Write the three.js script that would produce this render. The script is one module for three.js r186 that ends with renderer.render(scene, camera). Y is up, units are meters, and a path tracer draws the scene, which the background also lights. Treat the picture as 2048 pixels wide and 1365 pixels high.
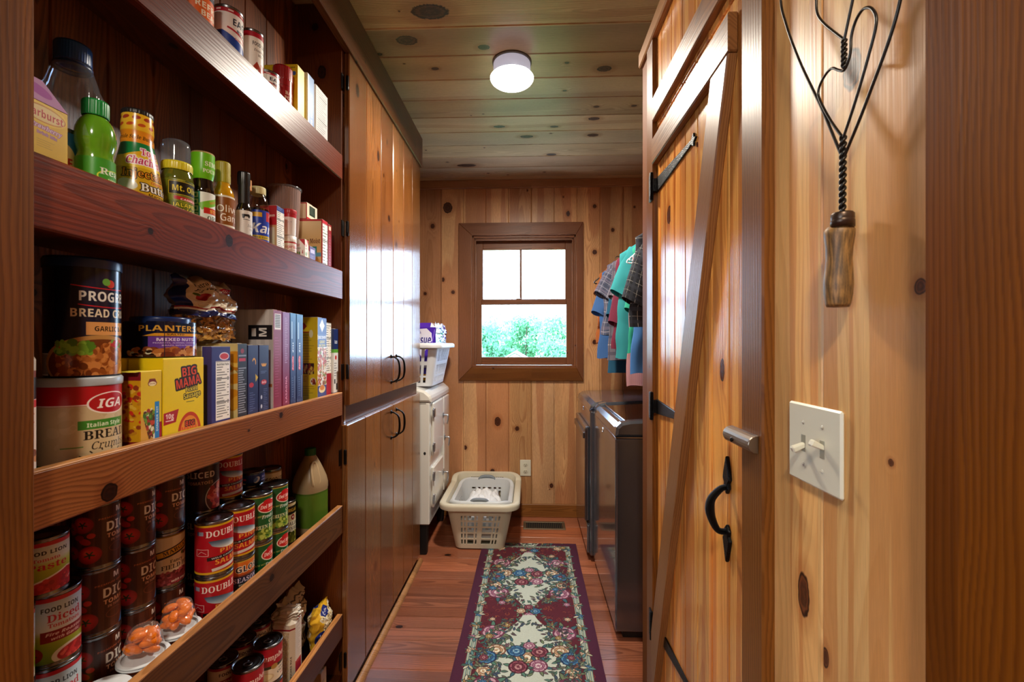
import * as THREE from 'three';
import { mergeGeometries } from 'three/addons/utils/BufferGeometryUtils.js';
import { RectAreaLightUniformsLib } from 'three/addons/lights/RectAreaLightUniformsLib.js';
import { createNoise2D } from 'simplex-noise';

// ---------------------------------------------------------------- camera, sky, lamps, exposure
// X to the right, Y up, depth D runs down the corridor (three.js z = -D). Units are metres.
const scene = new THREE.Scene();
const camera = new THREE.PerspectiveCamera(73.74, 2048 / 1365, 0.05, 300);
camera.position.set(0, 1.365, 0);
camera.rotation.y = Math.atan(36 / 910);
camera.focus = 1.7; camera.userData.fStop = 11;
camera.setViewOffset(2048, 1365, 0, -5.5, 2048, 1365);
const renderer = new THREE.WebGLRenderer({ antialias: true });
renderer.toneMapping = THREE.LinearToneMapping;
renderer.toneMappingExposure = 1.33;
renderer.shadowMap.enabled = true;
// bright overcast sky
scene.background = new THREE.Color(6.5, 8.8, 11.6);
// the corridor fitting and an added hall fill lamp shine downwards below their diffusers
RectAreaLightUniformsLib.init();
const LAMP = { color: new THREE.Color(1.0, 0.91, 0.77), power: 430 }, HALL_FILL = { color: new THREE.Color(1.0, 0.88, 0.72), power: 430 };
function fittingLight(name, [x, y, d], { color, power }) {
  const l = new THREE.RectAreaLight(color, power, 0.15, 0.15); l.name = name; l.position.set(x, y, -d); l.lookAt(x, 0, -d); scene.add(l);
}
fittingLight('ceiling_lamp_light', [-0.083, 2.545, 2.09], LAMP);
fittingLight('added_hall_fill_light', [-0.1, 2.545, -0.7], HALL_FILL);  // added fill from behind the camera, its source never in view
const CEIL = 2.66, BACK = 3.6;

// ---------------------------------------------------------------- helpers
const rng = (s) => () => { s = (s + 0x6d2b79f5) | 0; let t = Math.imul(s ^ (s >>> 15), 1 | s); t = (t + Math.imul(t ^ (t >>> 7), 61 | t)) ^ t; return ((t ^ (t >>> 14)) >>> 0) / 4294967296; };
const lerp = (a, b, t) => a + (b - a) * t, clamp = (x, a, b) => Math.min(b, Math.max(a, x));
const sstep = (a, b, x) => { const t = clamp((x - a) / (b - a), 0, 1); return t * t * (3 - 2 * t); };
const V = (x, y, d) => new THREE.Vector3(x, y, -d);
const counts = new Map();
function numbered(name) { const n = counts.get(name) ?? 0; counts.set(name, n + 1); return n ? `${name}_${String(n).padStart(3, '0')}` : name; }
function thing(name, label, category, [x, y, d] = [0, 0, 0], turn = 0, group) {
  const o = new THREE.Group(); o.name = numbered(name); scene.add(o); o.position.set(x, y, -d); o.rotation.y = turn;
  o.userData = { label, category }; if (group) o.userData.group = group;
  return o;
}
function struct(name) { const o = new THREE.Group(); o.name = name; o.userData = { kind: 'structure' }; scene.add(o); return o; }
// a part in its parent's own coordinates
function part(parent, name, geo, mat, label) {
  const m = new THREE.Mesh(geo, mat); m.name = name; m.castShadow = m.receiveShadow = true; parent.add(m);
  if (label) m.userData.label = label;
  return m;
}
// a part given in world coordinates
function wpart(parent, name, geo, mat, label) {
  let p = parent, off = new THREE.Vector3();
  while (p && p !== scene) { off.add(p.position); p = p.parent; }
  if (off.lengthSq()) geo.translate(-off.x, -off.y, -off.z);
  return part(parent, name, geo, mat, label);
}
function copyOf(src, [x, y, d], label, turn = 0) {
  const c = src.clone(); c.name = numbered(src.name.replace(/_\d+$/, '')); scene.add(c); c.position.set(x, y, -d); c.rotation.y = turn;
  c.userData = { ...src.userData }; if (label) c.userData.label = label;
  return c;
}
const merge = (list) => mergeGeometries(list.map((g) => { const n = g.index ? g.toNonIndexed() : g; for (const k of Object.keys(n.attributes)) if (!['position', 'normal', 'uv'].includes(k)) n.deleteAttribute(k); n.clearGroups(); return n; }));
// chamfered box, flat shaded; each face owns a 0..1 uv square as seen from outside
const FACES = [['px', [1, 0, 0], [0, 0, -1]], ['nx', [-1, 0, 0], [0, 0, 1]], ['pz', [0, 0, 1], [1, 0, 0]], ['nz', [0, 0, -1], [-1, 0, 0]], ['py', [0, 1, 0], [1, 0, 0]], ['ny', [0, -1, 0], [1, 0, 0]]];
function cbox(w, h, d, b = 0.002) {
  const s = [w / 2, h / 2, d / 2]; b = Math.min(b, ...s.map((v) => v * 0.9));
  const pos = [], uv = [], own = [];
  const P = (n, q) => { const p = [0, 0, 0]; for (let i = 0; i < 3; i++) p[i] = q[i] * (n === i ? s[i] : s[i] - b); return p; };
  const uvOf = (f, p) => { const [, nn, r] = FACES[f], R = Math.abs(r[0]) ? 0 : 2, ua = r[R] * p[R] / (2 * s[R]) + 0.5, y = f < 4 ? p[1] / (2 * s[1]) + 0.5 : (nn[1] > 0 ? -p[2] : p[2]) / (2 * s[2]) + 0.5; return [ua, y]; };
  const tri = (f, a, c, e) => {
    const n = new THREE.Vector3().subVectors(new THREE.Vector3(...c), new THREE.Vector3(...a)).cross(new THREE.Vector3().subVectors(new THREE.Vector3(...e), new THREE.Vector3(...a)));
    const m = [0, 1, 2].map((i) => a[i] + c[i] + e[i]); if (n.x * m[0] + n.y * m[1] + n.z * m[2] < 0) [c, e] = [e, c];
    for (const p of [a, c, e]) { pos.push(...p); uv.push(...uvOf(f, p)); own.push(f); }
  };
  const quad = (f, a, c, e, g) => { tri(f, a, c, e); tri(f, a, e, g); };
  const faceOf = (ax, sg) => ax === 0 ? (sg > 0 ? 0 : 1) : ax === 2 ? (sg > 0 ? 2 : 3) : sg > 0 ? 4 : 5;
  for (let ax = 0; ax < 3; ax++) for (const sg of [1, -1]) {
    const q = (i, j) => { const c = [0, 0, 0]; c[ax] = sg; c[(ax + 1) % 3] = i; c[(ax + 2) % 3] = j; return P(ax, c); };
    quad(faceOf(ax, sg), q(-1, -1), q(1, -1), q(1, 1), q(-1, 1));
  }
  for (let ax = 0; ax < 3; ax++) for (const i of [1, -1]) for (const j of [1, -1]) {
    const A = (ax + 1) % 3, B = (ax + 2) % 3, q = (n, k) => { const c = [0, 0, 0]; c[ax] = k; c[A] = i; c[B] = j; return P(n, c); };
    quad(A === 1 ? faceOf(B, j) : faceOf(A, i), q(A, -1), q(A, 1), q(B, 1), q(B, -1));
  }
  for (const i of [1, -1]) for (const j of [1, -1]) for (const k of [1, -1]) { const c = [i, j, k]; tri(faceOf(0, i), P(0, c), P(1, c), P(2, c)); }
  const g = new THREE.BufferGeometry();
  g.setAttribute('position', new THREE.Float32BufferAttribute(pos, 3)); g.setAttribute('uv', new THREE.Float32BufferAttribute(uv, 2));
  g.computeVertexNormals(); g.userData.own = own;
  return g;
}
// uv of each face of a cbox into rectangles of the label sheet
function faceRects(g, rects) {
  const uv = g.attributes.uv;
  g.userData.own.forEach((f, i) => { const r = rects[FACES[f][0]] ?? rects.all; const u = uv.getX(i), v = uv.getY(i); uv.setXY(i, r[0] + u * (r[2] - r[0]), r[1] + v * (r[3] - r[1])); });
  return g;
}
// planar uv from world position: proj names the two axes, e.g. 'dy'
function planar(g, sheet, proj) {
  // the third axis shifts both, so that edges and ends carry grain too
  const p = g.attributes.position, uv = new Float32Array(p.count * 2), third = 'xyd'.replace(proj[0], '').replace(proj[1], ''); g.computeBoundingBox();
  const mid = g.boundingBox.getCenter(new THREE.Vector3()), m3 = third === 'd' ? -mid.z : mid[third], ax = { x: (i) => p.getX(i), y: (i) => p.getY(i), d: (i) => -p.getZ(i) };
  for (let i = 0; i < p.count; i++) { const [u, v] = sheet.uv(ax[proj[0]](i) + ax[third](i) - m3, ax[proj[1]](i) + ax[third](i) - m3); uv[i * 2] = u; uv[i * 2 + 1] = v; }
  g.setAttribute('uv', new THREE.BufferAttribute(uv, 2));
  return g;
}
function wbox(x0, x1, y0, y1, d0, d1, b, sheet, proj) {
  const g = cbox(x1 - x0, y1 - y0, d1 - d0, b).translate((x0 + x1) / 2, (y0 + y1) / 2, -(d0 + d1) / 2);
  return sheet ? planar(g, sheet, proj) : g;
}
// polygon in the plane of two world axes, extruded along the third
function slab(pts, t0, t1, axes, b = 0.002, sheet, holes) {
  const s = new THREE.Shape(pts.map((p) => new THREE.Vector2(...p)));
  for (const h of holes ?? []) s.holes.push(new THREE.Path(h.map((p) => new THREE.Vector2(...p))));
  const g = new THREE.ExtrudeGeometry(s, { depth: Math.max(1e-4, t1 - t0 - 2 * b), bevelEnabled: b > 0, bevelSize: b, bevelThickness: b, bevelSegments: 1, bevelOffset: -b, curveSegments: 8 });
  g.translate(0, 0, b);
  if (axes === 'xy') g.translate(0, 0, -t1);
  if (axes === 'dy') { g.rotateY(Math.PI / 2); g.translate(t0, 0, 0); }
  if (axes === 'xd') { g.rotateX(-Math.PI / 2); g.translate(0, t0, 0); }
  return sheet ? planar(g, sheet, axes) : g;
}
const curve = (pts, closed = false, tension = 0.5) => new THREE.CatmullRomCurve3(pts, closed, 'catmullrom', tension);
const tube = (pts, r, seg = 24, rad = 8, closed = false) => new THREE.TubeGeometry(curve(pts, closed), seg, r, rad, closed);
const lathe = (prof, seg = 36) => new THREE.LatheGeometry(prof.map((p) => new THREE.Vector2(p[0], p[1])), seg);
// rod with round ends of varying radius along a line of points
function taperTube(pts, radii, seg = 24, rad = 10, flat = 1) {
  const c = curve(pts), fr = c.computeFrenetFrames(seg, false), pos = [], idx = [], uv = [];
  for (let i = 0; i <= seg; i++) {
    const t = i / seg, p = c.getPoint(t), k = t * (radii.length - 1), a = Math.floor(Math.min(k, radii.length - 1.0001)), r = lerp(radii[a], radii[a + 1], k - a);
    for (let j = 0; j <= rad; j++) { const th = j / rad * Math.PI * 2, n = fr.normals[i], bn = fr.binormals[i]; pos.push(p.x + (n.x * Math.cos(th) * flat + bn.x * Math.sin(th)) * r, p.y + (n.y * Math.cos(th) * flat + bn.y * Math.sin(th)) * r, p.z + (n.z * Math.cos(th) * flat + bn.z * Math.sin(th)) * r); uv.push(j / rad, t); }
  }
  for (let i = 0; i < seg; i++) for (let j = 0; j < rad; j++) { const a = i * (rad + 1) + j, b = a + rad + 1; idx.push(a, b, a + 1, b, b + 1, a + 1); }
  for (const e of [0, seg]) { const c0 = pos.length / 3, p = c.getPoint(e / seg); pos.push(p.x, p.y, p.z); uv.push(0.5, 0.5); for (let j = 0; j < rad; j++) { const a = e * (rad + 1) + j; e ? idx.push(a, c0, a + 1) : idx.push(a, a + 1, c0); } }
  const g = new THREE.BufferGeometry(); g.setAttribute('position', new THREE.Float32BufferAttribute(pos, 3)); g.setAttribute('uv', new THREE.Float32BufferAttribute(uv, 2)); g.setIndex(idx); g.computeVertexNormals();
  return g;
}
// a surface on a grid with cells left out, given thickness t; fn(u, v) -> Vector3; wrapU joins the ends
function gridShell(nu, nv, fn, hole, t, wrapU = true) {
  const cols = wrapU ? nu : nu + 1, P = [], N = [];
  for (let j = 0; j <= nv; j++) for (let i = 0; i < cols; i++) P.push(fn(i / nu, j / nv));
  const at = (i, j) => j * cols + (wrapU ? (i + nu) % nu : clamp(i, 0, nu));
  for (let j = 0; j <= nv; j++) for (let i = 0; i < cols; i++) {
    const du = new THREE.Vector3().subVectors(P[at(i + 1, j)], P[at(i - 1, j)]), dv = new THREE.Vector3().subVectors(P[at(i, Math.min(nv, j + 1))], P[at(i, Math.max(0, j - 1))]);
    N.push(du.cross(dv).normalize());
  }
  const n = P.length, pos = [], nor = [], uv = [], idx = [];
  for (const s of [0, -1]) P.forEach((p, k) => { pos.push(p.x + N[k].x * t * s, p.y + N[k].y * t * s, p.z + N[k].z * t * s); const f = s ? -1 : 1; nor.push(N[k].x * f, N[k].y * f, N[k].z * f); uv.push((k % cols) / nu, Math.floor(k / cols) / nv); });
  const solid = (i, j) => j >= 0 && j < nv && (wrapU || (i >= 0 && i < nu)) && !(hole && hole((i + nu) % nu, j));
  const edge = (a, b) => { const k = pos.length / 3; for (const v of [a, b, b + n, a + n]) { pos.push(pos[v * 3], pos[v * 3 + 1], pos[v * 3 + 2]); uv.push(uv[v * 2], uv[v * 2 + 1]); } const A = new THREE.Vector3(...pos.slice(a * 3, a * 3 + 3)), B = new THREE.Vector3(...pos.slice(b * 3, b * 3 + 3)), C = new THREE.Vector3(...pos.slice((b + n) * 3, (b + n) * 3 + 3)); const m = B.sub(A).cross(C.sub(A)).normalize(); for (let q = 0; q < 4; q++) nor.push(m.x, m.y, m.z); idx.push(k, k + 1, k + 2, k, k + 2, k + 3); };
  for (let j = 0; j < nv; j++) for (let i = 0; i < nu; i++) {
    if (!solid(i, j)) continue;
    const a = at(i, j), b = at(i + 1, j), c = at(i + 1, j + 1), d = at(i, j + 1);
    idx.push(a, b, c, a, c, d, a + n, c + n, b + n, a + n, d + n, c + n);
    if (!t) continue;
    if (!solid(i, j - 1)) edge(b, a); if (!solid(i, j + 1)) edge(d, c); if (!solid(i - 1, j)) edge(a, d); if (!solid(i + 1, j)) edge(c, b);
  }
  const g = new THREE.BufferGeometry(); g.setAttribute('position', new THREE.Float32BufferAttribute(pos, 3)); g.setAttribute('normal', new THREE.Float32BufferAttribute(nor, 3)); g.setAttribute('uv', new THREE.Float32BufferAttribute(uv, 2)); g.setIndex(idx);
  return g;
}
const mats = new Map();
function M(color, roughness = 0.5, extra = {}) {
  const k = color + '|' + roughness + JSON.stringify(extra);
  if (!mats.has(k)) mats.set(k, new (Object.keys(extra).some((e) => /clearcoat|transmission|thickness|ior|sheen|aniso|atten/.test(e)) ? THREE.MeshPhysicalMaterial : THREE.MeshStandardMaterial)({ color, roughness, ...extra }));
  return mats.get(k);
}
const IRON = M('#0c0c0d', 0.32, { metalness: 0.6 }), CHROME = M('#c8ccd2', 0.18, { metalness: 1 }), TIN = M('#a9abb0', 0.28, { metalness: 1 });
// ---------------------------------------------------------------- wood
// Streaky relief shared by all boards (grain along v, and along u)
function streak(alongV) {
  const N = 512, n = createNoise2D(rng(91)), data = new Uint8Array(N * N * 4);
  const per = (x, y, sx, sy) => { const a = x / N, b = y / N; return n(Math.cos(a * 6.2832) * sx, Math.sin(a * 6.2832) * sx + b * sy) * (1 - b) + n(Math.cos(a * 6.2832) * sx, Math.sin(a * 6.2832) * sx + b * sy - sy) * b; };
  for (let y = 0; y < N; y++) for (let x = 0; x < N; x++) {
    const h = 0.5 + 0.24 * per(x, y, 2.2, 0.8) + 0.16 * per(x, y, 6, 2) + 0.1 * per(x, y, 24, 4), o = (alongV ? y * N + x : x * N + y) * 4;
    data[o] = data[o + 1] = data[o + 2] = clamp(h, 0, 1) * 255; data[o + 3] = 255;
  }
  const t = new THREE.DataTexture(data, N, N); t.wrapS = t.wrapT = THREE.RepeatWrapping; t.magFilter = THREE.LinearFilter; t.needsUpdate = true;
  return t;
}
const STREAK = { v: streak(true), u: streak(false) };
// One sheet of boards: a0,b0 its corner in metres, w,h its size; grain 'u' or 'v'; edges of the boards across the grain; knots [along, across, radius, stretch]
function woodSheet(o) {
  const { W, H, a0, b0, w, h, grain, edges, seed, knots = [], density = 6, sap, heart, late, contrast = 0.5, heartAmt = 0.7, toneVar = 0.12, spacing = 0.008, tones } = o;
  const R = rng(seed), n2 = createNoise2D(rng(seed + 5)), data = new Uint8Array(W * H * 4), nb = edges.length - 1;
  const L0 = grain === 'v' ? b0 : a0, LEN = grain === 'v' ? h : w;
  const B = [];
  for (let i = 0; i < nb; i++) {
    const bw = edges[i + 1] - edges[i], centred = R() < 0.45;
    const q = { c0: edges[i] + bw * (centred ? 0.3 + 0.4 * R() : (R() < 0.5 ? -0.4 - R() : 1.4 + R())), d0: 0.012 + 0.05 * R(), sl: (R() - 0.5) * 0.03, off: R() * 90, tone: tones?.[i] ?? 1 + (R() - 0.5) * 2 * toneVar, hue: R(), hb: edges[i] + bw * (R() < 0.3 ? R() : R() < 0.5 ? -1 : 2), hs: R() < 0.5 ? 1 : -1, hw: R() < 0.5 ? 0.2 * bw + 0.3 * bw * R() : 9, k: [] };
    const area = bw * LEN, cnt = Math.floor(area * density + R());
    for (let k = 0; k < cnt; k++) { const big = R() < 0.3; q.k.push([L0 + R() * LEN, edges[i] + bw * (0.12 + 0.76 * R()), big ? 0.008 + 0.01 * R() : 0.003 + 0.005 * R(), 0.8 + R() * 0.9, R()]); }
    for (const k of knots) if (k[1] >= edges[i] && k[1] < edges[i + 1]) { q.k = q.k.filter((m) => Math.hypot(m[0] - k[0], m[1] - k[1]) > 0.1); q.k.push([...k.slice(0, 4), 0.5]); }
    B.push(q);
  }
  const boardAt = (c) => { let i = 0; while (i < nb - 1 && c >= edges[i + 1]) i++; return i; };
  const s = sap, hc = heart, lc = late;
  const nA = grain === 'v' ? W : H, nL = grain === 'v' ? H : W, CW = grain === 'v' ? w : h, C0 = grain === 'v' ? a0 : b0;
  for (let ia = 0; ia < nA; ia++) {
    const c = C0 + (ia + 0.5) / nA * CW, b = B[boardAt(c)];
    for (let il = 0; il < nL; il++) {
      const t = L0 + (il + 0.5) / nL * LEN;
      const wob = n2(t * 1.4 + b.off, b.off) * 0.012 + n2(t * 4 + b.off, c * 14) * 0.0035;
      const dep = b.d0 + b.sl * t + 0.02 * n2(t * 0.9, b.off * 3);
      let dx = c - b.c0 + wob, ph = Math.sqrt(dx * dx + dep * dep) / spacing, kd = 9, kk = null;
      for (const k of b.k) {
        const dt = (t - k[0]) / (k[2] * k[3]), dc = (c - k[1]) / k[2], q = dt * dt * 0.55 + dc * dc;
        if (q < 30) ph += 2.6 * Math.exp(-q / 7) * Math.min(1, k[2] / 0.008);
        const qq = dt * dt + dc * dc + 0.14 * n2(t * 70, c * 70); if (qq < kd) { kd = qq; kk = k; }
      }
      ph += n2(t * 2.2 + b.off, c * 22) * 0.3;
      const p = ph - Math.floor(ph), lt = sstep(0.3, 0.9, p) * (1 - sstep(0.93, 1, p));
      const fib = n2(t * 9 + b.off, c * 700) * 0.6 + n2(t * 30, c * 1700) * 0.4;
      const e = (c - b.hb + n2(t * 0.8, b.off + 7) * 0.025) * b.hs, hm0 = sstep(-0.003, 0.004, e) * (1 - sstep(b.hw, b.hw + 0.004, e)) * heartAmt; let hm = hm0;
      if (o.bands) { const bd = n2(t * 0.22 + b.off, (c + wob * 0.4) * o.bands + b.off * 2); hm = lerp(hm, heartAmt, sstep(0.08, 0.16, bd) * 0.85); }
      const lk = lt * contrast, blot = 1 + 0.07 * n2(t * 1.5 + b.off, c * 6) + 0.05 * fib, tn = b.tone * blot;
      let r = lerp(lerp(s[0], hc[0], hm), lc[0], lk) * tn, g = lerp(lerp(s[1], hc[1], hm), lc[1], lk) * tn * (1 + (b.hue - 0.5) * 0.06), bl = lerp(lerp(s[2], hc[2], hm), lc[2], lk) * tn * (1 + (b.hue - 0.5) * 0.16);
      if (kd < 6) {
        const halo = (1 - sstep(1, 5, kd)) * 0.3, core = 1 - sstep(0.85, 1.15, kd), rim = sstep(0.5, 0.95, kd) * core, cr = 0.5 + 0.5 * Math.sin(kd * 9 + kk[4] * 6);
        r *= 1 - halo * 0.35; g *= 1 - halo * 0.55; bl *= 1 - halo * 0.7;
        const kr = lerp(lc[0] * 0.38, lc[0] * 0.62, cr), kg = lerp(lc[1] * 0.3, lc[1] * 0.52, cr), kb = lerp(lc[2] * 0.3, lc[2] * 0.5, cr);
        r = lerp(r, lerp(kr, lc[0] * 0.2, rim), core); g = lerp(g, lerp(kg, lc[1] * 0.16, rim), core); bl = lerp(bl, lerp(kb, lc[2] * 0.16, rim), core);
      }
      const i = (grain === 'v' ? il * W + ia : ia * W + il) * 4;
      data[i] = clamp(r, 0, 255); data[i + 1] = clamp(g, 0, 255); data[i + 2] = clamp(bl, 0, 255); data[i + 3] = 255;
    }
  }
  const map = new THREE.DataTexture(data, W, H); map.colorSpace = THREE.SRGBColorSpace; map.magFilter = THREE.LinearFilter; map.wrapS = map.wrapT = THREE.RepeatWrapping; map.needsUpdate = true;
  const bump = STREAK[grain].clone(); bump.needsUpdate = true; bump.repeat.set(w / (grain === 'v' ? 0.14 : 0.6), h / (grain === 'v' ? 0.6 : 0.14));
  const mk = (extra = {}) => new THREE.MeshPhysicalMaterial({ map, bumpMap: bump, bumpScale: o.bump ?? 0.0003, roughness: o.rough ?? 0.32, specularIntensity: o.spec ?? 0.8, ...(o.coat ? { clearcoat: o.coat, clearcoatRoughness: 0.16 } : {}), ...extra });
  return { map, bump, mat: mk(), mk, uv: (a, b) => [(a - a0) / w, (b - b0) / h] };
}
const every = (a, b, p) => { const r = []; for (let x = a; x < b + p * 0.5; x += p) r.push(+x.toFixed(4)); return r; };
const sh = {};
sh.back = woodSheet({ W: 1024, H: 1100, a0: -1.25, b0: 0, w: 2.7, h: 2.66, grain: 'v', edges: every(-1.43, 1.5, 0.18), seed: 11, density: 5, bands: 6, sap: [208, 160, 112], heart: [166, 106, 70], late: [152, 94, 58], contrast: 0.4, toneVar: 0.1,
  knots: [[2.44, -0.664, 0.036, 1.2], [2.294, -0.785, 0.016, 1.2], [1.867, -0.701, 0.012, 1.4], [1.756, -0.845, 0.012, 1.1], [2.382, 0.291, 0.014, 1.5], [2.438, 0.499, 0.014, 1.1], [2.077, 0.499, 0.017, 1.1], [1.369, 0.499, 0.017, 1.1], [0.739, -0.265, 0.024, 1.5], [0.684, -0.111, 0.016, 1.1], [0.53, -0.524, 0.014, 1.2], [2.25, 0.64, 0.013, 1.2], [0.85, 0.66, 0.012, 1.4]] });
sh.ceil = woodSheet({ W: 1024, H: 1440, a0: -1.0, b0: 1.29, w: 2.2, h: 2.4, grain: 'u', edges: every(1.292, 3.7, 0.185), seed: 23, density: 7, sap: [194, 168, 130], heart: [168, 132, 98], late: [142, 114, 80], contrast: 0.42, toneVar: 0.09, heartAmt: 0.6, rough: 0.36,
  knots: [[-0.535, 1.912, 0.03, 1.5], [-0.211, 1.97, 0.017, 1.5], [-0.455, 2.166, 0.015, 1.5], [-0.456, 2.115, 0.011, 1.6], [0.339, 2.146, 0.022, 1.5], [0.16, 2.094, 0.008, 1.3], [0.352, 2.49, 0.011, 1.4], [0.555, 2.489, 0.011, 1.4], [-0.193, 2.697, 0.015, 2.2], [0.134, 2.71, 0.012, 2], [0.358, 2.623, 0.018, 1.8], [-0.031, 2.834, 0.018, 2.2], [0.38, 2.83, 0.02, 1.7], [0.136, 3.109, 0.017, 2], [-0.47, 3.276, 0.026, 2.6], [-0.4, 1.75, 0.04, 1.8]] });
sh.near = woodSheet({ W: 640, H: 2048, a0: 0.3, b0: 0.3, w: 0.55, h: 2.1, grain: 'v', edges: [0.1, 0.29, 0.47, 0.647, 0.83, 1.0], seed: 37, density: 2, bands: 34, sap: [228, 176, 108], heart: [198, 126, 66], late: [196, 130, 66], contrast: 0.3, toneVar: 0.05, spacing: 0.011, tones: [1, 1, 0.99, 1.02, 1], bump: 0.00018, rough: 0.38,
  knots: [[1.701, 0.58, 0.016, 1.6], [1.415, 0.479, 0.008, 1.05], [1.222, 0.518, 0.004, 1], [0.984, 0.681, 0.014, 2.3], [0.925, 0.631, 0.007, 2]] });
sh.door = woodSheet({ W: 768, H: 2048, a0: 0.75, b0: 0, w: 0.95, h: 2.5, grain: 'v', edges: every(0.75, 1.7, 0.0935), seed: 44, density: 3.5, bands: 26, sap: [230, 160, 76], heart: [186, 102, 40], late: [178, 94, 34], contrast: 0.35, toneVar: 0.08, rough: 0.22, bump: 0.0004,
  knots: [[1.729, 1.324, 0.02, 1.3], [1.301, 0.96, 0.011, 2.2]] });
sh.cab = woodSheet({ W: 1024, H: 2048, a0: 1.6, b0: 0, w: 1.3, h: 2.66, grain: 'v', edges: [1.5, 1.711, 1.898, 2.082, 2.268, 2.455, 2.64, 2.83, 3.0], seed: 58, density: 9, coat: 0.55, sap: [134, 84, 42], heart: [98, 56, 27], late: [82, 45, 21], contrast: 0.5, toneVar: 0.08, rough: 0.2, bump: 0.0006 });
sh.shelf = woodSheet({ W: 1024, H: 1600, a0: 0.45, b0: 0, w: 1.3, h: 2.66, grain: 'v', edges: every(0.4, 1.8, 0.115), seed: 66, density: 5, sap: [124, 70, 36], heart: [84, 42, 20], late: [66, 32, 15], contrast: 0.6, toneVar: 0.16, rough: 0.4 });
sh.fascia = woodSheet({ W: 1400, H: 960, a0: 0.5, b0: 0, w: 1.3, h: 0.84, grain: 'u', edges: every(0, 0.84, 0.14), seed: 73, density: 4, sap: [184, 134, 92], heart: [162, 112, 74], late: [118, 76, 48], contrast: 0.6, toneVar: 0.04, spacing: 0.0065, rough: 0.33, spec: 0.45, tones: [0.8, 0.92, 1, 0.8, 0.88, 0.72],
  knots: [[1.043, 0.241, 0.014, 0.9], [0.823, 0.209, 0.006, 1], [0.741, 0.325, 0.015, 1.0], [1.264, 0.372, 0.008, 1.1], [1.218, 0.521, 0.009, 1.2], [1.3, 0.09, 0.009, 1.6]] });
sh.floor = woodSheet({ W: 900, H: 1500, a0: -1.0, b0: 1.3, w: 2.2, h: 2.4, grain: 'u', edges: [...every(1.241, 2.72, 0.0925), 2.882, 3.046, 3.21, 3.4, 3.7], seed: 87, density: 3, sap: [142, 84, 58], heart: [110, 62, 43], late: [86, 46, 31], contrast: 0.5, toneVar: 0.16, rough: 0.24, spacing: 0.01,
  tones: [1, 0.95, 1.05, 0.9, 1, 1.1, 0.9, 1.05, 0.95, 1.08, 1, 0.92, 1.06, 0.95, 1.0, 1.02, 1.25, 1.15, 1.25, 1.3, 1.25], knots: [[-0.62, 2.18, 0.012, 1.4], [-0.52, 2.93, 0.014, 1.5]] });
sh.trim = woodSheet({ W: 512, H: 1400, a0: 0, b0: 0, w: 0.6, h: 2.7, grain: 'v', edges: every(0, 0.6, 0.12), seed: 95, density: 4, sap: [205, 190, 172], heart: [180, 160, 138], late: [140, 118, 96], contrast: 0.55, toneVar: 0.04, rough: 0.36, spec: 0.45, spacing: 0.007 });
sh.trimU = woodSheet({ W: 1400, H: 512, a0: 0, b0: 0, w: 2.7, h: 0.6, grain: 'u', edges: every(0, 0.6, 0.12), seed: 96, density: 4, sap: [205, 190, 172], heart: [180, 160, 138], late: [140, 118, 96], contrast: 0.55, toneVar: 0.04, rough: 0.36, spec: 0.45, spacing: 0.007 });
const tint = (sheet, color, extra) => sheet.mk({ color: new THREE.Color(color), ...extra });
const T = {
  casing: tint(sh.trim, '#a0682e'), casingU: tint(sh.trimU, '#a0682e'), brace: tint(sh.trim, '#b4804e'), rail: tint(sh.trimU, '#b4804e'), window: tint(sh.trim, '#a8765a'), windowU: tint(sh.trimU, '#a8765a'),
  post: tint(sh.trim, '#94580e', { roughness: 0.6, specularIntensity: 0.2 }), header: tint(sh.trimU, '#85583a'), frame: tint(sh.trim, '#88561f', { roughness: 0.6, specularIntensity: 0.2 }), light: tint(sh.trimU, '#e0b080'), lightV: tint(sh.trim, '#d09a62'), sill: tint(sh.trimU, '#8d5c2c'), base: tint(sh.trimU, '#c08a50'),
};
T.sidePine = sh.cab.mk({ color: new THREE.Color('#ffe0a8'), clearcoat: 0, roughness: 0.4 });
T.lips = ['#b0602e', '#ac5c3c', '#c29c78', '#a08a70', '#7c6254'].map((c) => sh.fascia.mk({ color: new THREE.Color(c) }));
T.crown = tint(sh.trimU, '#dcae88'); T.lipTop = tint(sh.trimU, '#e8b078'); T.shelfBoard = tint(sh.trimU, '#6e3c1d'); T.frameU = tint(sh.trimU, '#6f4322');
// ---------------------------------------------------------------- the room
const SHELL = M('#8a6a48', 0.8);
const ceiling = struct('ceiling');
wpart(ceiling, 'ceiling_slab', wbox(-1.9, 1.75, CEIL + 0.02, CEIL + 0.14, -2.6, 3.8, 0.002), SHELL);
for (let k = -21; k < 11; k++) { const d = 1.662 + 0.185 * k; wpart(ceiling, 'plank', wbox(-1.8, 1.7, CEIL, CEIL + 0.02, d + 0.0008, d + 0.1842, 0.0035, sh.ceil, 'xd'), sh.ceil.mat); }
const floor = struct('floor');
wpart(floor, 'floor_slab', wbox(-1.9, 1.75, -0.14, -0.02, -2.6, 3.8, 0.002), SHELL);
const fe = [...every(-2.459, 2.72, 0.0925), 2.882, 3.046, 3.21, 3.4, 3.62];
for (let i = 0; i < fe.length - 1; i++) wpart(floor, 'plank', wbox(-1.8, 1.7, -0.02, 0, fe[i] + 0.0005, fe[i + 1] - 0.0005, 0.0014, sh.floor, 'xd'), sh.floor.mat);

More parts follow.
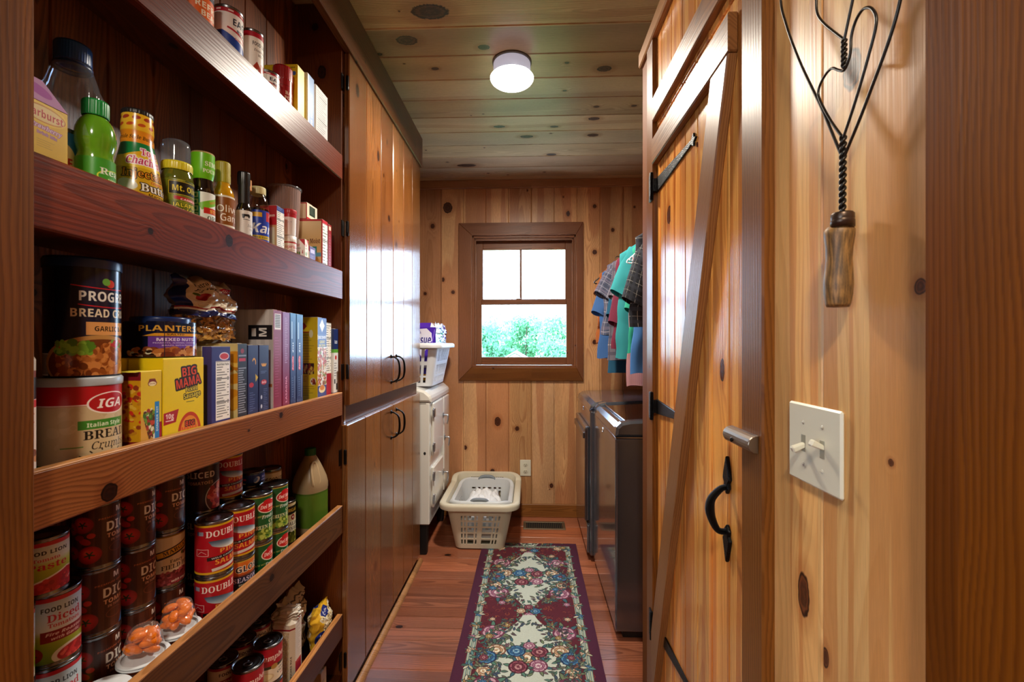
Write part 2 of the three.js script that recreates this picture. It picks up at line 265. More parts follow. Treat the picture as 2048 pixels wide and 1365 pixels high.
// back wall with the window opening
const OP = { x0: -0.462, x1: 0.368, y0: 1.17, y1: 2.232 };
const wallBack = struct('wall_back');
wpart(wallBack, 'wall_core', merge([wbox(-1.9, OP.x0, -0.02, CEIL + 0.02, BACK + 0.018, BACK + 0.15, 0.001), wbox(OP.x1, 1.75, -0.02, CEIL + 0.02, BACK + 0.018, BACK + 0.15, 0.001), wbox(OP.x0, OP.x1, -0.02, OP.y0, BACK + 0.018, BACK + 0.15, 0.001), wbox(OP.x0, OP.x1, OP.y1, CEIL + 0.02, BACK + 0.018, BACK + 0.15, 0.001)]), SHELL);
for (let k = 0; k < 16; k++) {
  const x0 = -1.43 + 0.18 * k, x1 = x0 + 0.18, P = (a, b, y0, y1) => wpart(wallBack, 'plank', wbox(a + 0.0008, b - 0.0008, y0, y1, BACK, BACK + 0.018, 0.0035, sh.back, 'xy'), sh.back.mat);
  if (x1 < OP.x0 || x0 > OP.x1 - 0.01) P(x0, x1, 0, CEIL);
  else { if (x0 < OP.x0) P(x0, OP.x0, OP.y0, OP.y1); P(x0, x1, 0, OP.y0); P(x0, x1, OP.y1, CEIL); }
}
wpart(struct('trim_1'), 'crown_board', wbox(-1.2, 1.2, 2.595, CEIL, BACK - 0.022, BACK, 0.004, sh.trimU, 'xy'), T.crown);
wpart(struct('baseboard_back'), 'board', wbox(-1.2, 1.2, 0, 0.102, BACK - 0.02, BACK, 0.004, sh.trimU, 'xy'), T.base);

// outer walls that close the place off
const wl = struct('wall_left'); wpart(wl, 'wall_core', wbox(-1.35, -1.22, 0, CEIL, 2.84, BACK, 0.002, sh.trim, 'dy'), T.lightV);
wpart(wl, 'shelving_back', wbox(-1.05, -0.906, 0, CEIL, 0.58, 1.711, 0.002, sh.trim, 'dy'), T.lightV);
wpart(wl, 'partition', wbox(-1.9, -0.713, 0, CEIL, 0.46, 0.573, 0.002, sh.trim, 'xy'), T.lightV);
for (const [a, b, c, d] of [[-2.5, -1.6, 0, CEIL], [-0.6, 0.58, 0, CEIL], [-1.6, -0.6, 0, 1.0], [-1.6, -0.6, 2.15, CEIL]]) wpart(wl, 'hall_side', wbox(-1.9, -1.7, c, d, a, b, 0.002, sh.trim, 'dy'), T.lightV);
wpart(wl, 'partition_end', wbox(-1.35, -0.9, 0, CEIL, 2.8, 2.85, 0.002, sh.trim, 'xy'), T.lightV);
const wf = struct('wall_far_right'); wpart(wf, 'wall_core', wbox(1.28, 1.4, 0, CEIL, 1.5, BACK, 0.002, sh.trim, 'dy'), T.lightV); wpart(wf, 'hall_side', wbox(1.55, 1.75, 0, CEIL, -2.5, 1.55, 0.002, sh.trim, 'dy'), T.lightV);
const wn = struct('wall_hall'); wpart(wn, 'wall_core', wbox(-1.9, 1.75, 0, CEIL, -2.6, -2.45, 0.002, sh.trim, 'xy'), T.lightV);

// right wall: a closet front lower than the ceiling, with a plank door
const RX = 0.405, TOP = 2.375;
const wallRight = struct('wall_right');
wpart(wallRight, 'closet_core', merge([wbox(RX + 0.02, 1.5, 0, TOP - 0.01, 0.28, 1.6, 0.002, sh.trim, 'dy')]), T.lightV);
for (const [a, b] of [[0.29, 0.469], [0.469, 0.647], [0.647, 0.83]]) wpart(wallRight, 'plank', wbox(RX, RX + 0.019, 0, TOP, a + 0.0004, b - 0.0004, 0.0022, sh.near, 'dy'), sh.near.mat);
for (let k = 0; k < 8; k++) { const a = 0.845 + 0.0935 * k; wpart(wallRight, 'plank', wbox(RX - 0.003, RX + 0.019, 2.05, TOP, a + 0.0006, Math.min(a + 0.0929, 1.6), 0.0024, sh.door, 'dy'), sh.door.mat); }
wpart(wallRight, 'end_panel', wbox(RX + 0.02, 1.55, 0, TOP, 0.262, 0.279, 0.002, sh.trim, 'xy'), T.lightV);
const tr = struct('trim_2');
wpart(tr, 'casing_latch_side', wbox(0.385, RX + 0.01, 0, 2.075, 0.77, 0.846, 0.003, sh.trim, 'dy'), T.casing);
wpart(tr, 'casing_hinge_side', wbox(0.388, RX + 0.01, 0, TOP - 0.04, 1.458, 1.53, 0.003, sh.trim, 'dy'), T.casing);
wpart(tr, 'casing_head', wbox(0.385, RX + 0.01, 2.067, 2.14, 0.75, 1.457, 0.003, sh.trimU, 'dy'), T.rail);
wpart(tr, 'corner_board', wbox(0.396, 0.5, 0, TOP, 1.531, 1.62, 0.003, sh.trim, 'dy'), T.post);
wpart(tr, 'cap_board', wbox(0.383, 0.5, 2.335, 2.385, 0.25, 1.625, 0.004, sh.trimU, 'dy'), T.light);
wpart(tr, 'near_post', wbox(0.386, 0.52, 0, TOP, 0.25, 0.463, 0.003, sh.trim, 'dy'), T.post);

// plank door
const door = struct('door_1');
const DX = 0.402;
for (let k = 0; k < 7; k++) { const a = 0.848 + 0.0868 * k; wpart(door, 'plank', wbox(DX, DX + 0.018, 0.01, 2.045, a + 0.0005, a + 0.0863, 0.0032, sh.door, 'dy'), sh.door.mat); }
wpart(door, 'rail', wbox(0.382, DX, 1.93, 2.008, 0.893, 1.45, 0.003, sh.trimU, 'dy'), T.rail);
wpart(door, 'rail', wbox(0.382, DX, 0.13, 0.21, 0.893, 1.45, 0.003, sh.trimU, 'dy'), T.rail);
wpart(door, 'brace', slab([[0.979, 1.927], [0.895, 1.927], [1.452, 0.213], [1.452, 0.46]].map(([d, y]) => [d, y]), 0.381, DX, 'dy', 0.003, { uv: (d, y) => sh.trim.uv(0.18 + (d - 0.9) * 0.951 + (y - 1.9) * 0.309, 0.1 + (1.95 - y) * 0.951 + (d - 0.9) * 0.309) }), T.brace);
// black strap hinges
function hinge(y, len, dir) {
  const pts = []; const R = (t) => 0.017 * (1 - t) + 0.006;
  for (let i = 0; i <= 10; i++) pts.push([1.448 - len * i / 10, y + dir * i / 10 + R(i / 10)]);
  const e = 1.448 - len, ye = y + dir; pts.push([e - 0.006, ye + 0.013], [e - 0.014, ye + 0.016], [e - 0.016, ye + 0.006], [e - 0.03, ye], [e - 0.016, ye - 0.006], [e - 0.014, ye - 0.016], [e - 0.006, ye - 0.013]);
  for (let i = 10; i >= 0; i--) pts.push([1.448 - len * i / 10, y + dir * i / 10 - R(i / 10)]);
  const h = new THREE.Group(); h.name = 'hinge'; door.add(h);
  part(h, 'strap', slab(pts, 0.3965, DX, 'dy', 0.0012), HAMMER);
  part(h, 'leaf', wbox(0.383, 0.389, y - 0.043, y + 0.043, 1.462, 1.486, 0.002), HAMMER);
  part(h, 'knuckle', merge([lathe([[0, -0.045], [0.006, -0.043], [0.0065, -0.02], [0.0055, -0.018], [0.0065, -0.016], [0.0065, 0.016], [0.0055, 0.018], [0.0065, 0.02], [0.006, 0.043], [0, 0.046]], 14).translate(0.384, y, -1.456), slab([[1.456, y - 0.02], [1.44, y - 0.02], [1.44, y + 0.02], [1.456, y + 0.02]], 0.386, 0.402, 'dy', 0.001)]), HAMMER);
}
const hammerTex = (() => { const N = 256, n = createNoise2D(rng(4)), d = new Uint8Array(N * N * 4); for (let y = 0; y < N; y++) for (let x = 0; x < N; x++) { const v = 128 + 90 * n(x / 14, y / 14), o = (y * N + x) * 4; d[o] = d[o + 1] = d[o + 2] = clamp(v, 0, 255); d[o + 3] = 255; } const t = new THREE.DataTexture(d, N, N); t.wrapS = t.wrapT = THREE.RepeatWrapping; t.magFilter = THREE.LinearFilter; t.repeat.set(14, 14); t.needsUpdate = true; return t; })();
const HAMMER = new THREE.MeshStandardMaterial({ color: '#101113', roughness: 0.38, metalness: 0.7, bumpMap: hammerTex, bumpScale: 0.0008 });
hinge(1.863, 0.31, 0.0); hinge(1.168, 0.25, 0.0); hinge(0.472, 0.3, 0.03);
// bow pull
{
  const h = new THREE.Group(); h.name = 'pull_handle'; door.add(h);
  const leafShape = (y, s) => slab([[0.934, y], [0.924, y + s * 0.012], [0.926, y + s * 0.022], [0.92, y + s * 0.03], [0.924, y + s * 0.046], [0.935, y + s * 0.076], [0.946, y + s * 0.046], [0.95, y + s * 0.03], [0.944, y + s * 0.022], [0.946, y + s * 0.012]], 0.394, DX, 'dy', 0.0018);
  part(h, 'spade_plate', leafShape(1.062, 1), HAMMER); part(h, 'spade_plate', leafShape(1.0, -1), HAMMER);
  part(h, 'bow', taperTube([V(0.398, 1.075, 0.935), V(0.386, 1.072, 0.936), V(0.368, 1.052, 0.937), V(0.364, 1.03, 0.937), V(0.369, 1.008, 0.937), V(0.38, 0.988, 0.936), V(0.398, 0.985, 0.935)], [0.006, 0.0065, 0.008, 0.0095, 0.008, 0.0065, 0.006], 30, 10), HAMMER);
}
// round-nosed turn catch on the casing
{
  const c = new THREE.Group(); c.name = 'turn_catch'; door.add(c);
  const arc = []; for (let i = 0; i <= 10; i++) { const a = Math.PI * i / 10; arc.push([Math.cos(a) * 0.0145, Math.sin(a) * 0.016]); }
  const g = new THREE.ExtrudeGeometry(new THREE.Shape(arc.map((p) => new THREE.Vector2(...p))), { depth: 0.098, bevelEnabled: true, bevelSize: 0.001, bevelThickness: 0.002, bevelSegments: 2 });
  g.rotateZ(Math.PI / 2); g.translate(0.384, 1.194, -0.882);
  part(c, 'bar', g, M('#8b7a68', 0.3, { metalness: 0.85 })); part(c, 'screw', new THREE.SphereGeometry(0.0045, 12, 8).scale(0.5, 1, 1).translate(0.3668, 1.19, -0.845), IRON);
}
// crown strip between closet and hall side is part of the trim above; floor edge along the cabinet
wpart(struct('trim_3'), 'quarter_round', (() => { const p = [[-0.692, 0]]; for (let i = 0; i <= 6; i++) { const a = Math.PI / 2 * i / 6; p.push([-0.692 + 0.022 * Math.cos(a), 0.022 * Math.sin(a)]); } return slab(p, 0.6, 2.83, 'xy', 0.0006, sh.trimU); })(), T.light);

// window
const win = struct('window_1');
const mitre = (name, pts, d0, d1, sheet, mat, b = 0.004) => wpart(win, name, slab(pts, d0, d1, 'xy', b, sheet), mat);
const O = { x0: -0.564, x1: 0.417, y0: 1.073, y1: 2.32 }, I = { x0: -0.46, x1: 0.362, y0: 1.178, y1: 2.222 };
mitre('window_frame', [[O.x0, O.y0], [I.x0, I.y0], [I.x0, I.y1], [O.x0, O.y1]], BACK - 0.024, BACK, sh.trim, T.window);
mitre('window_frame', [[O.x1, O.y0], [O.x1, O.y1], [I.x1, I.y1], [I.x1, I.y0]], BACK - 0.024, BACK, sh.trim, T.window);
mitre('window_frame', [[O.x0, O.y1], [I.x0, I.y1], [I.x1, I.y1], [O.x1, O.y1]], BACK - 0.024, BACK, sh.trimU, T.windowU);
mitre('window_frame', [[O.x0, O.y0], [O.x1, O.y0], [I.x1, I.y0], [I.x0, I.y0]], BACK - 0.024, BACK, sh.trimU, T.sill);
const WB = (name, x0, x1, y0, y1, d0, d1, p = win, b = 0.003, mat) => wpart(p, name, wbox(x0, x1, y0, y1, d0, d1, b, x1 - x0 > y1 - y0 ? sh.trimU : sh.trim, 'xy'), mat ?? (x1 - x0 > y1 - y0 ? T.windowU : T.window));
WB('jamb', I.x0 - 0.002, I.x0 + 0.016, I.y0, I.y1, BACK, BACK + 0.15); WB('jamb', I.x1 - 0.016, I.x1 + 0.006, I.y0, I.y1, BACK, BACK + 0.15);
WB('jamb', I.x0, I.x1, I.y1 - 0.018, I.y1 + 0.01, BACK, BACK + 0.15); WB('stool', I.x0, I.x1, I.y0 - 0.008, I.y0 + 0.016, BACK - 0.012, BACK + 0.15);
WB('stop', I.x0 + 0.016, I.x0 + 0.03, I.y0, I.y1, BACK + 0.01, BACK + 0.028); WB('stop', I.x1 - 0.03, I.x1 - 0.016, I.y0, I.y1, BACK + 0.01, BACK + 0.028); WB('stop', I.x0, I.x1, I.y1 - 0.034, I.y1 - 0.018, BACK + 0.01, BACK + 0.028);
const GLASS = new THREE.MeshPhysicalMaterial({ color: '#ffffff', roughness: 0.0, transmission: 1, thickness: 0, ior: 1.45 });
function sash(name, x0, x1, y0, y1, d, st, tr_, br, muntin) {
  const s = new THREE.Group(); s.name = name; win.add(s);
  WB('stile', x0, x0 + st, y0, y1, d, d + 0.03, s); WB('stile', x1 - st, x1, y0, y1, d, d + 0.03, s);
  WB('rail', x0 + st, x1 - st, y1 - tr_, y1, d, d + 0.03, s); WB('rail', x0 + st, x1 - st, y0, y0 + br, d, d + 0.03, s);
  if (muntin) WB('muntin', -0.083, -0.066, y0 + br, y1 - tr_, d + 0.004, d + 0.026, s);
  const G = (a, b) => part(s, 'pane', wbox(a, b, y0 + br - 0.004, y1 - tr_ + 0.004, d + 0.014, d + 0.017, 0.0002), GLASS);
  if (muntin) { G(x0 + st - 0.004, -0.0745); G(-0.0745, x1 - st + 0.004); } else G(x0 + st - 0.004, x1 - st + 0.004);
}
sash('upper_sash', I.x0 + 0.017, I.x1 - 0.017, 1.69, 2.2055, BACK + 0.075, 0.062, 0.08, 0.03, true);
sash('lower_sash', I.x0 + 0.017, I.x1 - 0.017, 1.196, 1.722, BACK + 0.036, 0.056, 0.044, 0.062, false);
{ const l = new THREE.Group(); l.name = 'sash_lock'; win.add(l); part(l, 'cam', wbox(-0.11, -0.075, 1.722, 1.73, BACK + 0.034, BACK + 0.05, 0.002), CHROME); }
// added window, out of view on the hall's left, letting in fill daylight
const win2 = struct('window_2');
for (const [a, b, c, d] of [[-1.6, -1.54, 1.0, 2.15], [-0.66, -0.6, 1.0, 2.15], [-1.54, -0.66, 2.09, 2.15], [-1.54, -0.66, 1.0, 1.06], [-1.12, -1.08, 1.06, 2.09]]) wpart(win2, 'frame_bar', wbox(-1.84, -1.78, c, d, a, b, 0.003, sh.trim, 'dy'), T.window);
for (const [a, b] of [[-1.55, -1.11], [-1.09, -0.65]]) wpart(win2, 'pane', wbox(-1.812, -1.809, 1.05, 2.1, a, b, 0.0002), GLASS);
// ---------------------------------------------------------------- pantry shelving (left, near) and cupboard (left, far)
const SX = { front: -0.7, in: -0.72, back: -0.884 }, SD = { a: 0.605, b: 1.696 };
const shelving = thing('pantry_shelving', 'stained wooden built-in pantry shelving with deep lipped shelves full of cans and boxes', 'shelving', [-0.8, 0, 1.15]);
{
  const back = new THREE.Group(); back.name = 'back_panel'; shelving.add(back);
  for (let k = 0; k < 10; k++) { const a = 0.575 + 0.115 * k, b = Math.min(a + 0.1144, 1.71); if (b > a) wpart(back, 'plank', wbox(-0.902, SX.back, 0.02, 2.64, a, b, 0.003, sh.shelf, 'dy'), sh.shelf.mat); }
  wpart(shelving, 'side_panel', wbox(-0.902, -0.7125, 0, 2.655, SD.b, SD.b + 0.014, 0.0025, sh.cab, 'xy'), T.sidePine);
  wpart(shelving, 'side_panel', wbox(-0.902, -0.7125, 0, 2.655, 0.5745, SD.a - 0.004, 0.0025, sh.trim, 'xy'), T.frame);
  wpart(shelving, 'post', wbox(-0.712, -0.682, 0, 2.655, 0.44, SD.a - 0.002, 0.004, sh.trim, 'dy'), T.frame);
  const lips = [[1.977, 2.07], [1.53, 1.638], [1.098, 1.183], [0.655, 0.76], [0.268, 0.354]], surf = [2.055, 1.56, 1.125, 0.685, 0.28];
  lips.forEach(([y0, y1], i) => {
    const g = cbox(0.02, y1 - y0, 1.675 - SD.a, 0.0028).translate((SX.front + SX.in) / 2, (y0 + y1) / 2, -(SD.a + 1.675) / 2);
    const sheetRow = { uv: (a, b) => sh.fascia.uv(a, 0.14 * i + 0.016 + (b - y0)) };
    const lip = wpart(shelving, 'shelf_lip', planar(g, sheetRow, 'dy'), T.lips[i]);
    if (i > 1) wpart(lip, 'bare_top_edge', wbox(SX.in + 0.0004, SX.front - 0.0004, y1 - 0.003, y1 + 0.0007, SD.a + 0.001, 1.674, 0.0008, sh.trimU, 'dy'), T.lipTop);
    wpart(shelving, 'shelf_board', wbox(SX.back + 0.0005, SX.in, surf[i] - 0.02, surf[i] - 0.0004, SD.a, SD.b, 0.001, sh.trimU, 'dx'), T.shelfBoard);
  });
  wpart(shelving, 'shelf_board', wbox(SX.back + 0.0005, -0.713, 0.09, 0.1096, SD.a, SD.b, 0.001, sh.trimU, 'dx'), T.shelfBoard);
  wpart(shelving, 'kick_board', wbox(-0.72, SX.front, 0, 0.088, SD.a, 1.675, 0.002, sh.trimU, 'dy'), T.shelfBoard);
}
wpart(struct('trim_4'), 'header_board', wbox(-0.71, -0.678, 2.478, CEIL, 0.44, 2.85, 0.004, sh.trimU, 'dy'), T.header);

const cupboard = thing('wooden_cupboard', 'tall built-in plank cupboard with glossy stained doors and black wrought handles', 'cupboard', [-0.9, 0, 2.26]);
{
  const c = cupboard;
  wpart(c, 'carcass', merge([wbox(-1.2, -0.73, 0.02, 2.66, 1.712, 2.83, 0.002, sh.cab, 'dy'), wbox(-0.9, -0.7105, 0, 2.66, 1.7105, 1.73, 0.001, sh.cab, 'dy')]), sh.cab.mat);
  for (const [a, b] of [[1.055, 1.135], [0, 0.06], [2.42, 2.66]]) wpart(c, 'front_rail', wbox(-0.731, -0.7115, a, b, 1.712, 2.83, 0.002, sh.trimU, 'dy'), T.frameU);
  const doorOf = (d0, d1, y0, y1, near, hy) => {
    const g = new THREE.Group(); g.name = 'door'; c.add(g);
    for (let k = 0; k < 3; k++) { const a = lerp(d0, d1, k / 3), b = lerp(d0, d1, (k + 1) / 3); wpart(g, 'plank', wbox(-0.711, -0.689, y0, y1, a + 0.0006, b - 0.0006, 0.0034, sh.cab, 'dy'), sh.cab.mat); }
    const hd = near ? d1 - 0.035 : d0 + 0.05, yc = hy;
    const r = taperTube([V(-0.688, yc + 0.062, hd), V(-0.672, yc + 0.06, hd), V(-0.652, yc + 0.042, hd), V(-0.646, yc, hd), V(-0.652, yc - 0.042, hd), V(-0.672, yc - 0.06, hd), V(-0.688, yc - 0.062, hd)], [0.005, 0.0045, 0.005, 0.0058, 0.005, 0.0045, 0.005], 30, 8);
    const foot = (y) => lathe([[0, 0.006], [0.006, 0.005], [0.0095, 0.002], [0.01, 0]], 14).rotateZ(-Math.PI / 2).translate(-0.689, y, -hd);
    wpart(g, 'handle', merge([r, foot(yc + 0.064), foot(yc - 0.064)]), IRON);
    for (const y of [y0 + 0.13, ...(y1 - y0 > 1.2 ? [(y0 + y1) / 2] : []), y1 - 0.12]) {
      const e = near ? d0 : d1, s = near ? -1 : 1;
      const hk = merge([lathe([[0, -0.028], [0.0055, -0.026], [0.0055, -0.01], [0.0045, -0.009], [0.0055, -0.008], [0.0055, 0.026], [0, 0.03]], 12).translate(-0.694, y, -(e + s * 0.006)), wbox(-0.7115, -0.708, y - 0.03, y + 0.03, Math.min(e + s * 0.002, e + s * 0.024), Math.max(e + s * 0.002, e + s * 0.024), 0.001)]);
      if (near || e < 2.8) wpart(g, 'hinge', hk, IRON);
    }
  };
  doorOf(1.711, 2.268, 1.128, 2.478, true, 1.238); doorOf(2.272, 2.827, 1.128, 2.478, false, 1.238);
  doorOf(1.69, 2.268, 0.045, 1.058, true, 0.962); doorOf(2.272, 2.827, 0.045, 1.058, false, 0.962);
}

// ---------------------------------------------------------------- ceiling light
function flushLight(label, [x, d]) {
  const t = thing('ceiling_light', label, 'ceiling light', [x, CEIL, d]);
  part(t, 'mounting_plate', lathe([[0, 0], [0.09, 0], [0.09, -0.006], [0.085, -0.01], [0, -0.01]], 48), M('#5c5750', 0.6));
  part(t, 'housing', lathe([[0.0835, -0.008], [0.085, -0.012], [0.085, -0.056], [0.088, -0.064], [0.096, -0.069], [0.096, -0.071], [0, -0.071]], 56), M('#eceef6', 0.45, { emissive: '#c8d0e8', emissiveIntensity: 0.32 }));  // faint glow added to whiten the housing, itself no light source
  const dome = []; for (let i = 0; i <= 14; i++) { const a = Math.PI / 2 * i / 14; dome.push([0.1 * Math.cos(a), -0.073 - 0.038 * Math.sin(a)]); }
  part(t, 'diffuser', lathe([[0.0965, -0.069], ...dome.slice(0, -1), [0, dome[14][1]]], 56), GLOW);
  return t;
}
const GLOW = new THREE.MeshStandardMaterial({ color: '#ffffff', roughness: 0.6, emissive: new THREE.Color(1.0, 0.98, 0.94), emissiveIntensity: 5 });
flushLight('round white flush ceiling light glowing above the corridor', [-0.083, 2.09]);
{ const h = flushLight('added fill light in the unseen hall behind the corridor opening', [-0.1, -0.7]); }  // unseen fitting added to carry the hall fill light
// ---------------------------------------------------------------- on the near right wall
{
  const t = thing('rug_beater', 'twisted wire rug beater with heart loop and wooden grip on pine wall', 'rug beater', [RX - 0.02, 1.4, 0.58]);
  const X = 0.385, W = (y, d, x = X) => V(x, y, d), WIRE = M('#3a3631', 0.35, { metalness: 0.85 });
  const twist = (y0, y1, d0, d1, r, turns) => [0, Math.PI].map((ph) => { const p = []; for (let i = 0; i <= turns * 10; i++) { const k = i / (turns * 10), a = ph + k * turns * Math.PI * 2; p.push(V(X + Math.cos(a) * r, lerp(y0, y1, k), lerp(d0, d1, k) + Math.sin(a) * r)); } return tube(p, r * 1.02, turns * 20, 8); });
  wpart(t, 'twisted_shank', merge(twist(1.512, 1.62, 0.577, 0.5755, 0.0021, 7)), WIRE);
  wpart(t, 'outer_loop', tube([W(1.592, 0.5755), W(1.63, 0.594), W(1.677, 0.617), W(1.767, 0.665), W(1.845, 0.7), W(1.9, 0.715), W(1.97, 0.7), W(2.0, 0.66), W(1.99, 0.6), W(1.93, 0.53), W(1.86, 0.495), W(1.79, 0.48), W(1.715, 0.492), W(1.645, 0.535), W(1.592, 0.5755)], 0.0018, 120, 8), WIRE);
  wpart(t, 'heart_loop', tube([W(1.618, 0.5755), W(1.653, 0.6), W(1.688, 0.62), W(1.704, 0.6235), W(1.715, 0.612), W(1.717, 0.597), W(1.707, 0.584), W(1.701, 0.574), W(1.708, 0.566), W(1.718, 0.5625), W(1.735, 0.561), W(1.748, 0.553), W(1.752, 0.541), W(1.742, 0.528), W(1.722, 0.522), W(1.69, 0.535), W(1.65, 0.556), W(1.618, 0.5755)], 0.0017, 120, 8), WIRE);
  wpart(t, 'upper_twist', merge(twist(1.703, 1.738, 0.574, 0.5735, 0.0018, 3)), WIRE);
  wpart(t, 'upper_loop', tube([W(1.738, 0.5735), W(1.76, 0.592), W(1.785, 0.612), W(1.806, 0.625), W(1.826, 0.628), W(1.86, 0.624), W(1.9, 0.61), W(1.92, 0.58), W(1.9, 0.553), W(1.85, 0.545), W(1.8, 0.551), W(1.738, 0.5735)], 0.0017, 90, 8), WIRE);
  wpart(t, 'ferrule', lathe([[0, 0.018], [0.011, 0.018], [0.0125, 0.016], [0.0125, 0.01], [0.0118, 0.009], [0.0128, 0.008], [0.0128, 0], [0, 0]], 28).translate(X, 1.5085, -0.5765), M('#574639', 0.35, { metalness: 0.8 }));
  const wood = woodGrip();
  wpart(t, 'grip', lathe([[0, 0], [0.0118, 0], [0.0135, 0.004], [0.0152, 0.016], [0.0158, 0.028], [0.015, 0.044], [0.0138, 0.06], [0.0145, 0.074], [0.0162, 0.088], [0.0165, 0.095], [0.0135, 0.0995], [0, 0.1]], 36).rotateZ(-0.02).translate(X - 0.001, 1.411, -0.5835), wood);
}
function woodGrip() {
  const W = 128, H = 256, n = createNoise2D(rng(17)), d = new Uint8Array(W * H * 4);
  for (let y = 0; y < H; y++) for (let x = 0; x < W; x++) { const v = 0.78 + 0.22 * n(x / 5, y / 60) + 0.14 * n(x / 30, y / 40) + 0.06 * n(x / 2, y / 9), o = (y * W + x) * 4; d[o] = clamp(160 * v, 0, 255); d[o + 1] = clamp(116 * v, 0, 255); d[o + 2] = clamp(62 * v, 0, 255); d[o + 3] = 255; }
  const t = new THREE.DataTexture(d, W, H); t.colorSpace = THREE.SRGBColorSpace; t.magFilter = THREE.LinearFilter; t.needsUpdate = true;
  return new THREE.MeshStandardMaterial({ map: t, roughness: 0.5 });
}
{
  const t = thing('light_switch', 'cream double toggle light switch plate on pine plank wall', 'light switch', [RX, 1.22, 0.6595]);
  const CREAM = M('#d9d4bc', 0.3), y = (v) => v;
  part(t, 'wall_plate', cbox(0.006, 0.115, 0.119, 0.0042).translate(-0.003, 0, 0), CREAM);
  for (const [c, up] of [[-0.0215, -1], [0.0215, 1]]) {
    const w = new THREE.Group(); w.name = 'toggle'; t.add(w); w.position.set(-0.004, 0, c);
    part(w, 'lever', (() => { const g = cbox(0.022, 0.0085, 0.0088, 0.0018); const p = g.attributes.position; for (let i = 0; i < p.count; i++) { const k = 0.8 + 0.35 * (p.getX(i) < 0 ? 1 : 0); p.setY(i, p.getY(i) * k); } g.computeVertexNormals(); return g.translate(-0.009, 0, 0).rotateZ(-0.42 * up).translate(0, 0.002 * up, 0); })(), CREAM);
    part(w, 'slot', cbox(0.0012, 0.0245, 0.0102, 0.0003).translate(-0.0018, 0, 0), M('#8f8b78', 0.6));
    for (const s of [-1, 1]) part(w, 'screw', merge([new THREE.SphereGeometry(0.0034, 12, 8).scale(0.45, 1, 1).translate(-0.0015, 0.0302 * s, 0), cbox(0.001, 0.0009, 0.005, 0.0001).translate(-0.0034, 0.0302 * s, 0)]), M('#bdb8a4', 0.35));
  }
}
// ---------------------------------------------------------------- back of the corridor
{
  const t = thing('wall_outlet', 'cream double wall outlet low on the back pine wall', 'outlet', [-0.036, 0.383, BACK]);
  const CR = M('#dcd8c4', 0.35);
  part(t, 'cover_plate', cbox(0.086, 0.128, 0.006, 0.0025).translate(0, 0, 0.003), CR);
  for (const s of [-1, 1]) { const f = part(t, 'socket', lathe([[0, 0.003], [0.017, 0.003], [0.0185, 0]], 24).rotateX(Math.PI / 2).scale(1, 0.85, 1).translate(0, 0.026 * s, 0.006), M('#cfcab4', 0.35)); part(f, 'slot', merge([cbox(0.0026, 0.01, 0.001, 0.0002).translate(-0.007, 0.026 * s + 0.002, 0.0092), cbox(0.0026, 0.01, 0.001, 0.0002).translate(0.007, 0.026 * s + 0.002, 0.0092), cbox(0.005, 0.005, 0.001, 0.001).translate(0, 0.026 * s - 0.008, 0.0092)]), M('#2b2925', 0.6)); }
}
{
  const t = thing('floor_vent', 'brown louvred floor register lying before the back wall', 'floor vent', [0.106, 0, 3.415]);
  const MET = M('#6b5a45', 0.45, { metalness: 0.5 });
  part(t, 'frame', merge([cbox(0.312, 0.006, 0.02, 0.002).translate(0, 0.003, 0.064), cbox(0.312, 0.006, 0.02, 0.002).translate(0, 0.003, -0.064), cbox(0.02, 0.006, 0.11, 0.002).translate(0.146, 0.003, 0), cbox(0.02, 0.006, 0.11, 0.002).translate(-0.146, 0.003, 0)]), MET);
  part(t, 'duct', cbox(0.27, 0.001, 0.108, 0.0002).translate(0, 0.0006, 0), M('#0d0c0b', 0.9));
  for (let i = 0; i < 19; i++) part(t, 'louvre', cbox(0.003, 0.005, 0.108, 0.0005).translate(-0.126 + i * 0.014, 0.0032, 0), MET);
}
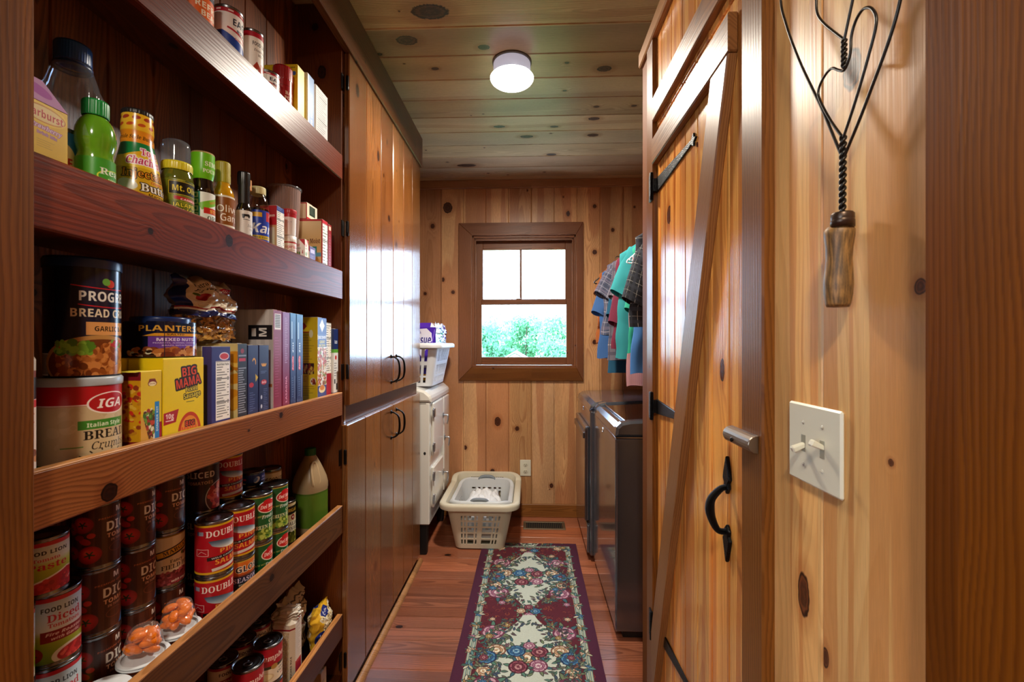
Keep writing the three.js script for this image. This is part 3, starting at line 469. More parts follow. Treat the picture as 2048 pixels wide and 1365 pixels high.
// white enamelled cabinet
{
  const EN = M('#e9e6de', 0.18, { clearcoat: 0.6, clearcoatRoughness: 0.1 }), FX = -0.645, NICKEL = M('#c2c6cc', 0.34, { metalness: 1 });
  const t = thing('enamel_cabinet', 'old white enamelled metal cabinet with latched doors on dark legs', 'cabinet', [-0.9, 0, 3.21]);
  wpart(t, 'body', wbox(-1.19, FX, 0.2, 0.985, 2.895, 3.53, 0.006), EN);
  const top = [[2.885, 0.985], [2.885, 1.03]]; for (let i = 0; i <= 8; i++) { const a = Math.PI / 2 * i / 8; top.push([2.885 + 0.05 * (1 - Math.cos(a)), 1.03 + 0.035 * Math.sin(a)]); }
  const prof = [[-1.19, 0.988], [FX + 0.012, 0.988], [FX + 0.014, 1.012], [FX + 0.008, 1.03], [FX - 0.03, 1.062], [FX - 0.1, 1.082], [-1.1, 1.082], [-1.19, 1.05]];
  wpart(t, 'top', slab(prof, 2.888, 3.54, 'xy', 0.014), EN);
  const doorAt = (d0, d1, y0, y1) => { const g = new THREE.Group(); g.name = 'door'; t.add(g); wpart(g, 'door_panel', wbox(FX, FX + 0.018, y0, y1, d0, d1, 0.008), EN); return g; };
  const latch = (g, d, y, s) => wpart(g, 'latch', merge([wbox(FX + 0.016, FX + 0.024, y - 0.02, y + 0.02, d - 0.012, d + 0.022, 0.003), taperTube([V(FX + 0.024, y, d), V(FX + 0.05, y, d), V(FX + 0.055, y - 0.02 * s, d - 0.004), V(FX + 0.05, y - 0.06 * s, d - 0.008)], [0.006, 0.007, 0.006, 0.005], 16, 8)]), NICKEL);
  const hng = (g, d, y) => wpart(g, 'hinge', merge([wbox(FX + 0.014, FX + 0.022, y - 0.024, y + 0.024, d - 0.026, d + 0.04, 0.004), lathe([[0, -0.03], [0.008, -0.028], [0.008, 0.028], [0, 0.032]], 12).translate(FX + 0.02, y, -d)]), NICKEL);
  const a = doorAt(2.95, 3.27, 0.628, 1.0 - 0.022), b = doorAt(2.95, 3.27, 0.29, 0.56), c = doorAt(3.3, 3.51, 0.29, 0.978);
  hng(a, 2.945, 0.915); hng(a, 2.945, 0.69); hng(b, 2.945, 0.5); hng(b, 2.945, 0.35); latch(a, 3.26, 0.85, 1); latch(c, 3.315, 0.68, 1); latch(b, 3.26, 0.44, 1);
  for (const [x, d] of [[-0.69, 2.935], [-0.69, 3.49], [-1.14, 2.935], [-1.14, 3.49]]) wpart(t, 'leg', (() => { const g = cbox(0.06, 0.2, 0.06, 0.006), p = g.attributes.position; for (let i = 0; i < p.count; i++) if (p.getY(i) < 0) { p.setX(i, p.getX(i) * 0.75); p.setZ(i, p.getZ(i) * 0.75); } g.computeVertexNormals(); return g.translate(x, 0.1, -d); })(), M('#101012', 0.5));
  wpart(t, 'side_seam', wbox(-1.15, FX - 0.02, 0.978, 0.984, 2.8935, 2.8955, 0.0005), M('#b7b3aa', 0.4));
  wpart(t, 'chip_mark', new THREE.SphereGeometry(0.008, 10, 8).scale(1, 1.3, 0.2).translate(FX - 0.03, 0.66, -2.8945), M('#1c1a18', 0.8));
}
// rounded-rectangle path point: u in 0..1 around, half sizes a (x) and b (d)
function rrect(u, a, b, r) {
  const straight = [2 * (b - r), 2 * (a - r), 2 * (b - r), 2 * (a - r)], arc = Math.PI * r / 2, total = straight[0] * 2 + straight[1] * 2 + 4 * arc;
  let s = ((u % 1) + 1) % 1 * total;
  const corners = [[a - r, b - r], [-(a - r), b - r], [-(a - r), -(b - r)], [a - r, -(b - r)]], dirs = [[0, 1], [-1, 0], [0, -1], [1, 0]], nrm = [[1, 0], [0, 1], [-1, 0], [0, -1]];
  for (let k = 0; k < 4; k++) {
    if (s < straight[k]) { const c = corners[(k + 3) % 4], st = [c[0] + nrm[k][0] * r, c[1] + nrm[k][1] * r]; return [st[0] + dirs[k][0] * s, st[1] + dirs[k][1] * s, nrm[k][0], nrm[k][1]]; }
    s -= straight[k];
    if (s < arc) { const th = k * Math.PI / 2 + s / r; return [corners[k][0] + Math.cos(th) * r, corners[k][1] + Math.sin(th) * r, Math.cos(th), Math.sin(th)]; }
    s -= arc;
  }
  return [a, -(b - r), 1, 0];
}
// tapered laundry basket: bottom and top half sizes, height, hole pattern in cells
function basket(t, o) {
  const { a0, b0, a1, b1, h, r, nu, nv, hole, mat, lip = 0.022, rise = () => 0 } = o;
  const at = (u, v) => { const p = rrect(u, lerp(a0, a1, v), lerp(b0, b1, v), r * (0.8 + 0.2 * v)); return new THREE.Vector3(p[0], h * v + rise(u) * v, -p[1]); };
  part(t, 'wall', gridShell(nu, nv, at, hole, 0.003), mat);
  part(t, 'bottom', gridShell(nu, 3, (u, v) => { const p = rrect(u, a0 * (1 - v * 0.97), b0 * (1 - v * 0.97), Math.max(0.002, r * 0.8 * (1 - v))); return new THREE.Vector3(p[0], 0.004 - 0.0001 * v, -p[1]); }, null, 0.003), mat);
  const prof = [[0.0, -0.004], [lip * 0.6, 0.004], [lip, -0.001], [lip * 1.12, -0.012], [lip * 1.05, -lip], [lip * 1.0, -lip]];
  part(t, 'rim', gridShell(nu, 5, (u, v) => { const p = rrect(u, a1, b1, r), q = prof[Math.round(v * 5)]; return new THREE.Vector3(p[0] + p[2] * q[0], h + rise(u) + q[1], -(p[1] + p[3] * q[0])); }, null, 0.003), mat);
}
{
  const BEIGE = M('#d8cfb8', 0.42);
  const t = thing('laundry_basket', 'big beige plastic laundry basket with lattice windows on the floor', 'laundry basket', [-0.335, 0.0092, 3.265]);
  const NU = 168, NV = 30;
  // long sides lie along the corridor; the near end shows two lattice windows of four by five openings
  const hole = (i, j) => {
    const p = rrect((i + 0.5) / NU, 0.2, 0.29, 0.05); const y = (j + 0.5) / NV;
    if (Math.abs(p[3]) < 0.99 && Math.abs(p[2]) < 0.99) return false;
    const s = Math.abs(p[3]) > 0.99 ? p[0] : p[1], L = Math.abs(p[3]) > 0.99 ? 0.125 : 0.2;
    const q = Math.abs(s) - 0.018; if (q < 0 || Math.abs(s) > L || j < 3 || j > 22) return false;
    return q % 0.0243 < 0.0155 && (j - 3) % 4 !== 3;
  };
  const end = (u) => { const p = rrect(u, 0.2, 0.29, 0.05); return p[3]; };
  basket(t, { a0: 0.165, b0: 0.265, a1: 0.228, b1: 0.3, h: 0.305, r: 0.06, nu: NU, nv: NV, hole, mat: BEIGE, lip: 0.034, rise: (u) => { const p = rrect(u, 0.2, 0.29, 0.05); return (p[1] > 0.2 ? 0.035 * sstep(0.15, 0.29, p[1]) : 0); } });
  // slots under the far rim
  for (let i = 0; i < 12; i++) part(t, 'grip_slot', cbox(0.012, 0.016, 0.002, 0.0005).translate(-0.12 + i * 0.0155 + (i > 5 ? 0.07 : 0), 0.303, -0.2935), M('#3a2a1c', 0.9));
  const GREY = M('#d3d6d8', 0.42), t2 = thing('washing_basket', 'pale grey tub with dark grey handles sitting inside the beige laundry basket', 'laundry basket', [-0.335, 0.0425, 3.265]);
  const hole2 = (i, j) => { const p = rrect((i + 0.5) / NU, 0.2, 0.25, 0.05); if (Math.max(Math.abs(p[2]), Math.abs(p[3])) < 0.99) return false; const s = Math.abs(p[3]) > 0.99 ? p[0] : p[1]; return j > 3 && j < 17 && Math.abs(s) < 0.14 && Math.floor((s + 0.2) / 0.022) % 2 === 0 && j % 5 !== 0; };
  basket(t2, { a0: 0.14, b0: 0.225, a1: 0.188, b1: 0.255, h: 0.245, r: 0.075, nu: NU, nv: 22, hole: hole2, mat: GREY, lip: 0.022, rise: (u) => { const p = rrect(u, 0.2, 0.25, 0.075); return Math.abs(p[1]) > 0.17 ? 0.03 * sstep(0.16, 0.25, Math.abs(p[1])) : 0; } });
  for (const s of [1, -1]) part(t2, 'handle', taperTube([V(-0.065, 0.268, s * 0.258), V(-0.04, 0.285, s * 0.265), V(0, 0.29, s * 0.267), V(0.04, 0.285, s * 0.265), V(0.065, 0.268, s * 0.258)], [0.008, 0.0125, 0.0125, 0.0125, 0.008], 24, 10), M('#7d868f', 0.5));
  const n = createNoise2D(rng(8));
  const cl = new THREE.Mesh(gridShell(40, 40, (u, v) => { const ux = u * 2 - 1, uy = v * 2 - 1, x = 0.138 * ux * Math.sqrt(1 - uy * uy / 2), d = 0.21 * uy * Math.sqrt(1 - ux * ux / 2), q = Math.max(Math.abs(u - 0.5), Math.abs(v - 0.5)) * 2; return new THREE.Vector3(x, 0.03 + 0.195 * (1 - q ** 6 * 0.4) + 0.025 * n(x * 11, d * 11) + 0.01 * n(x * 34 + 4, d * 28), -d); }, null, 0.006, false), M('#eef0f4', 0.85));
  cl.name = 'white_laundry'; cl.castShadow = cl.receiveShadow = true; cl.position.set(-0.335, 0.0425, -3.265); cl.userData = { label: 'rumpled white laundry heaped inside the pale grey tub', category: 'laundry' }; scene.add(cl);
}
// white basket and wrapped tissue pack on the enamel cabinet
{
  const WH = M('#e6e8ee', 0.4), NU = 160, NV = 24;
  const t = thing('plastic_basket', 'white slotted plastic basket standing on top of the enamel cabinet', 'basket', [-0.785, 1.0835, 3.2]);
  const hole = (i, j) => {
    const p = rrect((i + 0.5) / NU, 0.185, 0.27, 0.05); if (Math.max(Math.abs(p[2]), Math.abs(p[3])) < 0.99) return false;
    const s = Math.abs(p[3]) > 0.99 ? p[0] : p[1], band = (j > 1 && j < 5) ? 0 : (j > 5 && j < 12) ? 1 : (j > 13 && j < 21) ? 2 : -1;
    const L = Math.abs(p[3]) > 0.99 ? 0.125 : 0.2; return band >= 0 && Math.abs(s) < L && (s + 0.4) % 0.042 < 0.021;
  };
  basket(t, { a0: 0.135, b0: 0.215, a1: 0.185, b1: 0.27, h: 0.28, r: 0.05, nu: NU, nv: NV, hole, mat: WH, lip: 0.024 });
}
// ---------------------------------------------------------------- washer and dryer
{
  const SL = new THREE.MeshPhysicalMaterial({ color: '#70747e', metalness: 0.75, roughness: 0.17, clearcoat: 0.5, clearcoatRoughness: 0.06 }), DK = M('#08080a', 0.04, { clearcoat: 1 }), STEEL = M('#777a80', 0.22, { metalness: 0.95 }), BLK = M('#0a0a0b', 0.5), CH = M('#d8dce2', 0.12, { metalness: 1 });
  const rbox = (x0, x1, y0, y1, d0, d1, r, seg = 4) => { const s = new THREE.Shape(), a = x1 - x0, c = y1 - y0; s.moveTo(x0 + r, y0); s.lineTo(x1 - r, y0); s.quadraticCurveTo(x1, y0, x1, y0 + r); s.lineTo(x1, y1 - r); s.quadraticCurveTo(x1, y1, x1 - r, y1); s.lineTo(x0 + r, y1); s.quadraticCurveTo(x0, y1, x0, y1 - r); s.lineTo(x0, y0 + r); s.quadraticCurveTo(x0, y0, x0 + r, y0); return new THREE.ExtrudeGeometry(s, { depth: d1 - d0 - 2 * r, bevelEnabled: true, bevelSize: r * 0.7, bevelThickness: r, bevelOffset: -r * 0.7, bevelSegments: seg, curveSegments: 6 }).translate(0, 0, -d1 + r); };
  const w = thing('washing_machine', 'dark slate top-loading washing machine with black glass lid nearest the door', 'washing machine', [0.75, 0, 2.47]);
  wpart(w, 'body', rbox(0.392, 1.14, 0.04, 0.93, 2.105, 2.83, 0.012), SL);
  wpart(w, 'base', wbox(0.43, 1.12, 0, 0.05, 2.13, 2.82, 0.004), BLK);
  wpart(w, 'trim_strip', wbox(0.3905, 1.14, 0.931, 0.936, 2.1035, 2.832, 0.001), CH);
  // deck: ends stand above the sunk glass lid and rise towards the back
  const deckEnd = (d0, d1) => slab([[0.392, 0.937], [1.14, 0.937], [1.14, 1.06], [1.0, 1.04], [0.46, 1.008], [0.42, 1.0], [0.398, 0.98]], d0, d1, 'xy', 0.012);
  wpart(w, 'deck', merge([deckEnd(2.105, 2.17), deckEnd(2.77, 2.832), slab([[0.392, 0.937], [0.5, 0.937], [0.5, 0.985], [0.47, 0.993], [0.42, 0.99], [0.398, 0.972]], 2.12, 2.82, 'xy', 0.006), wbox(1.0, 1.14, 0.937, 1.045, 2.12, 2.82, 0.006)]), SL);
  wpart(w, 'lid', slab([[0.455, 0.985], [1.0, 1.018], [1.0, 1.03], [0.455, 0.998]], 2.165, 2.775, 'xy', 0.003), DK);
  wpart(w, 'lid_edge', tube([V(0.452, 0.998, 2.17), V(0.451, 0.998, 2.47), V(0.452, 0.998, 2.77)], 0.0045, 20, 8), CH);
  wpart(w, 'console', slab([[1.0, 1.03], [1.14, 1.03], [1.14, 1.14], [1.06, 1.14]], 2.11, 2.825, 'xy', 0.008), SL);
  const badge = (g, y, d, x = 0.391) => wpart(g, 'badge', new THREE.TorusGeometry(0.011, 0.0026, 8, 24).rotateY(Math.PI / 2).translate(x, y, -d), CH);
  badge(w, 0.9, 2.47);
  const r = thing('tumble_dryer', 'dark slate tumble dryer with square front door beside the back wall', 'dryer', [0.75, 0, 3.2]);
  wpart(r, 'body', rbox(0.374, 1.14, 0.04, 0.945, 2.85, 3.565, 0.012), SL);
  wpart(r, 'base', wbox(0.43, 1.12, 0, 0.05, 2.87, 3.55, 0.004), BLK);
  wpart(r, 'top', slab([[0.37, 0.948], [1.14, 0.948], [1.14, 1.02], [0.45, 1.004], [0.41, 0.998], [0.38, 0.98]], 2.848, 3.567, 'xy', 0.014), SL);
  wpart(r, 'trim_strip', wbox(0.3685, 1.14, 0.943, 0.949, 2.849, 3.566, 0.001), CH);
  const dr = new THREE.Group(); dr.name = 'door'; r.add(dr);
  wpart(dr, 'door_panel', rbox(0.35, 0.375, 0.24, 0.84, 2.9, 3.5, 0.01), SL);
  wpart(dr, 'handle', rbox(0.337, 0.354, 0.76, 0.8, 2.92, 3.48, 0.006), STEEL);
  wpart(dr, 'edge_strip', wbox(0.346, 0.36, 0.25, 0.83, 2.892, 2.902, 0.002), STEEL);
  wpart(r, 'kick_panel', rbox(0.358, 0.376, 0.05, 0.225, 2.87, 3.54, 0.008), SL);
  badge(r, 0.915, 3.2, 0.373);
}
// ---------------------------------------------------------------- printed labels, packed on two sheets
const PAGES = [];
function newPage() { const c = document.createElement('canvas'); c.width = c.height = 2048; const x = c.getContext('2d'); x.fillStyle = '#888'; x.fillRect(0, 0, 2048, 2048); const t = new THREE.CanvasTexture(c); t.colorSpace = THREE.SRGBColorSpace; PAGES.push({ c, x, t, cx: 0, cy: 0, row: 0, m: new Map() }); return PAGES[PAGES.length - 1]; }
function print(w, h, draw, vs = 1) {   // vs < 1: the design fills only the upper share, the rest stands behind a shelf lip
  let p = PAGES[PAGES.length - 1] ?? newPage();
  if (p.cx + w + 4 > 2048) { p.cx = 0; p.cy += p.row + 4; p.row = 0; }
  if (p.cy + h + 4 > 2048) p = newPage();
  const x = p.x; x.save(); x.translate(p.cx + 2, p.cy + 2); x.beginPath(); x.rect(0, 0, w, h); x.clip(); if (vs < 1) { x.save(); x.translate(0, h * vs); draw(x, w, h); x.restore(); x.scale(1, vs); x.beginPath(); x.rect(0, 0, w, h); x.clip(); } draw(x, w, h); x.restore();
  const e = 0.6, rect = [(p.cx + 2 + e) / 2048, 1 - (p.cy + 2 + h - e) / 2048, (p.cx + 2 + w - e) / 2048, 1 - (p.cy + 2 + e) / 2048];
  p.cx += w + 4; p.row = Math.max(p.row, h);
  return { rect, page: p };
}
function ink(lab, rough = 0.38, extra = {}) { const k = rough + JSON.stringify(extra); if (!lab.page.m.has(k)) lab.page.m.set(k, new THREE.MeshPhysicalMaterial({ map: lab.page.t, roughness: rough, ...extra })); return lab.page.m.get(k); }
const fill = (x, c, a, b, w, h) => { x.fillStyle = c; x.fillRect(a, b, w, h); };
const oval = (x, c, a, b, rx, ry = rx, rot = 0) => { x.fillStyle = c; x.beginPath(); x.ellipse(a, b, rx, ry, rot, 0, 6.2832); x.fill(); };
function tx(x, s, a, b, size, color, o = {}) {
  x.save(); x.translate(a, b); if (o.rot) x.rotate(o.rot);
  x.font = `${o.it ? 'italic ' : ''}${o.thin ? '' : 'bold '}${size}px ${o.fam ?? 'sans-serif'}`; x.textAlign = o.al ?? 'center'; x.textBaseline = 'middle';
  let k = 1; if (o.w) k = o.w / x.measureText(s).width; x.transform(k, 0, o.skew ?? 0, 1, 0, 0);
  if (o.stroke) { x.lineWidth = o.sw ?? size * 0.2; x.strokeStyle = o.stroke; x.lineJoin = 'round'; x.strokeText(s, 0, 0); }
  x.fillStyle = color; x.fillText(s, 0, 0); x.restore();
}
const poly = (x, c, pts) => { x.fillStyle = c; x.beginPath(); pts.forEach((p, i) => i ? x.lineTo(...p) : x.moveTo(...p)); x.closePath(); x.fill(); };
function bits(x, a, b, w, h, cols, n, r0, r1, seed = 3) { const R = rng(seed); for (let i = 0; i < n; i++) { const r = lerp(r0, r1, R()); oval(x, cols[Math.floor(R() * cols.length)], a + R() * w, b + R() * h, r, r * (0.5 + R() * 0.5), R() * 3); } }
function nutrition(x, a, b, w, h, seed = 1) {
  fill(x, '#f3f1ea', a, b, w, h); const R = rng(seed); fill(x, '#111', a + 2, b + 2, w - 4, 1); tx(x, 'Nutrition Facts', a + w / 2, b + h * 0.035 + 4, Math.max(6, h * 0.045), '#111', { w: w * 0.86 });
  for (let i = 0; i < 20; i++) { const y = b + h * (0.1 + i * 0.044); fill(x, '#222', a + w * 0.07, y, w * (0.3 + 0.45 * R()), Math.max(1, h * 0.009)); if (i % 3) fill(x, '#222', a + w * 0.8, y, w * 0.12, Math.max(1, h * 0.009)); if (i === 4 || i === 13) fill(x, '#111', a + w * 0.05, y + h * 0.02, w * 0.9, h * 0.011); }
}
const lines = (x, c, a, b, w, n, gap, seed = 2, th = 1.4) => { const R = rng(seed); for (let i = 0; i < n; i++) fill(x, c, a, b + i * gap, w * (0.5 + 0.5 * R()), th); };
function tomato(x, a, b, r) { const g = x.createRadialGradient(a - r * 0.3, b - r * 0.3, r * 0.1, a, b, r); g.addColorStop(0, '#e8553f'); g.addColorStop(0.5, '#c4241c'); g.addColorStop(1, '#8a1410'); oval(x, g, a, b, r, r * 0.95); x.strokeStyle = '#2f4a1d'; x.lineWidth = r * 0.13; for (let k = 0; k < 5; k++) { x.beginPath(); x.moveTo(a, b); x.lineTo(a + Math.cos(k * 1.26 + 0.3) * r * 0.45, b + Math.sin(k * 1.26 + 0.3) * r * 0.4); x.stroke(); } }
const L = {};
const CW = 384, CH = 200;   // labels that wrap a whole tin: the middle faces the aisle
L.diced = print(CW, CH, (x, w, h) => {
  fill(x, '#44200f', 0, 0, w, h); for (let i = 0; i < 24; i++) fill(x, i % 2 ? '#542816' : '#40190c', i * 16, 0, 15, h);
  poly(x, '#27486a', [[0, h], [0, h * 0.7], [110, h * 0.96], [150, h]]); poly(x, '#2d66a8', [[w * 0.62, h], [w * 0.75, h * 0.62], [w, h * 0.5], [w, h]]);
  tomato(x, 146, 158, 31); tomato(x, 128, 56, 29); oval(x, '#b0241c', 134, 112, 17, 10, 0.5); oval(x, '#c42c20', 150, 94, 11, 9); oval(x, '#8f1a14', 118, 98, 14, 9); tomato(x, 94, 150, 24); tomato(x, 92, 70, 22);
  tx(x, 'DICED', 246, 74, 44, '#ece6da', { w: 122 }); tx(x, 'TOMATOES', 248, 106, 22, '#e8b48c', { w: 118 }); tx(x, 'IN TOMATO JUICE', 246, 124, 10, '#c98f6d', { w: 92 });
  tx(x, 'PREMIUM QUALITY', 222, 44, 8, '#c8673f', { w: 110 }); tx(x, 'M', 228, 21, 26, '#f2eee6', { w: 24 }); x.strokeStyle = '#7a3a22'; x.lineWidth = 2; x.beginPath(); x.ellipse(222, 150, 26, 15, 0, 0, 7); x.stroke();
  fill(x, '#e9e4da', 8, 70, 30, 62); for (let i = 0; i < 9; i++) fill(x, '#222', 10 + i * 3, 74, 1.4, 54);
});
L.dicedFood = print(CW, CH, (x, w, h) => {
  const g = x.createLinearGradient(0, 0, 0, h); g.addColorStop(0, '#b9d7ea'); g.addColorStop(0.5, '#e9eef0'); g.addColorStop(0.62, '#b7c23a'); g.addColorStop(1, '#6d8a1e'); fill(x, g, 0, 0, w, h); fill(x, '#c4202c', 0, 0, w, 13);
  tx(x, 'FOOD LION', 196, 36, 20, '#16202e', { w: 92 }); tx(x, 'Diced', 206, 64, 30, '#c22336', { w: 84, fam: 'serif' }); tx(x, 'Tomatoes', 206, 86, 16, '#c8414e', { w: 78, fam: 'serif' });
  fill(x, '#8f1425', 150, 102, 116, 34); tx(x, 'Fire Roasted', 208, 112, 13, '#f3dfd8', { it: 1, w: 96 }); tx(x, 'with Garlic', 208, 127, 12, '#f3dfd8', { it: 1, w: 72 });
  tomato(x, 132, 170, 24); oval(x, '#e9e2d3', 232, 184, 58, 32); oval(x, '#b3202a', 234, 184, 48, 25); bits(x, 196, 166, 76, 36, ['#d6343a', '#a11a22', '#e05a4c'], 40, 4, 9);
  tx(x, '29', 284, 194, 12, '#fff');
});
L.paste = print(CW, CH, (x, w, h) => {
  const g = x.createLinearGradient(0, 0, 0, h); g.addColorStop(0, '#cfe0ea'); g.addColorStop(0.34, '#dfe7d8'); g.addColorStop(0.5, '#b9c637'); g.addColorStop(1, '#7e8c22'); fill(x, g, 0, 0, w, h); fill(x, '#c4202c', 0, 0, w, 16);
  tx(x, 'FOOD LION', 196, 42, 22, '#16202e', { w: 110 }); tx(x, 'Tomato', 196, 68, 18, '#c8414e', { w: 64, fam: 'serif' }); tx(x, 'Paste', 200, 96, 36, '#c22336', { w: 100, fam: 'serif' });
  poly(x, '#f0ebdf', [[80, h], [130, 168], [250, 118], [300, 130], [300, h]]); poly(x, '#b31d28', [[92, h], [140, 172], [250, 124], [296, 136], [296, h]]); bits(x, 120, 150, 160, 50, ['#c92d34', '#98151f', '#d8443f'], 40, 4, 10); tx(x, '170', 262, 168, 12, '#eee', { rot: -0.3 });
});
L.peas = print(CW, CH, (x, w, h) => {
  fill(x, '#e3d6b3', 0, 0, w, h); for (let i = 0; i < 12; i++) fill(x, i % 2 ? '#dccda6' : '#e8dcbd', i * 32, 0, 30, h); fill(x, '#8d6b1e', 0, 0, w, 6);
  poly(x, '#14120e', [[130, 66], [300, 18], [330, 22], [318, 58], [286, 60], [140, 96]]); poly(x, '#d9a62a', [[138, 68], [298, 24], [296, 52], [142, 88]]); tx(x, 'MARGARET', 222, 56, 21, '#1c1710', { rot: -0.25, w: 130, fam: 'serif' });
  oval(x, '#7b1a1c', 240, 86, 8); oval(x, '#a12422', 256, 84, 8); oval(x, '#47651f', 230, 84, 7); tx(x, 'Fancy', 206, 106, 17, '#1b1610', { fam: 'serif', w: 48 }); tx(x, 'FIELD PEAS', 218, 128, 24, '#1b1610', { fam: 'serif', w: 128 });
  fill(x, '#7c2630', 0, 148, w, 52); bits(x, 0, 146, w, 54, ['#9c3a44', '#7a2530', '#b6555a', '#5e1a22'], 220, 5, 8); tx(x, 'with snaps', 220, 186, 13, '#f2e8d5', { it: 1, w: 70 });
});
L.salmon = print(CW, CH, (x, w, h) => {
  fill(x, '#b01422', 0, 0, w, h); fill(x, '#d6a51e', 0, 0, w, 9); fill(x, '#d6a51e', 0, h - 9, w, 9);
  tx(x, "DOUBLE Q", 210, 38, 34, '#f4eee6', { fam: 'serif', w: 158 }); fill(x, '#3b4c7a', 98, 26, 26, 16); for (let i = 0; i < 5; i++) fill(x, '#e8e0da', 106, 27 + i * 3.2, 18, 1.4);
  const g = x.createLinearGradient(0, 60, 0, 100); g.addColorStop(0, '#25334a'); g.addColorStop(0.55, '#7e91a6'); g.addColorStop(1, '#e2e2dc'); x.fillStyle = g; x.beginPath(); x.moveTo(140, 66); x.quadraticCurveTo(200, 62, 262, 92); x.lineTo(290, 82); x.lineTo(284, 104); x.quadraticCurveTo(200, 114, 152, 86); x.closePath(); x.fill();
  oval(x, '#e0b42c', 276, 62, 15); oval(x, '#b58616', 276, 62, 9);
  tx(x, 'PINK', 216, 112, 24, '#e9a23a', { w: 84 }); x.save(); x.translate(210, 134); x.rotate(-0.06); fill(x, '#181214', -74, -7, 170, 14); tx(x, 'WILD CAUGHT ALASKA', 10, 0, 9, '#ddd', { w: 140 }); x.restore(); tx(x, 'SALMON', 224, 154, 28, '#e9a23a', { w: 128 });
  poly(x, '#d9d4ce', [[150, 178], [280, 164], [280, 178], [152, 190]]); x.strokeStyle = '#e5c3bd'; x.lineWidth = 2; x.strokeRect(96, 98, 44, 26); x.beginPath(); x.moveTo(102, 118); x.lineTo(116, 106); x.lineTo(134, 116); x.stroke();
});
L.collard = print(CW, CH, (x, w, h) => {
  const g = x.createLinearGradient(0, 0, 0, h); g.addColorStop(0, '#e07a26'); g.addColorStop(0.3, '#b8501c'); g.addColorStop(0.36, '#241f3d'); g.addColorStop(0.6, '#1e2c1f'); g.addColorStop(1, '#241a12'); fill(x, g, 0, 0, w, h); fill(x, '#c9a23a', 0, 0, w, 6);
  tx(x, 'GLORY', 214, 38, 36, '#1a1530', { w: 120, stroke: '#f0e2c8', sw: 5 }); tx(x, 'SEASONED', 214, 84, 27, '#ecd9ee', { fam: 'serif', w: 136 }); tx(x, 'SOUTHERN STYLE', 214, 106, 10, '#d8c9a8', { w: 96 }); tx(x, 'COLLARD', 212, 126, 20, '#f0e6d0', { fam: 'serif', w: 96 }); tx(x, 'GREENS', 214, 146, 18, '#f0e6d0', { fam: 'serif', w: 80 });
  bits(x, 120, 152, 180, 48, ['#3f5b22', '#27401a', '#5a7530', '#b3713a', '#1d2c12'], 70, 5, 13);
});
L.green = print(CW, CH, (x, w, h) => {
  fill(x, '#1d5a2c', 0, 0, w, h); fill(x, '#174a24', 0, 0, 120, h); fill(x, '#2d7f8c', 96, 16, 46, 54); fill(x, '#3f98a6', 104, 24, 30, 34); fill(x, '#caa93e', 0, 0, w, 4);
  oval(x, '#f1e0d0', 236, 50, 56, 31); oval(x, '#c61f24', 236, 50, 51, 27); oval(x, '#c61f24', 226, 28, 22, 12); tx(x, 'Del Monte', 236, 50, 23, '#fff6ee', { w: 92, it: 1, fam: 'serif' }); tx(x, 'Quality', 242, 66, 9, '#f5d98c');
  tx(x, 'MADE WITH', 176, 92, 10, '#e9d46a', { w: 64, thin: 1 }); tx(x, 'Fresh Cut', 240, 96, 22, '#f4f4ea', { it: 1, w: 86, fam: 'serif' }); tx(x, 'CUT', 252, 120, 21, '#f1e6b8', { fam: 'serif', w: 46 }); tx(x, 'GREEN BEANS', 226, 142, 24, '#f1e6b8', { fam: 'serif', w: 134 });
  bits(x, 130, 156, 170, 44, ['#8fa83c', '#6f8a2a', '#b4c75a', '#587420'], 70, 6, 13);
});
L.italian = print(CW, CH, (x, w, h) => {
  fill(x, '#d9c89a', 0, 0, w, h); poly(x, '#16130d', [[120, 20], [310, 10], [310, 50], [120, 62]]); tx(x, 'MARGARET', 218, 36, 22, '#e0b43a', { w: 150, fam: 'serif' }); oval(x, '#8e1d1f', 220, 72, 14); oval(x, '#e9e3d2', 220, 72, 6); fill(x, '#efe5c9', 0, 90, w, 56);
  tx(x, 'ITALIAN', 220, 104, 24, '#2a2416', { fam: 'serif', w: 110 }); tx(x, 'GREEN BEANS', 220, 130, 22, '#2a2416', { fam: 'serif', w: 140 }); fill(x, '#6d6b1e', 0, 146, w, 54); bits(x, 0, 146, w, 54, ['#8d8a2c', '#565614', '#a8a244', '#3c3f10'], 120, 6, 13);
});
L.creamCan = print(CW, CH, (x, w, h) => { fill(x, '#d9c9a0', 0, 0, w, h); fill(x, '#8c6d3a', 0, 0, w, 8); tx(x, 'FOOD LION', 214, 40, 26, '#2a2117', { w: 120 }); oval(x, '#6f4a1e', 130, 50, 40, 20); tx(x, 'Mushroom', 216, 84, 24, '#4a2c18', { fam: 'serif', it: 1, w: 110 }); tx(x, 'Gravy', 216, 112, 24, '#4a2c18', { fam: 'serif', it: 1, w: 70 }); bits(x, 130, 134, 170, 60, ['#b08a50', '#8f6a38', '#c9a66c'], 50, 6, 15); });
L.tuna = print(CW, 70, (x, w, h) => { fill(x, '#1f3a86', 0, 0, w, h); fill(x, '#0f1f55', 0, 52, w, 18); tx(x, 'Solid', 246, 22, 20, '#eef', { it: 1, fam: 'serif', w: 48 }); oval(x, '#dfe7ee', 196, 36, 14, 22, 0.4); oval(x, '#4d6fb0', 190, 34, 9, 16, 0.4); tx(x, 'Albacore', 250, 44, 14, '#dfe7ff', { w: 66, fam: 'serif', it: 1 }); fill(x, '#a8242c', 120, 22, 26, 14); tx(x, 'TUNA', 130, 58, 10, '#fff'); });
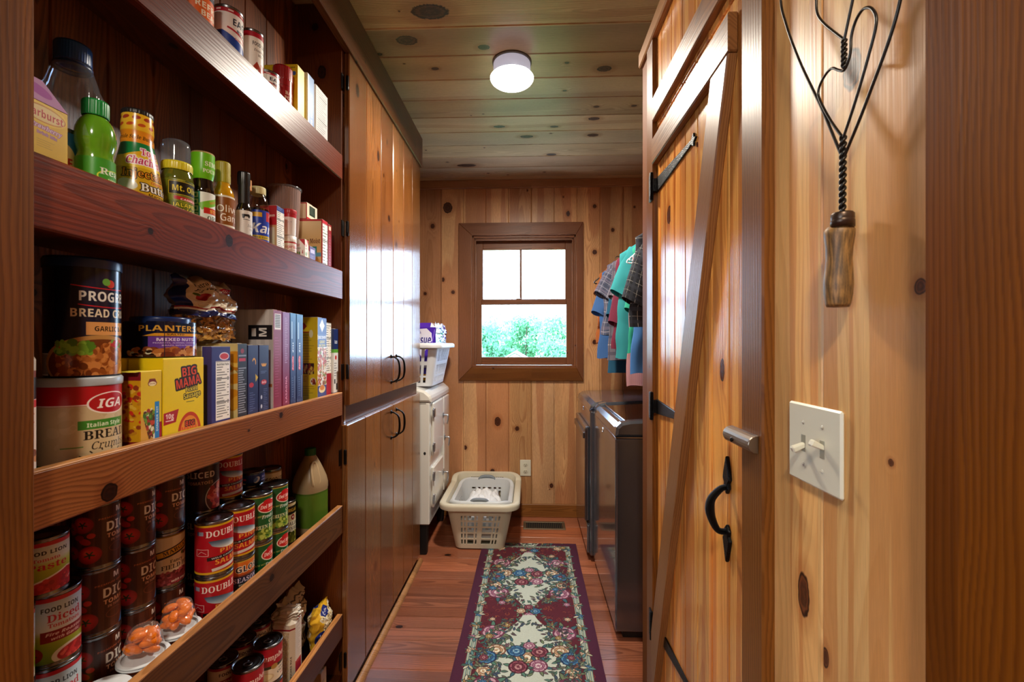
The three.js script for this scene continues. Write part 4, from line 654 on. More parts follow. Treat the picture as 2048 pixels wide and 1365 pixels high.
L.tomatoSlice = print(CW, CH, (x, w, h) => { fill(x, '#2c130d', 0, 0, w, h); for (let i = 0; i < 24; i++) fill(x, i % 2 ? '#38190f' : '#26100a', i * 16, 0, 15, h); tx(x, 'SLICED', 176, 40, 38, '#cfc4b6', { w: 120 }); tx(x, 'TOMATOES', 176, 74, 20, '#c79a76', { w: 104 }); oval(x, '#c9c0b4', 262, 150, 66, 74); oval(x, '#5a1410', 262, 150, 62, 70); bits(x, 212, 90, 100, 110, ['#c22a22', '#a01d18', '#dd5a42', '#e88a6a'], 60, 9, 20); fill(x, '#2d66a8', 330, 0, 54, h); });
L.soup = (() => print(CW, CH, (x, w, h) => { fill(x, '#ab1526', 0, 0, w, h * 0.56); fill(x, '#e9dcc2', 0, h * 0.56, w, h * 0.44); fill(x, '#3a3a1e', 0, h * 0.52, w, 16); tx(x, "Campbell's", 208, 56, 42, '#f3e7d8', { it: 1, fam: 'serif', w: 158 }); oval(x, '#b79044', 196, h * 0.56, 15); tx(x, 'CREAM OF', 250, 136, 16, '#222', { w: 66 }); tx(x, 'CHICKEN', 250, 156, 20, '#222', { w: 84 }); tx(x, 'SOUP', 250, 176, 15, '#a01624', { w: 46 }); oval(x, '#d8c49a', 150, 166, 44, 26); oval(x, '#efe2b6', 150, 164, 36, 19); }))();
L.whiteCan = print(CW, CH, (x, w, h) => { fill(x, '#e6dcc8', 0, 0, w, h); fill(x, '#a11c28', 0, 0, w, 15); tx(x, 'FOOD LION', 210, 40, 24, '#1d1d22', { w: 110 }); x.save(); x.translate(214, 82); x.rotate(-0.12); fill(x, '#9c1d2a', -66, -17, 132, 34); tx(x, 'Tomato', 0, 0, 27, '#f6e8d8', { it: 1, fam: 'serif', w: 96 }); x.restore(); tx(x, 'Soup', 214, 120, 22, '#7a1820', { fam: 'serif', w: 50 }); bits(x, 150, 140, 130, 60, ['#c83a32', '#d95a44', '#a8241f'], 40, 8, 16); });
L.beansCan = print(CW, CH, (x, w, h) => { fill(x, '#e0662c', 0, 0, w, h); fill(x, '#1c2344', 0, 0, w, 60); tx(x, 'OLD EL PASO', 220, 34, 24, '#e8e2ee', { w: 140 }); tx(x, 'REFRIED', 222, 92, 34, '#f7ead6', { w: 140 }); tx(x, 'BEANS', 222, 124, 30, '#f7ead6', { w: 100 }); tx(x, 'TRADITIONAL', 222, 156, 15, '#ffe3bb', { w: 100 }); oval(x, '#a04a22', 90, 110, 46, 40); bits(x, 56, 80, 70, 60, ['#7a3a1c', '#92502a', '#5e2812'], 30, 7, 12); });
L.eagle = print(CW, CH, (x, w, h) => { fill(x, '#ece6e4', 0, 0, w, h); fill(x, '#b0182c', 0, 0, w, 16); for (let i = 0; i < 6; i++) fill(x, '#f4d9d2', 60 + i * 52, 4, 22, 6); tx(x, 'EAGLE', 236, 48, 36, '#1b2338', { w: 112 }); tx(x, 'BRAND', 244, 80, 22, '#1b2338', { w: 92 }); x.strokeStyle = '#b0182c'; x.lineWidth = 7; x.beginPath(); x.moveTo(160, 74); x.quadraticCurveTo(240, 92, 330, 132); x.stroke(); poly(x, '#2346a2', [[60, 92], [140, 88], [240, 130], [320, 176], [300, h], [60, h]]); oval(x, '#f2f2f4', 150, 180, 56, 34); oval(x, '#d99b2a', 316, 40, 16, 22); tx(x, 'Condensed Milk', 232, 110, 13, '#b0182c', { w: 84, it: 1 }); });
L.evap = print(CW, CH, (x, w, h) => { fill(x, '#efe9e0', 0, 0, w, h); fill(x, '#b0182c', 0, 0, w, 20); tx(x, 'FOOD LION', 216, 46, 22, '#22242c', { w: 104 }); tx(x, 'Evaporated', 216, 70, 14, '#6b5a50', { w: 86, it: 1, fam: 'serif' }); tx(x, 'MILK', 216, 88, 14, '#6b5a50', { w: 40 }); poly(x, '#b3402c', [[168, 178], [168, 138], [190, 116], [214, 138], [214, 120], [252, 120], [266, 140], [266, 178]]); fill(x, '#efe9e0', 178, 146, 20, 26); fill(x, '#efe9e0', 226, 146, 26, 20); fill(x, '#d6c9a6', 0, 178, w, 22); });
L.redJar = print(256, 190, (x, w, h) => { const g = x.createLinearGradient(0, 0, 0, h); g.addColorStop(0, '#a3161c'); g.addColorStop(1, '#8a1014'); fill(x, g, 0, 0, w, h); fill(x, '#6d0c10', 0, 40, w, 3); tx(x, 'BAKING', 150, 80, 26, '#f3e2c8', { fam: 'serif', w: 84 }); tx(x, 'POWDER', 150, 106, 26, '#f3e2c8', { fam: 'serif', w: 90 }); oval(x, '#efe5d8', 150, 154, 44, 28); oval(x, '#b97a50', 150, 158, 30, 16); });
L.yellowFace = print(150, 220, (x, w, h) => { fill(x, '#e8c81c', 0, 0, w, h); tx(x, 'QUICK', 46, 34, 22, '#b0203c', { rot: -0.1, w: 60 }); fill(x, '#d7dbe8', 92, 18, 18, 26); oval(x, '#4b6fb8', 134, 34, 8); tx(x, 'NEW', 128, 12, 9, '#7a6a10'); lines(x, '#9a860c', 12, 70, 110, 14, 9); });
L.yellowSpine = print(60, 220, (x, w, h) => { fill(x, '#e2bd14', 0, 0, w, h); tx(x, 'Clearly', 30, 150, 17, '#223', { rot: -1.5708, w: 90 }); });
L.sugar = print(64, 256, (x, w, h) => { const g = x.createLinearGradient(0, 0, 0, h); g.addColorStop(0, '#2f6fb2'); g.addColorStop(0.5, '#6f9ad0'); g.addColorStop(1, '#4a74b8'); fill(x, g, 0, 0, w, h); fill(x, '#d9dfe8', 0, 0, 14, h); tx(x, 'KING FACTORY', 38, 160, 24, '#eef2fa', { rot: -1.5708, w: 170 }); });
L.plainWhite = print(64, 128, (x, w, h) => { fill(x, '#e4dfdb', 0, 0, w, h); fill(x, '#b6a6a6', 8, 16, 44, 5); lines(x, '#a09aa2', 8, 30, 46, 11, 8); });
L.grey = print(100, 230, (x, w, h) => { fill(x, '#b7b6b8', 0, 0, w, h); lines(x, '#5c5b62', 12, 16, 80, 22, 9.4, 9, 2); fill(x, '#3c3b42', 30, 34, 60, 4); fill(x, '#3c3b42', 20, 128, 70, 4); });
L.burst = print(300, 300, (x, w, h) => { fill(x, '#e9c420', 0, 0, w, h); oval(x, '#f6d94a', 150, 60, 140, 60); oval(x, '#c8871c', 150, 64, 134, 46); oval(x, '#f4e0a0', 150, 64, 126, 40); tx(x, 'Starburst', 150, 66, 58, '#c32218', { w: 238, stroke: '#f7e9b8', sw: 5 }); tx(x, 'Strawberry', 160, 136, 32, '#f2e2f2', { it: 1, fam: 'serif', w: 190, stroke: '#a24fa8', sw: 6, rot: 0.05 }); tx(x, 'Drink Mix', 170, 172, 22, '#c59ac9', { w: 120, stroke: '#9a5aa2', sw: 3, rot: 0.05 }); lines(x, '#9c7d18', 110, 206, 120, 4, 12); }, 0.5);
L.burstRoof = print(200, 100, (x, w, h) => { fill(x, '#d6a9d6', 0, 0, w, h); oval(x, '#c07ac2', 130, 50, 50, 26); oval(x, '#e0a21c', 30, 40, 24, 16); oval(x, '#e8c420', 30, 38, 16, 10); });
L.dole = print(200, 180, (x, w, h) => { fill(x, '#2d7fcf', 0, 0, w, h); oval(x, '#f2eccf', 100, 60, 48, 40); tx(x, 'DOLE', 104, 62, 26, '#c3242a', { w: 66 }); tx(x, '100%', 104, 136, 40, '#dfe8f2', { w: 92, it: 1 }); });
L.lime = print(320, 150, (x, w, h) => { fill(x, '#3f9a2c', 0, 0, w, h); x.strokeStyle = '#d8e04a'; x.lineWidth = 4; x.beginPath(); x.ellipse(220, 90, 92, 44, 0.06, 0, 7); x.stroke(); tx(x, 'ReaLime', 208, 60, 44, '#eef4e4', { fam: 'serif', w: 150 }); tx(x, '100% LIME JUICE', 214, 96, 15, '#e8f0c0', { w: 120 }); oval(x, '#8fc43c', 250, 122, 40, 20); });
L.butter = print(512, 330, (x, w, h) => {
  fill(x, '#e0a818', 0, 0, w, h); fill(x, '#e8b62a', 0, 0, w, 64); for (let i = 0; i < 9; i++) { oval(x, '#a4381c', 30 + i * 58, 18, 22, 7, -0.1); oval(x, '#c4501f', 56 + i * 58, 44, 20, 6, -0.1); }
  fill(x, '#e08a1a', 0, 66, w, 46); tx(x, 'Creole Style Butter  -  Creole', 250, 90, 20, '#3b2108', { w: 330, it: 1, fam: 'serif' }); fill(x, '#187a3e', 0, 112, w, 52); poly(x, '#e0a818', [[150, 164], [256, 134], [372, 164]]);
  fill(x, '#e5c02e', 0, 164, w, 46); tx(x, "Tony", 268, 146, 34, '#c22a5a', { fam: 'serif', w: 92, stroke: '#f4e0ea', sw: 7 }); tx(x, "Chachere's", 260, 182, 40, '#c22a5a', { fam: 'serif', w: 196, stroke: '#f4e0ea', sw: 8, it: 1 });
  fill(x, '#cda01c', 0, 210, w, 120); tx(x, 'Injectables', 262, 232, 42, '#d8861c', { fam: 'serif', w: 214, stroke: '#2b1a08', sw: 6 }); tx(x, 'Creole Style', 292, 258, 15, '#b8301c', { it: 1, fam: 'serif', w: 80 }); tx(x, 'Butter', 288, 282, 40, '#f1ece2', { fam: 'serif', w: 142, stroke: '#2b1a08', sw: 6 }); oval(x, '#cfcac0', 176, 276, 34, 20, 0.2); tx(x, 'Marinade', 288, 306, 13, '#2b1a08', { w: 92 }); oval(x, '#c2402c', 270, 328, 76, 16); fill(x, '#1f7a3a', 350, 316, 40, 14);
});
L.olive = print(384, 160, (x, w, h) => { fill(x, '#6f7a1c', 0, 0, w, h); bits(x, 0, 0, w, h, ['#8a9226', '#5b6a16', '#a3a636', '#47560f'], 60, 10, 22); fill(x, '#0d0d0a', 118, 8, 152, 66); x.strokeStyle = '#d6c22a'; x.lineWidth = 3; x.strokeRect(121, 11, 146, 60); tx(x, 'Mt. Olive', 195, 42, 38, '#e6d02c', { w: 126 }); poly(x, '#b5202a', [[140, 78], [262, 86], [262, 102], [140, 94]]); tx(x, 'CANDIED', 204, 91, 13, '#f4e8e0', { w: 84 }); tx(x, 'JALAPENO', 200, 118, 25, '#e6d63a', { w: 130, stroke: '#243008', sw: 4 }); tx(x, 'SLICES', 200, 142, 22, '#e6d63a', { w: 90, stroke: '#243008', sw: 4 }); });
L.stir = print(300, 170, (x, w, h) => { fill(x, '#e9efe8', 0, 0, w, h); fill(x, '#1f8a78', 0, 0, 104, h); x.strokeStyle = '#bfe4da'; x.lineWidth = 6; for (let i = 0; i < 3; i++) for (let j = 0; j < 5; j++) { x.strokeRect(6 + i * 34, 8 + j * 34, 20, 20); } poly(x, '#7ac02c', [[96, 60], [210, 6], [230, 30], [110, 92]]); tx(x, 'NEW', 160, 46, 17, '#d8741c', { rot: -0.4 }); fill(x, '#1d2f4a', 190, 60, 80, 14); fill(x, '#c8251f', 118, 78, 160, 30); tx(x, 'STIR-FRY', 198, 94, 25, '#f2d43a', { w: 110, fam: 'serif' }); tx(x, 'ORIGINAL', 200, 132, 34, '#2a3a1c', { w: 138, fam: 'serif' }); });
L.pour = print(256, 130, (x, w, h) => { fill(x, '#6cc21e', 0, 0, w, h); tx(x, 'SIMPLY', 150, 52, 32, '#f2f6ea', { fam: 'serif', w: 92 }); tx(x, 'POUR OVER', 152, 88, 26, '#f2f6ea', { fam: 'serif', w: 110 }); });
L.garden = print(320, 180, (x, w, h) => { fill(x, '#8c4f1a', 0, 0, w, h); fill(x, '#e9e4d8', 0, 0, w, 9); poly(x, '#a8a02a', [[200, 26], [240, 18], [250, 34], [214, 40]]); tx(x, 'Olive', 152, 62, 44, '#f6f1e8', { w: 112, thin: 1 }); tx(x, 'Garden', 184, 104, 46, '#f6f1e8', { w: 144, thin: 1 }); fill(x, '#e6e0cc', 0, 138, w, 42); tx(x, 'Signature Italian', 178, 152, 14, '#6f5a30', { w: 120, it: 1, fam: 'serif' }); tx(x, 'DRESSING', 178, 168, 12, '#6f5a30', { w: 70 }); });
L.vanilla = print(256, 180, (x, w, h) => { fill(x, '#e4e2e0', 0, 0, w, h); poly(x, '#15151a', [[84, 22], [120, 20], [126, 30], [120, 44], [112, 34], [98, 34], [94, 46], [86, 44]]); fill(x, '#333', 90, 50, 34, 3); tx(x, 'balsamic', 150, 84, 22, '#8b8a8c', { w: 80, thin: 1, it: 1, fam: 'serif' }); tx(x, 'vinegar', 152, 104, 18, '#8b8a8c', { w: 64, thin: 1, it: 1, fam: 'serif' }); bits(x, 70, 140, 130, 40, ['#7c9a2c', '#b23a2c', '#8e1f28', '#c9b04a', '#5a7a22'], 40, 7, 14); });
L.karo = print(300, 220, (x, w, h) => { fill(x, '#1f3fae', 0, 0, w, h); fill(x, '#c02428', 150, 6, 80, 54); tx(x, 'REAL', 194, 26, 15, '#ffe9d8', { w: 44 }); fill(x, '#e0a92c', 74, 14, 56, 26); tx(x, 'Karo', 148, 104, 76, '#f4f4f8', { w: 150, it: 1 }); fill(x, '#d6b31c', 60, 146, 190, 22); tx(x, 'DARK CORN SYRUP', 154, 157, 13, '#232f6a', { w: 140 }); tx(x, '16 FL OZ', 156, 192, 17, '#d9e0f6', { w: 84 }); });
L.redFace = print(80, 220, (x, w, h) => { fill(x, '#b5222c', 0, 0, w, h * 0.45); fill(x, '#c9a26a', 0, h * 0.45, w, h * 0.55); fill(x, '#d8cfa8', 10, h * 0.5, 60, 90); tx(x, 'Brown', 40, 50, 20, '#f3e6d0', { w: 60, it: 1 }); }, 0.62);
L.nutri = print(90, 220, (x, w, h) => { nutrition(x, 0, 0, w, h, 4); fill(x, '#24408c', 0, 0, w, 26); lines(x, '#dfe6f6', 12, 6, 60, 2, 8); }, 0.62);
L.frost = print(256, 200, (x, w, h) => { fill(x, '#e9e4e2', 0, 0, w, h); fill(x, '#b81f2c', 0, 0, w, 44); oval(x, '#c3202e', 196, 70, 44, 22); tx(x, 'Whipped', 138, 96, 34, '#27408a', { fam: 'serif', w: 116 }); tx(x, 'frosting', 138, 124, 20, '#3a5090', { it: 1, fam: 'serif', w: 80 }); oval(x, '#e0b04a', 140, 180, 80, 36); oval(x, '#eac878', 140, 174, 60, 24); });
L.sprinkle = print(256, 150, (x, w, h) => { fill(x, '#bb2734', 0, 0, w, 12); fill(x, '#f0e8e6', 0, 12, w, 72); fill(x, '#bb2734', 0, 84, w, 10); tx(x, 'sprinkles', 136, 42, 34, '#c33a40', { fam: 'serif', w: 128 }); tx(x, 'rainbow mix', 136, 68, 14, '#a8787a', { w: 80, it: 1, fam: 'serif' }); fill(x, '#2f6fb0', 0, 94, w, 56); bits(x, 0, 96, w, 54, ['#e0d23a', '#d8443a', '#3aa05a', '#e9e9f2', '#2a58a0'], 120, 3, 6); });
L.creamFace = print(110, 110, (x, w, h) => { fill(x, '#dcc8a8', 0, 0, w, h); x.strokeStyle = '#b3202c'; x.lineWidth = 8; x.strokeRect(4, 4, w - 8, h - 8); });
L.darkFace = print(110, 110, (x, w, h) => { fill(x, '#e2d6c2', 0, 0, w, h); fill(x, '#27382e', 26, 12, 60, 62); lines(x, '#7f9084', 32, 20, 46, 5, 9); fill(x, '#b3202c', 0, 92, w, 18); });
L.moist = print(240, 260, (x, w, h) => { const g = x.createLinearGradient(0, 0, 0, h); g.addColorStop(0, '#ecd8ac'); g.addColorStop(0.5, '#e2b97a'); g.addColorStop(1, '#e9c08a'); fill(x, g, 0, 0, w, h); x.strokeStyle = '#c11f30'; x.lineWidth = 12; x.strokeRect(4, 4, w - 8, h + 20); tx(x, 'Super Moist', 122, 122, 34, '#5c2a18', { fam: 'serif', w: 196 }); fill(x, '#2e8f8c', 120, 152, 70, 34); fill(x, '#63a8c8', 150, 186, 78, 22); tx(x, 'Yellow', 90, 196, 24, '#c4552c', { fam: 'serif', w: 70 }); oval(x, '#d89a4a', 150, 236, 66, 30); }, 0.68);
L.moistSide = print(60, 260, (x, w, h) => { nutrition(x, 0, 0, w, h, 7); fill(x, '#c11f30', 0, 0, w, 14); fill(x, '#9fc4d8', 0, 210, w, 50); });
L.color = print(150, 150, (x, w, h) => { fill(x, '#efe6dc', 0, 0, w, h); poly(x, '#b81f2c', [[70, 0], [w, 0], [w, 50]]); tx(x, 'Color', 50, 44, 30, '#c8444c', { fam: 'serif', w: 70 }); tx(x, 'food colours', 58, 70, 12, '#6b6b58', { w: 72 }); for (let i = 0; i < 3; i++) oval(x, ['#5a9a3a', '#7ab04a', '#4a8a3a'][i], 30 + i * 24, 110, 9, 16); tx(x, '4', 120, 100, 34, '#b81f2c'); }, 0.45);
L.colorSide = print(60, 150, (x, w, h) => { fill(x, '#5a4a8a', 0, 0, w, h); fill(x, '#c7bfe0', 10, 20, 40, 30); lines(x, '#d9d2ec', 10, 70, 40, 7, 9); }, 0.5);
L.redSpine = print(40, 260, (x, w, h) => { fill(x, '#8f141c', 0, 0, w, h); lines(x, '#c98a86', 10, 40, 20, 18, 11); fill(x, '#e0cdb8', 8, 8, 24, 16); });
// shelf 3
L.prog = print(700, 420, (x, w, h) => {
  fill(x, '#12172e', 0, 0, w, h); fill(x, '#0c1022', 0, 0, 240, h); lines(x, '#5b6384', 130, 70, 70, 22, 12, 5, 1.5); fill(x, '#d8d8d8', 146, 334, 60, 84); for (let i = 0; i < 14; i++) fill(x, '#222', 150 + i * 4, 338, 2, 74);
  x.strokeStyle = '#c4202c'; x.lineWidth = 4; x.beginPath(); x.moveTo(280, 78); x.quadraticCurveTo(390, 96, 520, 78); x.moveTo(300, 150); x.quadraticCurveTo(390, 166, 520, 150); x.stroke(); oval(x, '#c23a2c', 400, 66, 16); oval(x, '#5f9a3a', 384, 60, 14); tx(x, '', 0, 0, 10, '#fff');
  tx(x, 'PROGRESSO', 424, 118, 52, '#e6e2d8', { w: 250 }); tx(x, 'BREAD CRUMBS', 418, 182, 42, '#e6d6b8', { w: 284 }); fill(x, '#d99a5a', 322, 216, 230, 50); tx(x, 'GARLIC & HERB', 430, 242, 26, '#241812', { w: 170 });
  oval(x, '#b8874a', 372, 370, 178, 104); oval(x, '#6a3416', 372, 374, 166, 92); fill(x, '#12172e', 540, 270, 160, 150); bits(x, 240, 306, 260, 116, ['#a8602a', '#8a4418', '#c98040', '#6a3012', '#b86e30'], 420, 6, 18, 8); bits(x, 232, 294, 110, 40, ['#6f9a2c', '#88b43a', '#4f7a1e'], 50, 7, 15, 4); bits(x, 400, 286, 60, 26, ['#b8342c', '#7a9a3a', '#d86a4a'], 24, 6, 11, 6); poly(x, '#d89a4a', [[430, 420], [520, 330], [540, 350], [470, 420]]);
});
L.iga = print(720, 340, (x, w, h) => {
  fill(x, '#cdb78e', 0, 0, w, h); bits(x, 0, 0, w, h, ['#c6af84', '#d4bf98', '#cbb58b'], 260, 8, 24, 2); fill(x, '#b3141e', 0, 0, w, 88); fill(x, '#efe4d8', 0, 82, w, 5); oval(x, '#f2e8e0', 450, 82, 76, 46); oval(x, '#b3141e', 450, 82, 70, 41); tx(x, 'IGA', 450, 84, 52, '#f6efe8', { w: 94, skew: -0.2 });
  fill(x, '#3f8a2c', 352, 148, 156, 36); tx(x, 'Italian Style', 432, 167, 24, '#e4edd2', { w: 116 }); tx(x, 'BREAD', 440, 208, 48, '#1a1612', { fam: 'serif', w: 150 }); tx(x, 'Crumbs', 446, 252, 42, '#1a1612', { it: 1, fam: 'serif', thin: 1, w: 126 }); fill(x, '#5a8a3a', 308, 250, 58, 4); fill(x, '#5a8a3a', 520, 246, 70, 4);
  fill(x, '#3f7a28', 140, 318, 500, 30); x.strokeStyle = '#2a2018'; x.lineWidth = 4; for (let i = 0; i < 7; i++) { const a = -2.8 + i * 0.36; x.beginPath(); x.moveTo(430 + Math.cos(a) * 84, 330 + Math.sin(a) * 56); x.lineTo(430 + Math.cos(a) * 98, 330 + Math.sin(a) * 66); x.stroke(); } oval(x, '#b0522c', 420, 326, 66, 30, -0.2); oval(x, '#cf7a4a', 410, 314, 46, 18, -0.2); bits(x, 400, 304, 130, 36, ['#b32422', '#e2c9a0', '#d84a34', '#8a1a18'], 50, 6, 13, 5); for (let i = 0; i < 14; i++) fill(x, '#a02020', 60, 100 + i * 16, 8, 5);
}, 0.82);
L.taco = print(150, 300, (x, w, h) => { fill(x, '#e3c21e', 0, 0, w, h); poly(x, '#7a2a14', [[50, 56], [62, 36], [100, 36], [114, 56], [106, 66], [56, 66]]); oval(x, '#efe0b0', 82, 58, 26, 10); tx(x, 'OLD EL PASO', 82, 58, 8, '#7a2a14', { w: 40 }); oval(x, '#c8963a', 60, 270, 60, 70); bits(x, 26, 170, 76, 120, ['#3f6a22', '#6f9a34', '#a8332c', '#e6dfc8', '#5c2a16', '#c94a36'], 130, 6, 14, 12); poly(x, '#d8a444', [[0, 190], [20, 200], [58, 300], [0, 300]]); fill(x, '#2a82c8', 98, 138, 32, 162); tx(x, 'DINNER KIT', 114, 214, 20, '#d8e8f4', { rot: -1.5708, w: 112 }); fill(x, '#a81f2c', 130, 230, 20, 70); }, 0.7);
L.tacoSide = print(70, 300, (x, w, h) => { fill(x, '#c89414', 0, 0, w, h); fill(x, '#7a1420', 0, 0, w, 40); bits(x, 0, 60, w, 230, ['#b8801c', '#8a3a1a', '#d8b03a', '#c4301e'], 70, 5, 12, 5); }, 0.7);
L.mama = print(240, 320, (x, w, h) => { fill(x, '#ecd011', 0, 0, w, h); const S = { stroke: '#1c1208', sw: 16 }; tx(x, 'BIG', 148, 62, 54, '#d8441c', { ...S, w: 92, rot: -0.09 }); tx(x, 'MAMA', 142, 108, 56, '#d8441c', { ...S, w: 150, rot: -0.14 }); tx(x, 'BIG', 148, 62, 54, '#dd4a22', { w: 92, rot: -0.09 }); tx(x, 'MAMA', 142, 108, 56, '#dd4a22', { w: 150, rot: -0.14 }); tx(x, 'Pickled', 162, 142, 24, '#e9d63c', { w: 74, stroke: '#1c1208', sw: 6, rot: -0.08 }); tx(x, 'Sausage', 166, 168, 30, '#e9d63c', { w: 104, stroke: '#1c1208', sw: 7, rot: -0.1 }); fill(x, '#222', 130, 196, 48, 2); poly(x, '#b0202c', [[0, 232], [86, 222], [70, 276], [0, 282]]); tx(x, '10g', 36, 246, 30, '#f6e6e0', { w: 46 }); fill(x, '#f6e6e0', 14, 264, 44, 4); x.strokeStyle = '#c23a16'; x.lineWidth = 16; x.beginPath(); x.ellipse(150, 340, 62, 88, 0, 3.2, 6.2); x.stroke(); oval(x, '#e2902a', 150, 320, 52, 60); tx(x, 'BIG', 152, 294, 30, '#dd4a22', { w: 60, stroke: '#1c1208', sw: 8 }); tx(x, 'BIG', 152, 294, 30, '#dd4a22', { w: 60 }); tx(x, 'MAMA', 148, 316, 30, '#dd4a22', { w: 96 }); }, 0.72);
L.yellow = print(64, 64, (x, w, h) => fill(x, '#e6c916', 0, 0, w, h));
L.mamaBack = print(150, 60, (x, w, h) => { fill(x, '#d9bd14', 0, 0, w, h); tx(x, 'BIG', 74, 40, 46, '#b8401c', { w: 90, stroke: '#1c1208', sw: 12 }); });
L.nuts = print(512, 170, (x, w, h) => { fill(x, '#10152c', 0, 0, w, h); x.translate(-44, 0); tx(x, 'PLANTERS', 258, 32, 40, '#d9a03a', { w: 190 }); poly(x, '#d9962c', [[176, 70], [214, 56], [372, 56], [372, 70]]); tx(x, 'SALTED', 270, 63, 10, '#3a2410', { w: 60 }); fill(x, '#6a3f9a', 196, 72, 186, 70); tx(x, 'MIXED NUTS', 278, 86, 21, '#e2d6ee', { w: 122 }); tx(x, 'PEANUTS, ALMONDS, CASHEWS', 278, 103, 9, '#c9b6e2', { w: 138 }); tx(x, 'BRAZIL NUTS & PECANS', 282, 115, 9, '#c9b6e2', { w: 104 }); bits(x, 132, 130, 250, 40, ['#c98a52', '#b06a34', '#d9a26c', '#6a2c1c', '#8a4422'], 90, 7, 17, 9); bits(x, 140, 142, 70, 26, ['#2a1a10', '#4a2c18', '#d8d6b8'], 20, 5, 10, 3); oval(x, '#d8dcea', 366, 120, 16, 20); lines(x, '#5b6384', 70, 46, 44, 8, 9, 3, 1.4); });
L.creamStripe = print(120, 230, (x, w, h) => { fill(x, '#c9bd86', 0, 0, w, h); fill(x, '#d8d0a8', 0, 0, w, 10); fill(x, '#b8a868', 0, 0, 34, h); fill(x, '#8e1f28', 66, 0, 9, h); fill(x, '#e6dcc0', 76, 0, 10, h); fill(x, '#3a3470', 96, 0, 24, h); });
L.blueNutri = print(100, 230, (x, w, h) => { fill(x, '#2d2c72', 0, 0, w, h); oval(x, '#e0d8e2', 66, 30, 26, 12); oval(x, '#c83a44', 66, 30, 22, 9); nutrition(x, 22, 44, 74, 176, 12); }, 0.77);
L.potato = print(110, 230, (x, w, h) => { fill(x, '#d2bf86', 0, 0, w, h); x.strokeStyle = '#7a6a48'; x.lineWidth = 2; x.beginPath(); x.moveTo(0, 10); x.quadraticCurveTo(70, 20, 110, 90); x.stroke(); bits(x, 30, 40, 80, 150, ['#d8a23a', '#c8861e', '#e2bc5c', '#b87418'], 40, 12, 26, 6); oval(x, '#5a6a26', 80, 78, 16, 9); tx(x, 'gratin', 64, 200, 22, '#5a4520', { fam: 'serif', w: 60 }); }, 0.77);
L.darkSpine = print(70, 230, (x, w, h) => { fill(x, '#232734', 0, 0, w, h); oval(x, '#8e2230', 35, 24, 12, 8); fill(x, '#8a8f9e', 8, 36, 54, 5); fill(x, '#c02a48', 12, 46, 46, 10); lines(x, '#a8adb8', 8, 76, 56, 20, 7.2, 4, 3); }, 0.77);
L.barilla = print(90, 220, (x, w, h) => { fill(x, '#17214f', 0, 0, w, h); x.strokeStyle = '#d9952c'; x.lineWidth = 6; for (let i = 0; i < 3; i++) { x.beginPath(); x.arc(34 + i * 10, 56, 12, 0.4, 2.8); x.stroke(); } lines(x, '#7f8ab2', 16, 86, 60, 2, 5); oval(x, '#b81f34', 44, 122, 26, 9); tx(x, 'Barilla', 44, 122, 11, '#f0d8dc', { w: 36, it: 1 }); lines(x, '#7f8ab2', 40, 144, 40, 12, 6, 5); oval(x, '#c9cfe2', 22, 170, 7); oval(x, '#c9cfe2', 22, 200, 7); }, 0.77);
L.barillaFace = print(90, 220, (x, w, h) => { fill(x, '#1a2457', 0, 0, w, h); poly(x, '#d8b12a', [[64, 92], [88, 104], [66, 118]]); x.strokeStyle = '#d9952c'; x.lineWidth = 6; x.beginPath(); x.arc(52, 58, 14, 3.6, 6.6); x.stroke(); oval(x, '#b81f34', 30, 126, 20, 8); lines(x, '#8a94ba', 14, 150, 50, 9, 7, 9); }, 0.77);
L.spag = print(150, 320, (x, w, h) => { fill(x, '#cbc6c4', 0, 0, w, h); for (let i = 0; i < 10; i++) fill(x, i % 2 ? '#c3bdbb' : '#d2cdcb', i * 15, 0, 14, h); fill(x, '#17151c', 60, 50, 86, 46); tx(x, 'M', 112, 73, 40, '#ece8e4', { rot: -1.5708, w: 34 }); fill(x, '#cfcac8', 72, 60, 16, 26); oval(x, '#b3202e', 30, 196, 70, 64); tx(x, 'SPAGHETTI', 40, 196, 30, '#f0e4e0', { rot: -1.5708, w: 120 }); x.strokeStyle = '#57424a'; x.lineWidth = 3; x.beginPath(); x.arc(40, 90, 46, 0.6, 2.4); x.stroke(); fill(x, '#a8643a', 128, 238, 18, 10); }, 0.84);
L.magenta = print(70, 320, (x, w, h) => { fill(x, '#86143c', 0, 0, w, h); fill(x, '#e0d8d6', 12, 12, 50, 52); for (let i = 0; i < 8; i++) fill(x, '#222', 16, 16 + i * 5.4, 40, 2.6); lines(x, '#b8587c', 14, 90, 44, 22, 9, 8); }, 0.84);
L.lilac = print(70, 320, (x, w, h) => { const g = x.createLinearGradient(0, 0, 0, h); g.addColorStop(0, '#8d5f9c'); g.addColorStop(0.45, '#7a2a64'); g.addColorStop(1, '#86143c'); fill(x, g, 0, 0, w, h); lines(x, '#cfb6d8', 22, 20, 30, 26, 6, 8, 1.6); tx(x, 'LASAGNA', 36, 262, 22, '#e8a8c4', { rot: -1.5708, w: 90 }); }, 0.84);
L.bluePasta = print(60, 320, (x, w, h) => { const g = x.createLinearGradient(0, 0, 0, h); g.addColorStop(0, '#4a8ac4'); g.addColorStop(0.4, '#234a86'); g.addColorStop(1, '#16285c'); fill(x, g, 0, 0, w, h); fill(x, '#a8c8e4', 14, 30, 8, 60); tx(x, 'Barilla', 26, 176, 15, '#f2b8c4', { rot: -1.5708, w: 46, it: 1, stroke: '#c02a4a', sw: 8 }); tx(x, 'Ziti', 28, 120, 16, '#dce6f4', { rot: -1.5708, w: 36 }); fill(x, '#b8c4dc', 44, 220, 2, 80); lines(x, '#8ea2c8', 16, 226, 22, 9, 8, 8); }, 0.84);
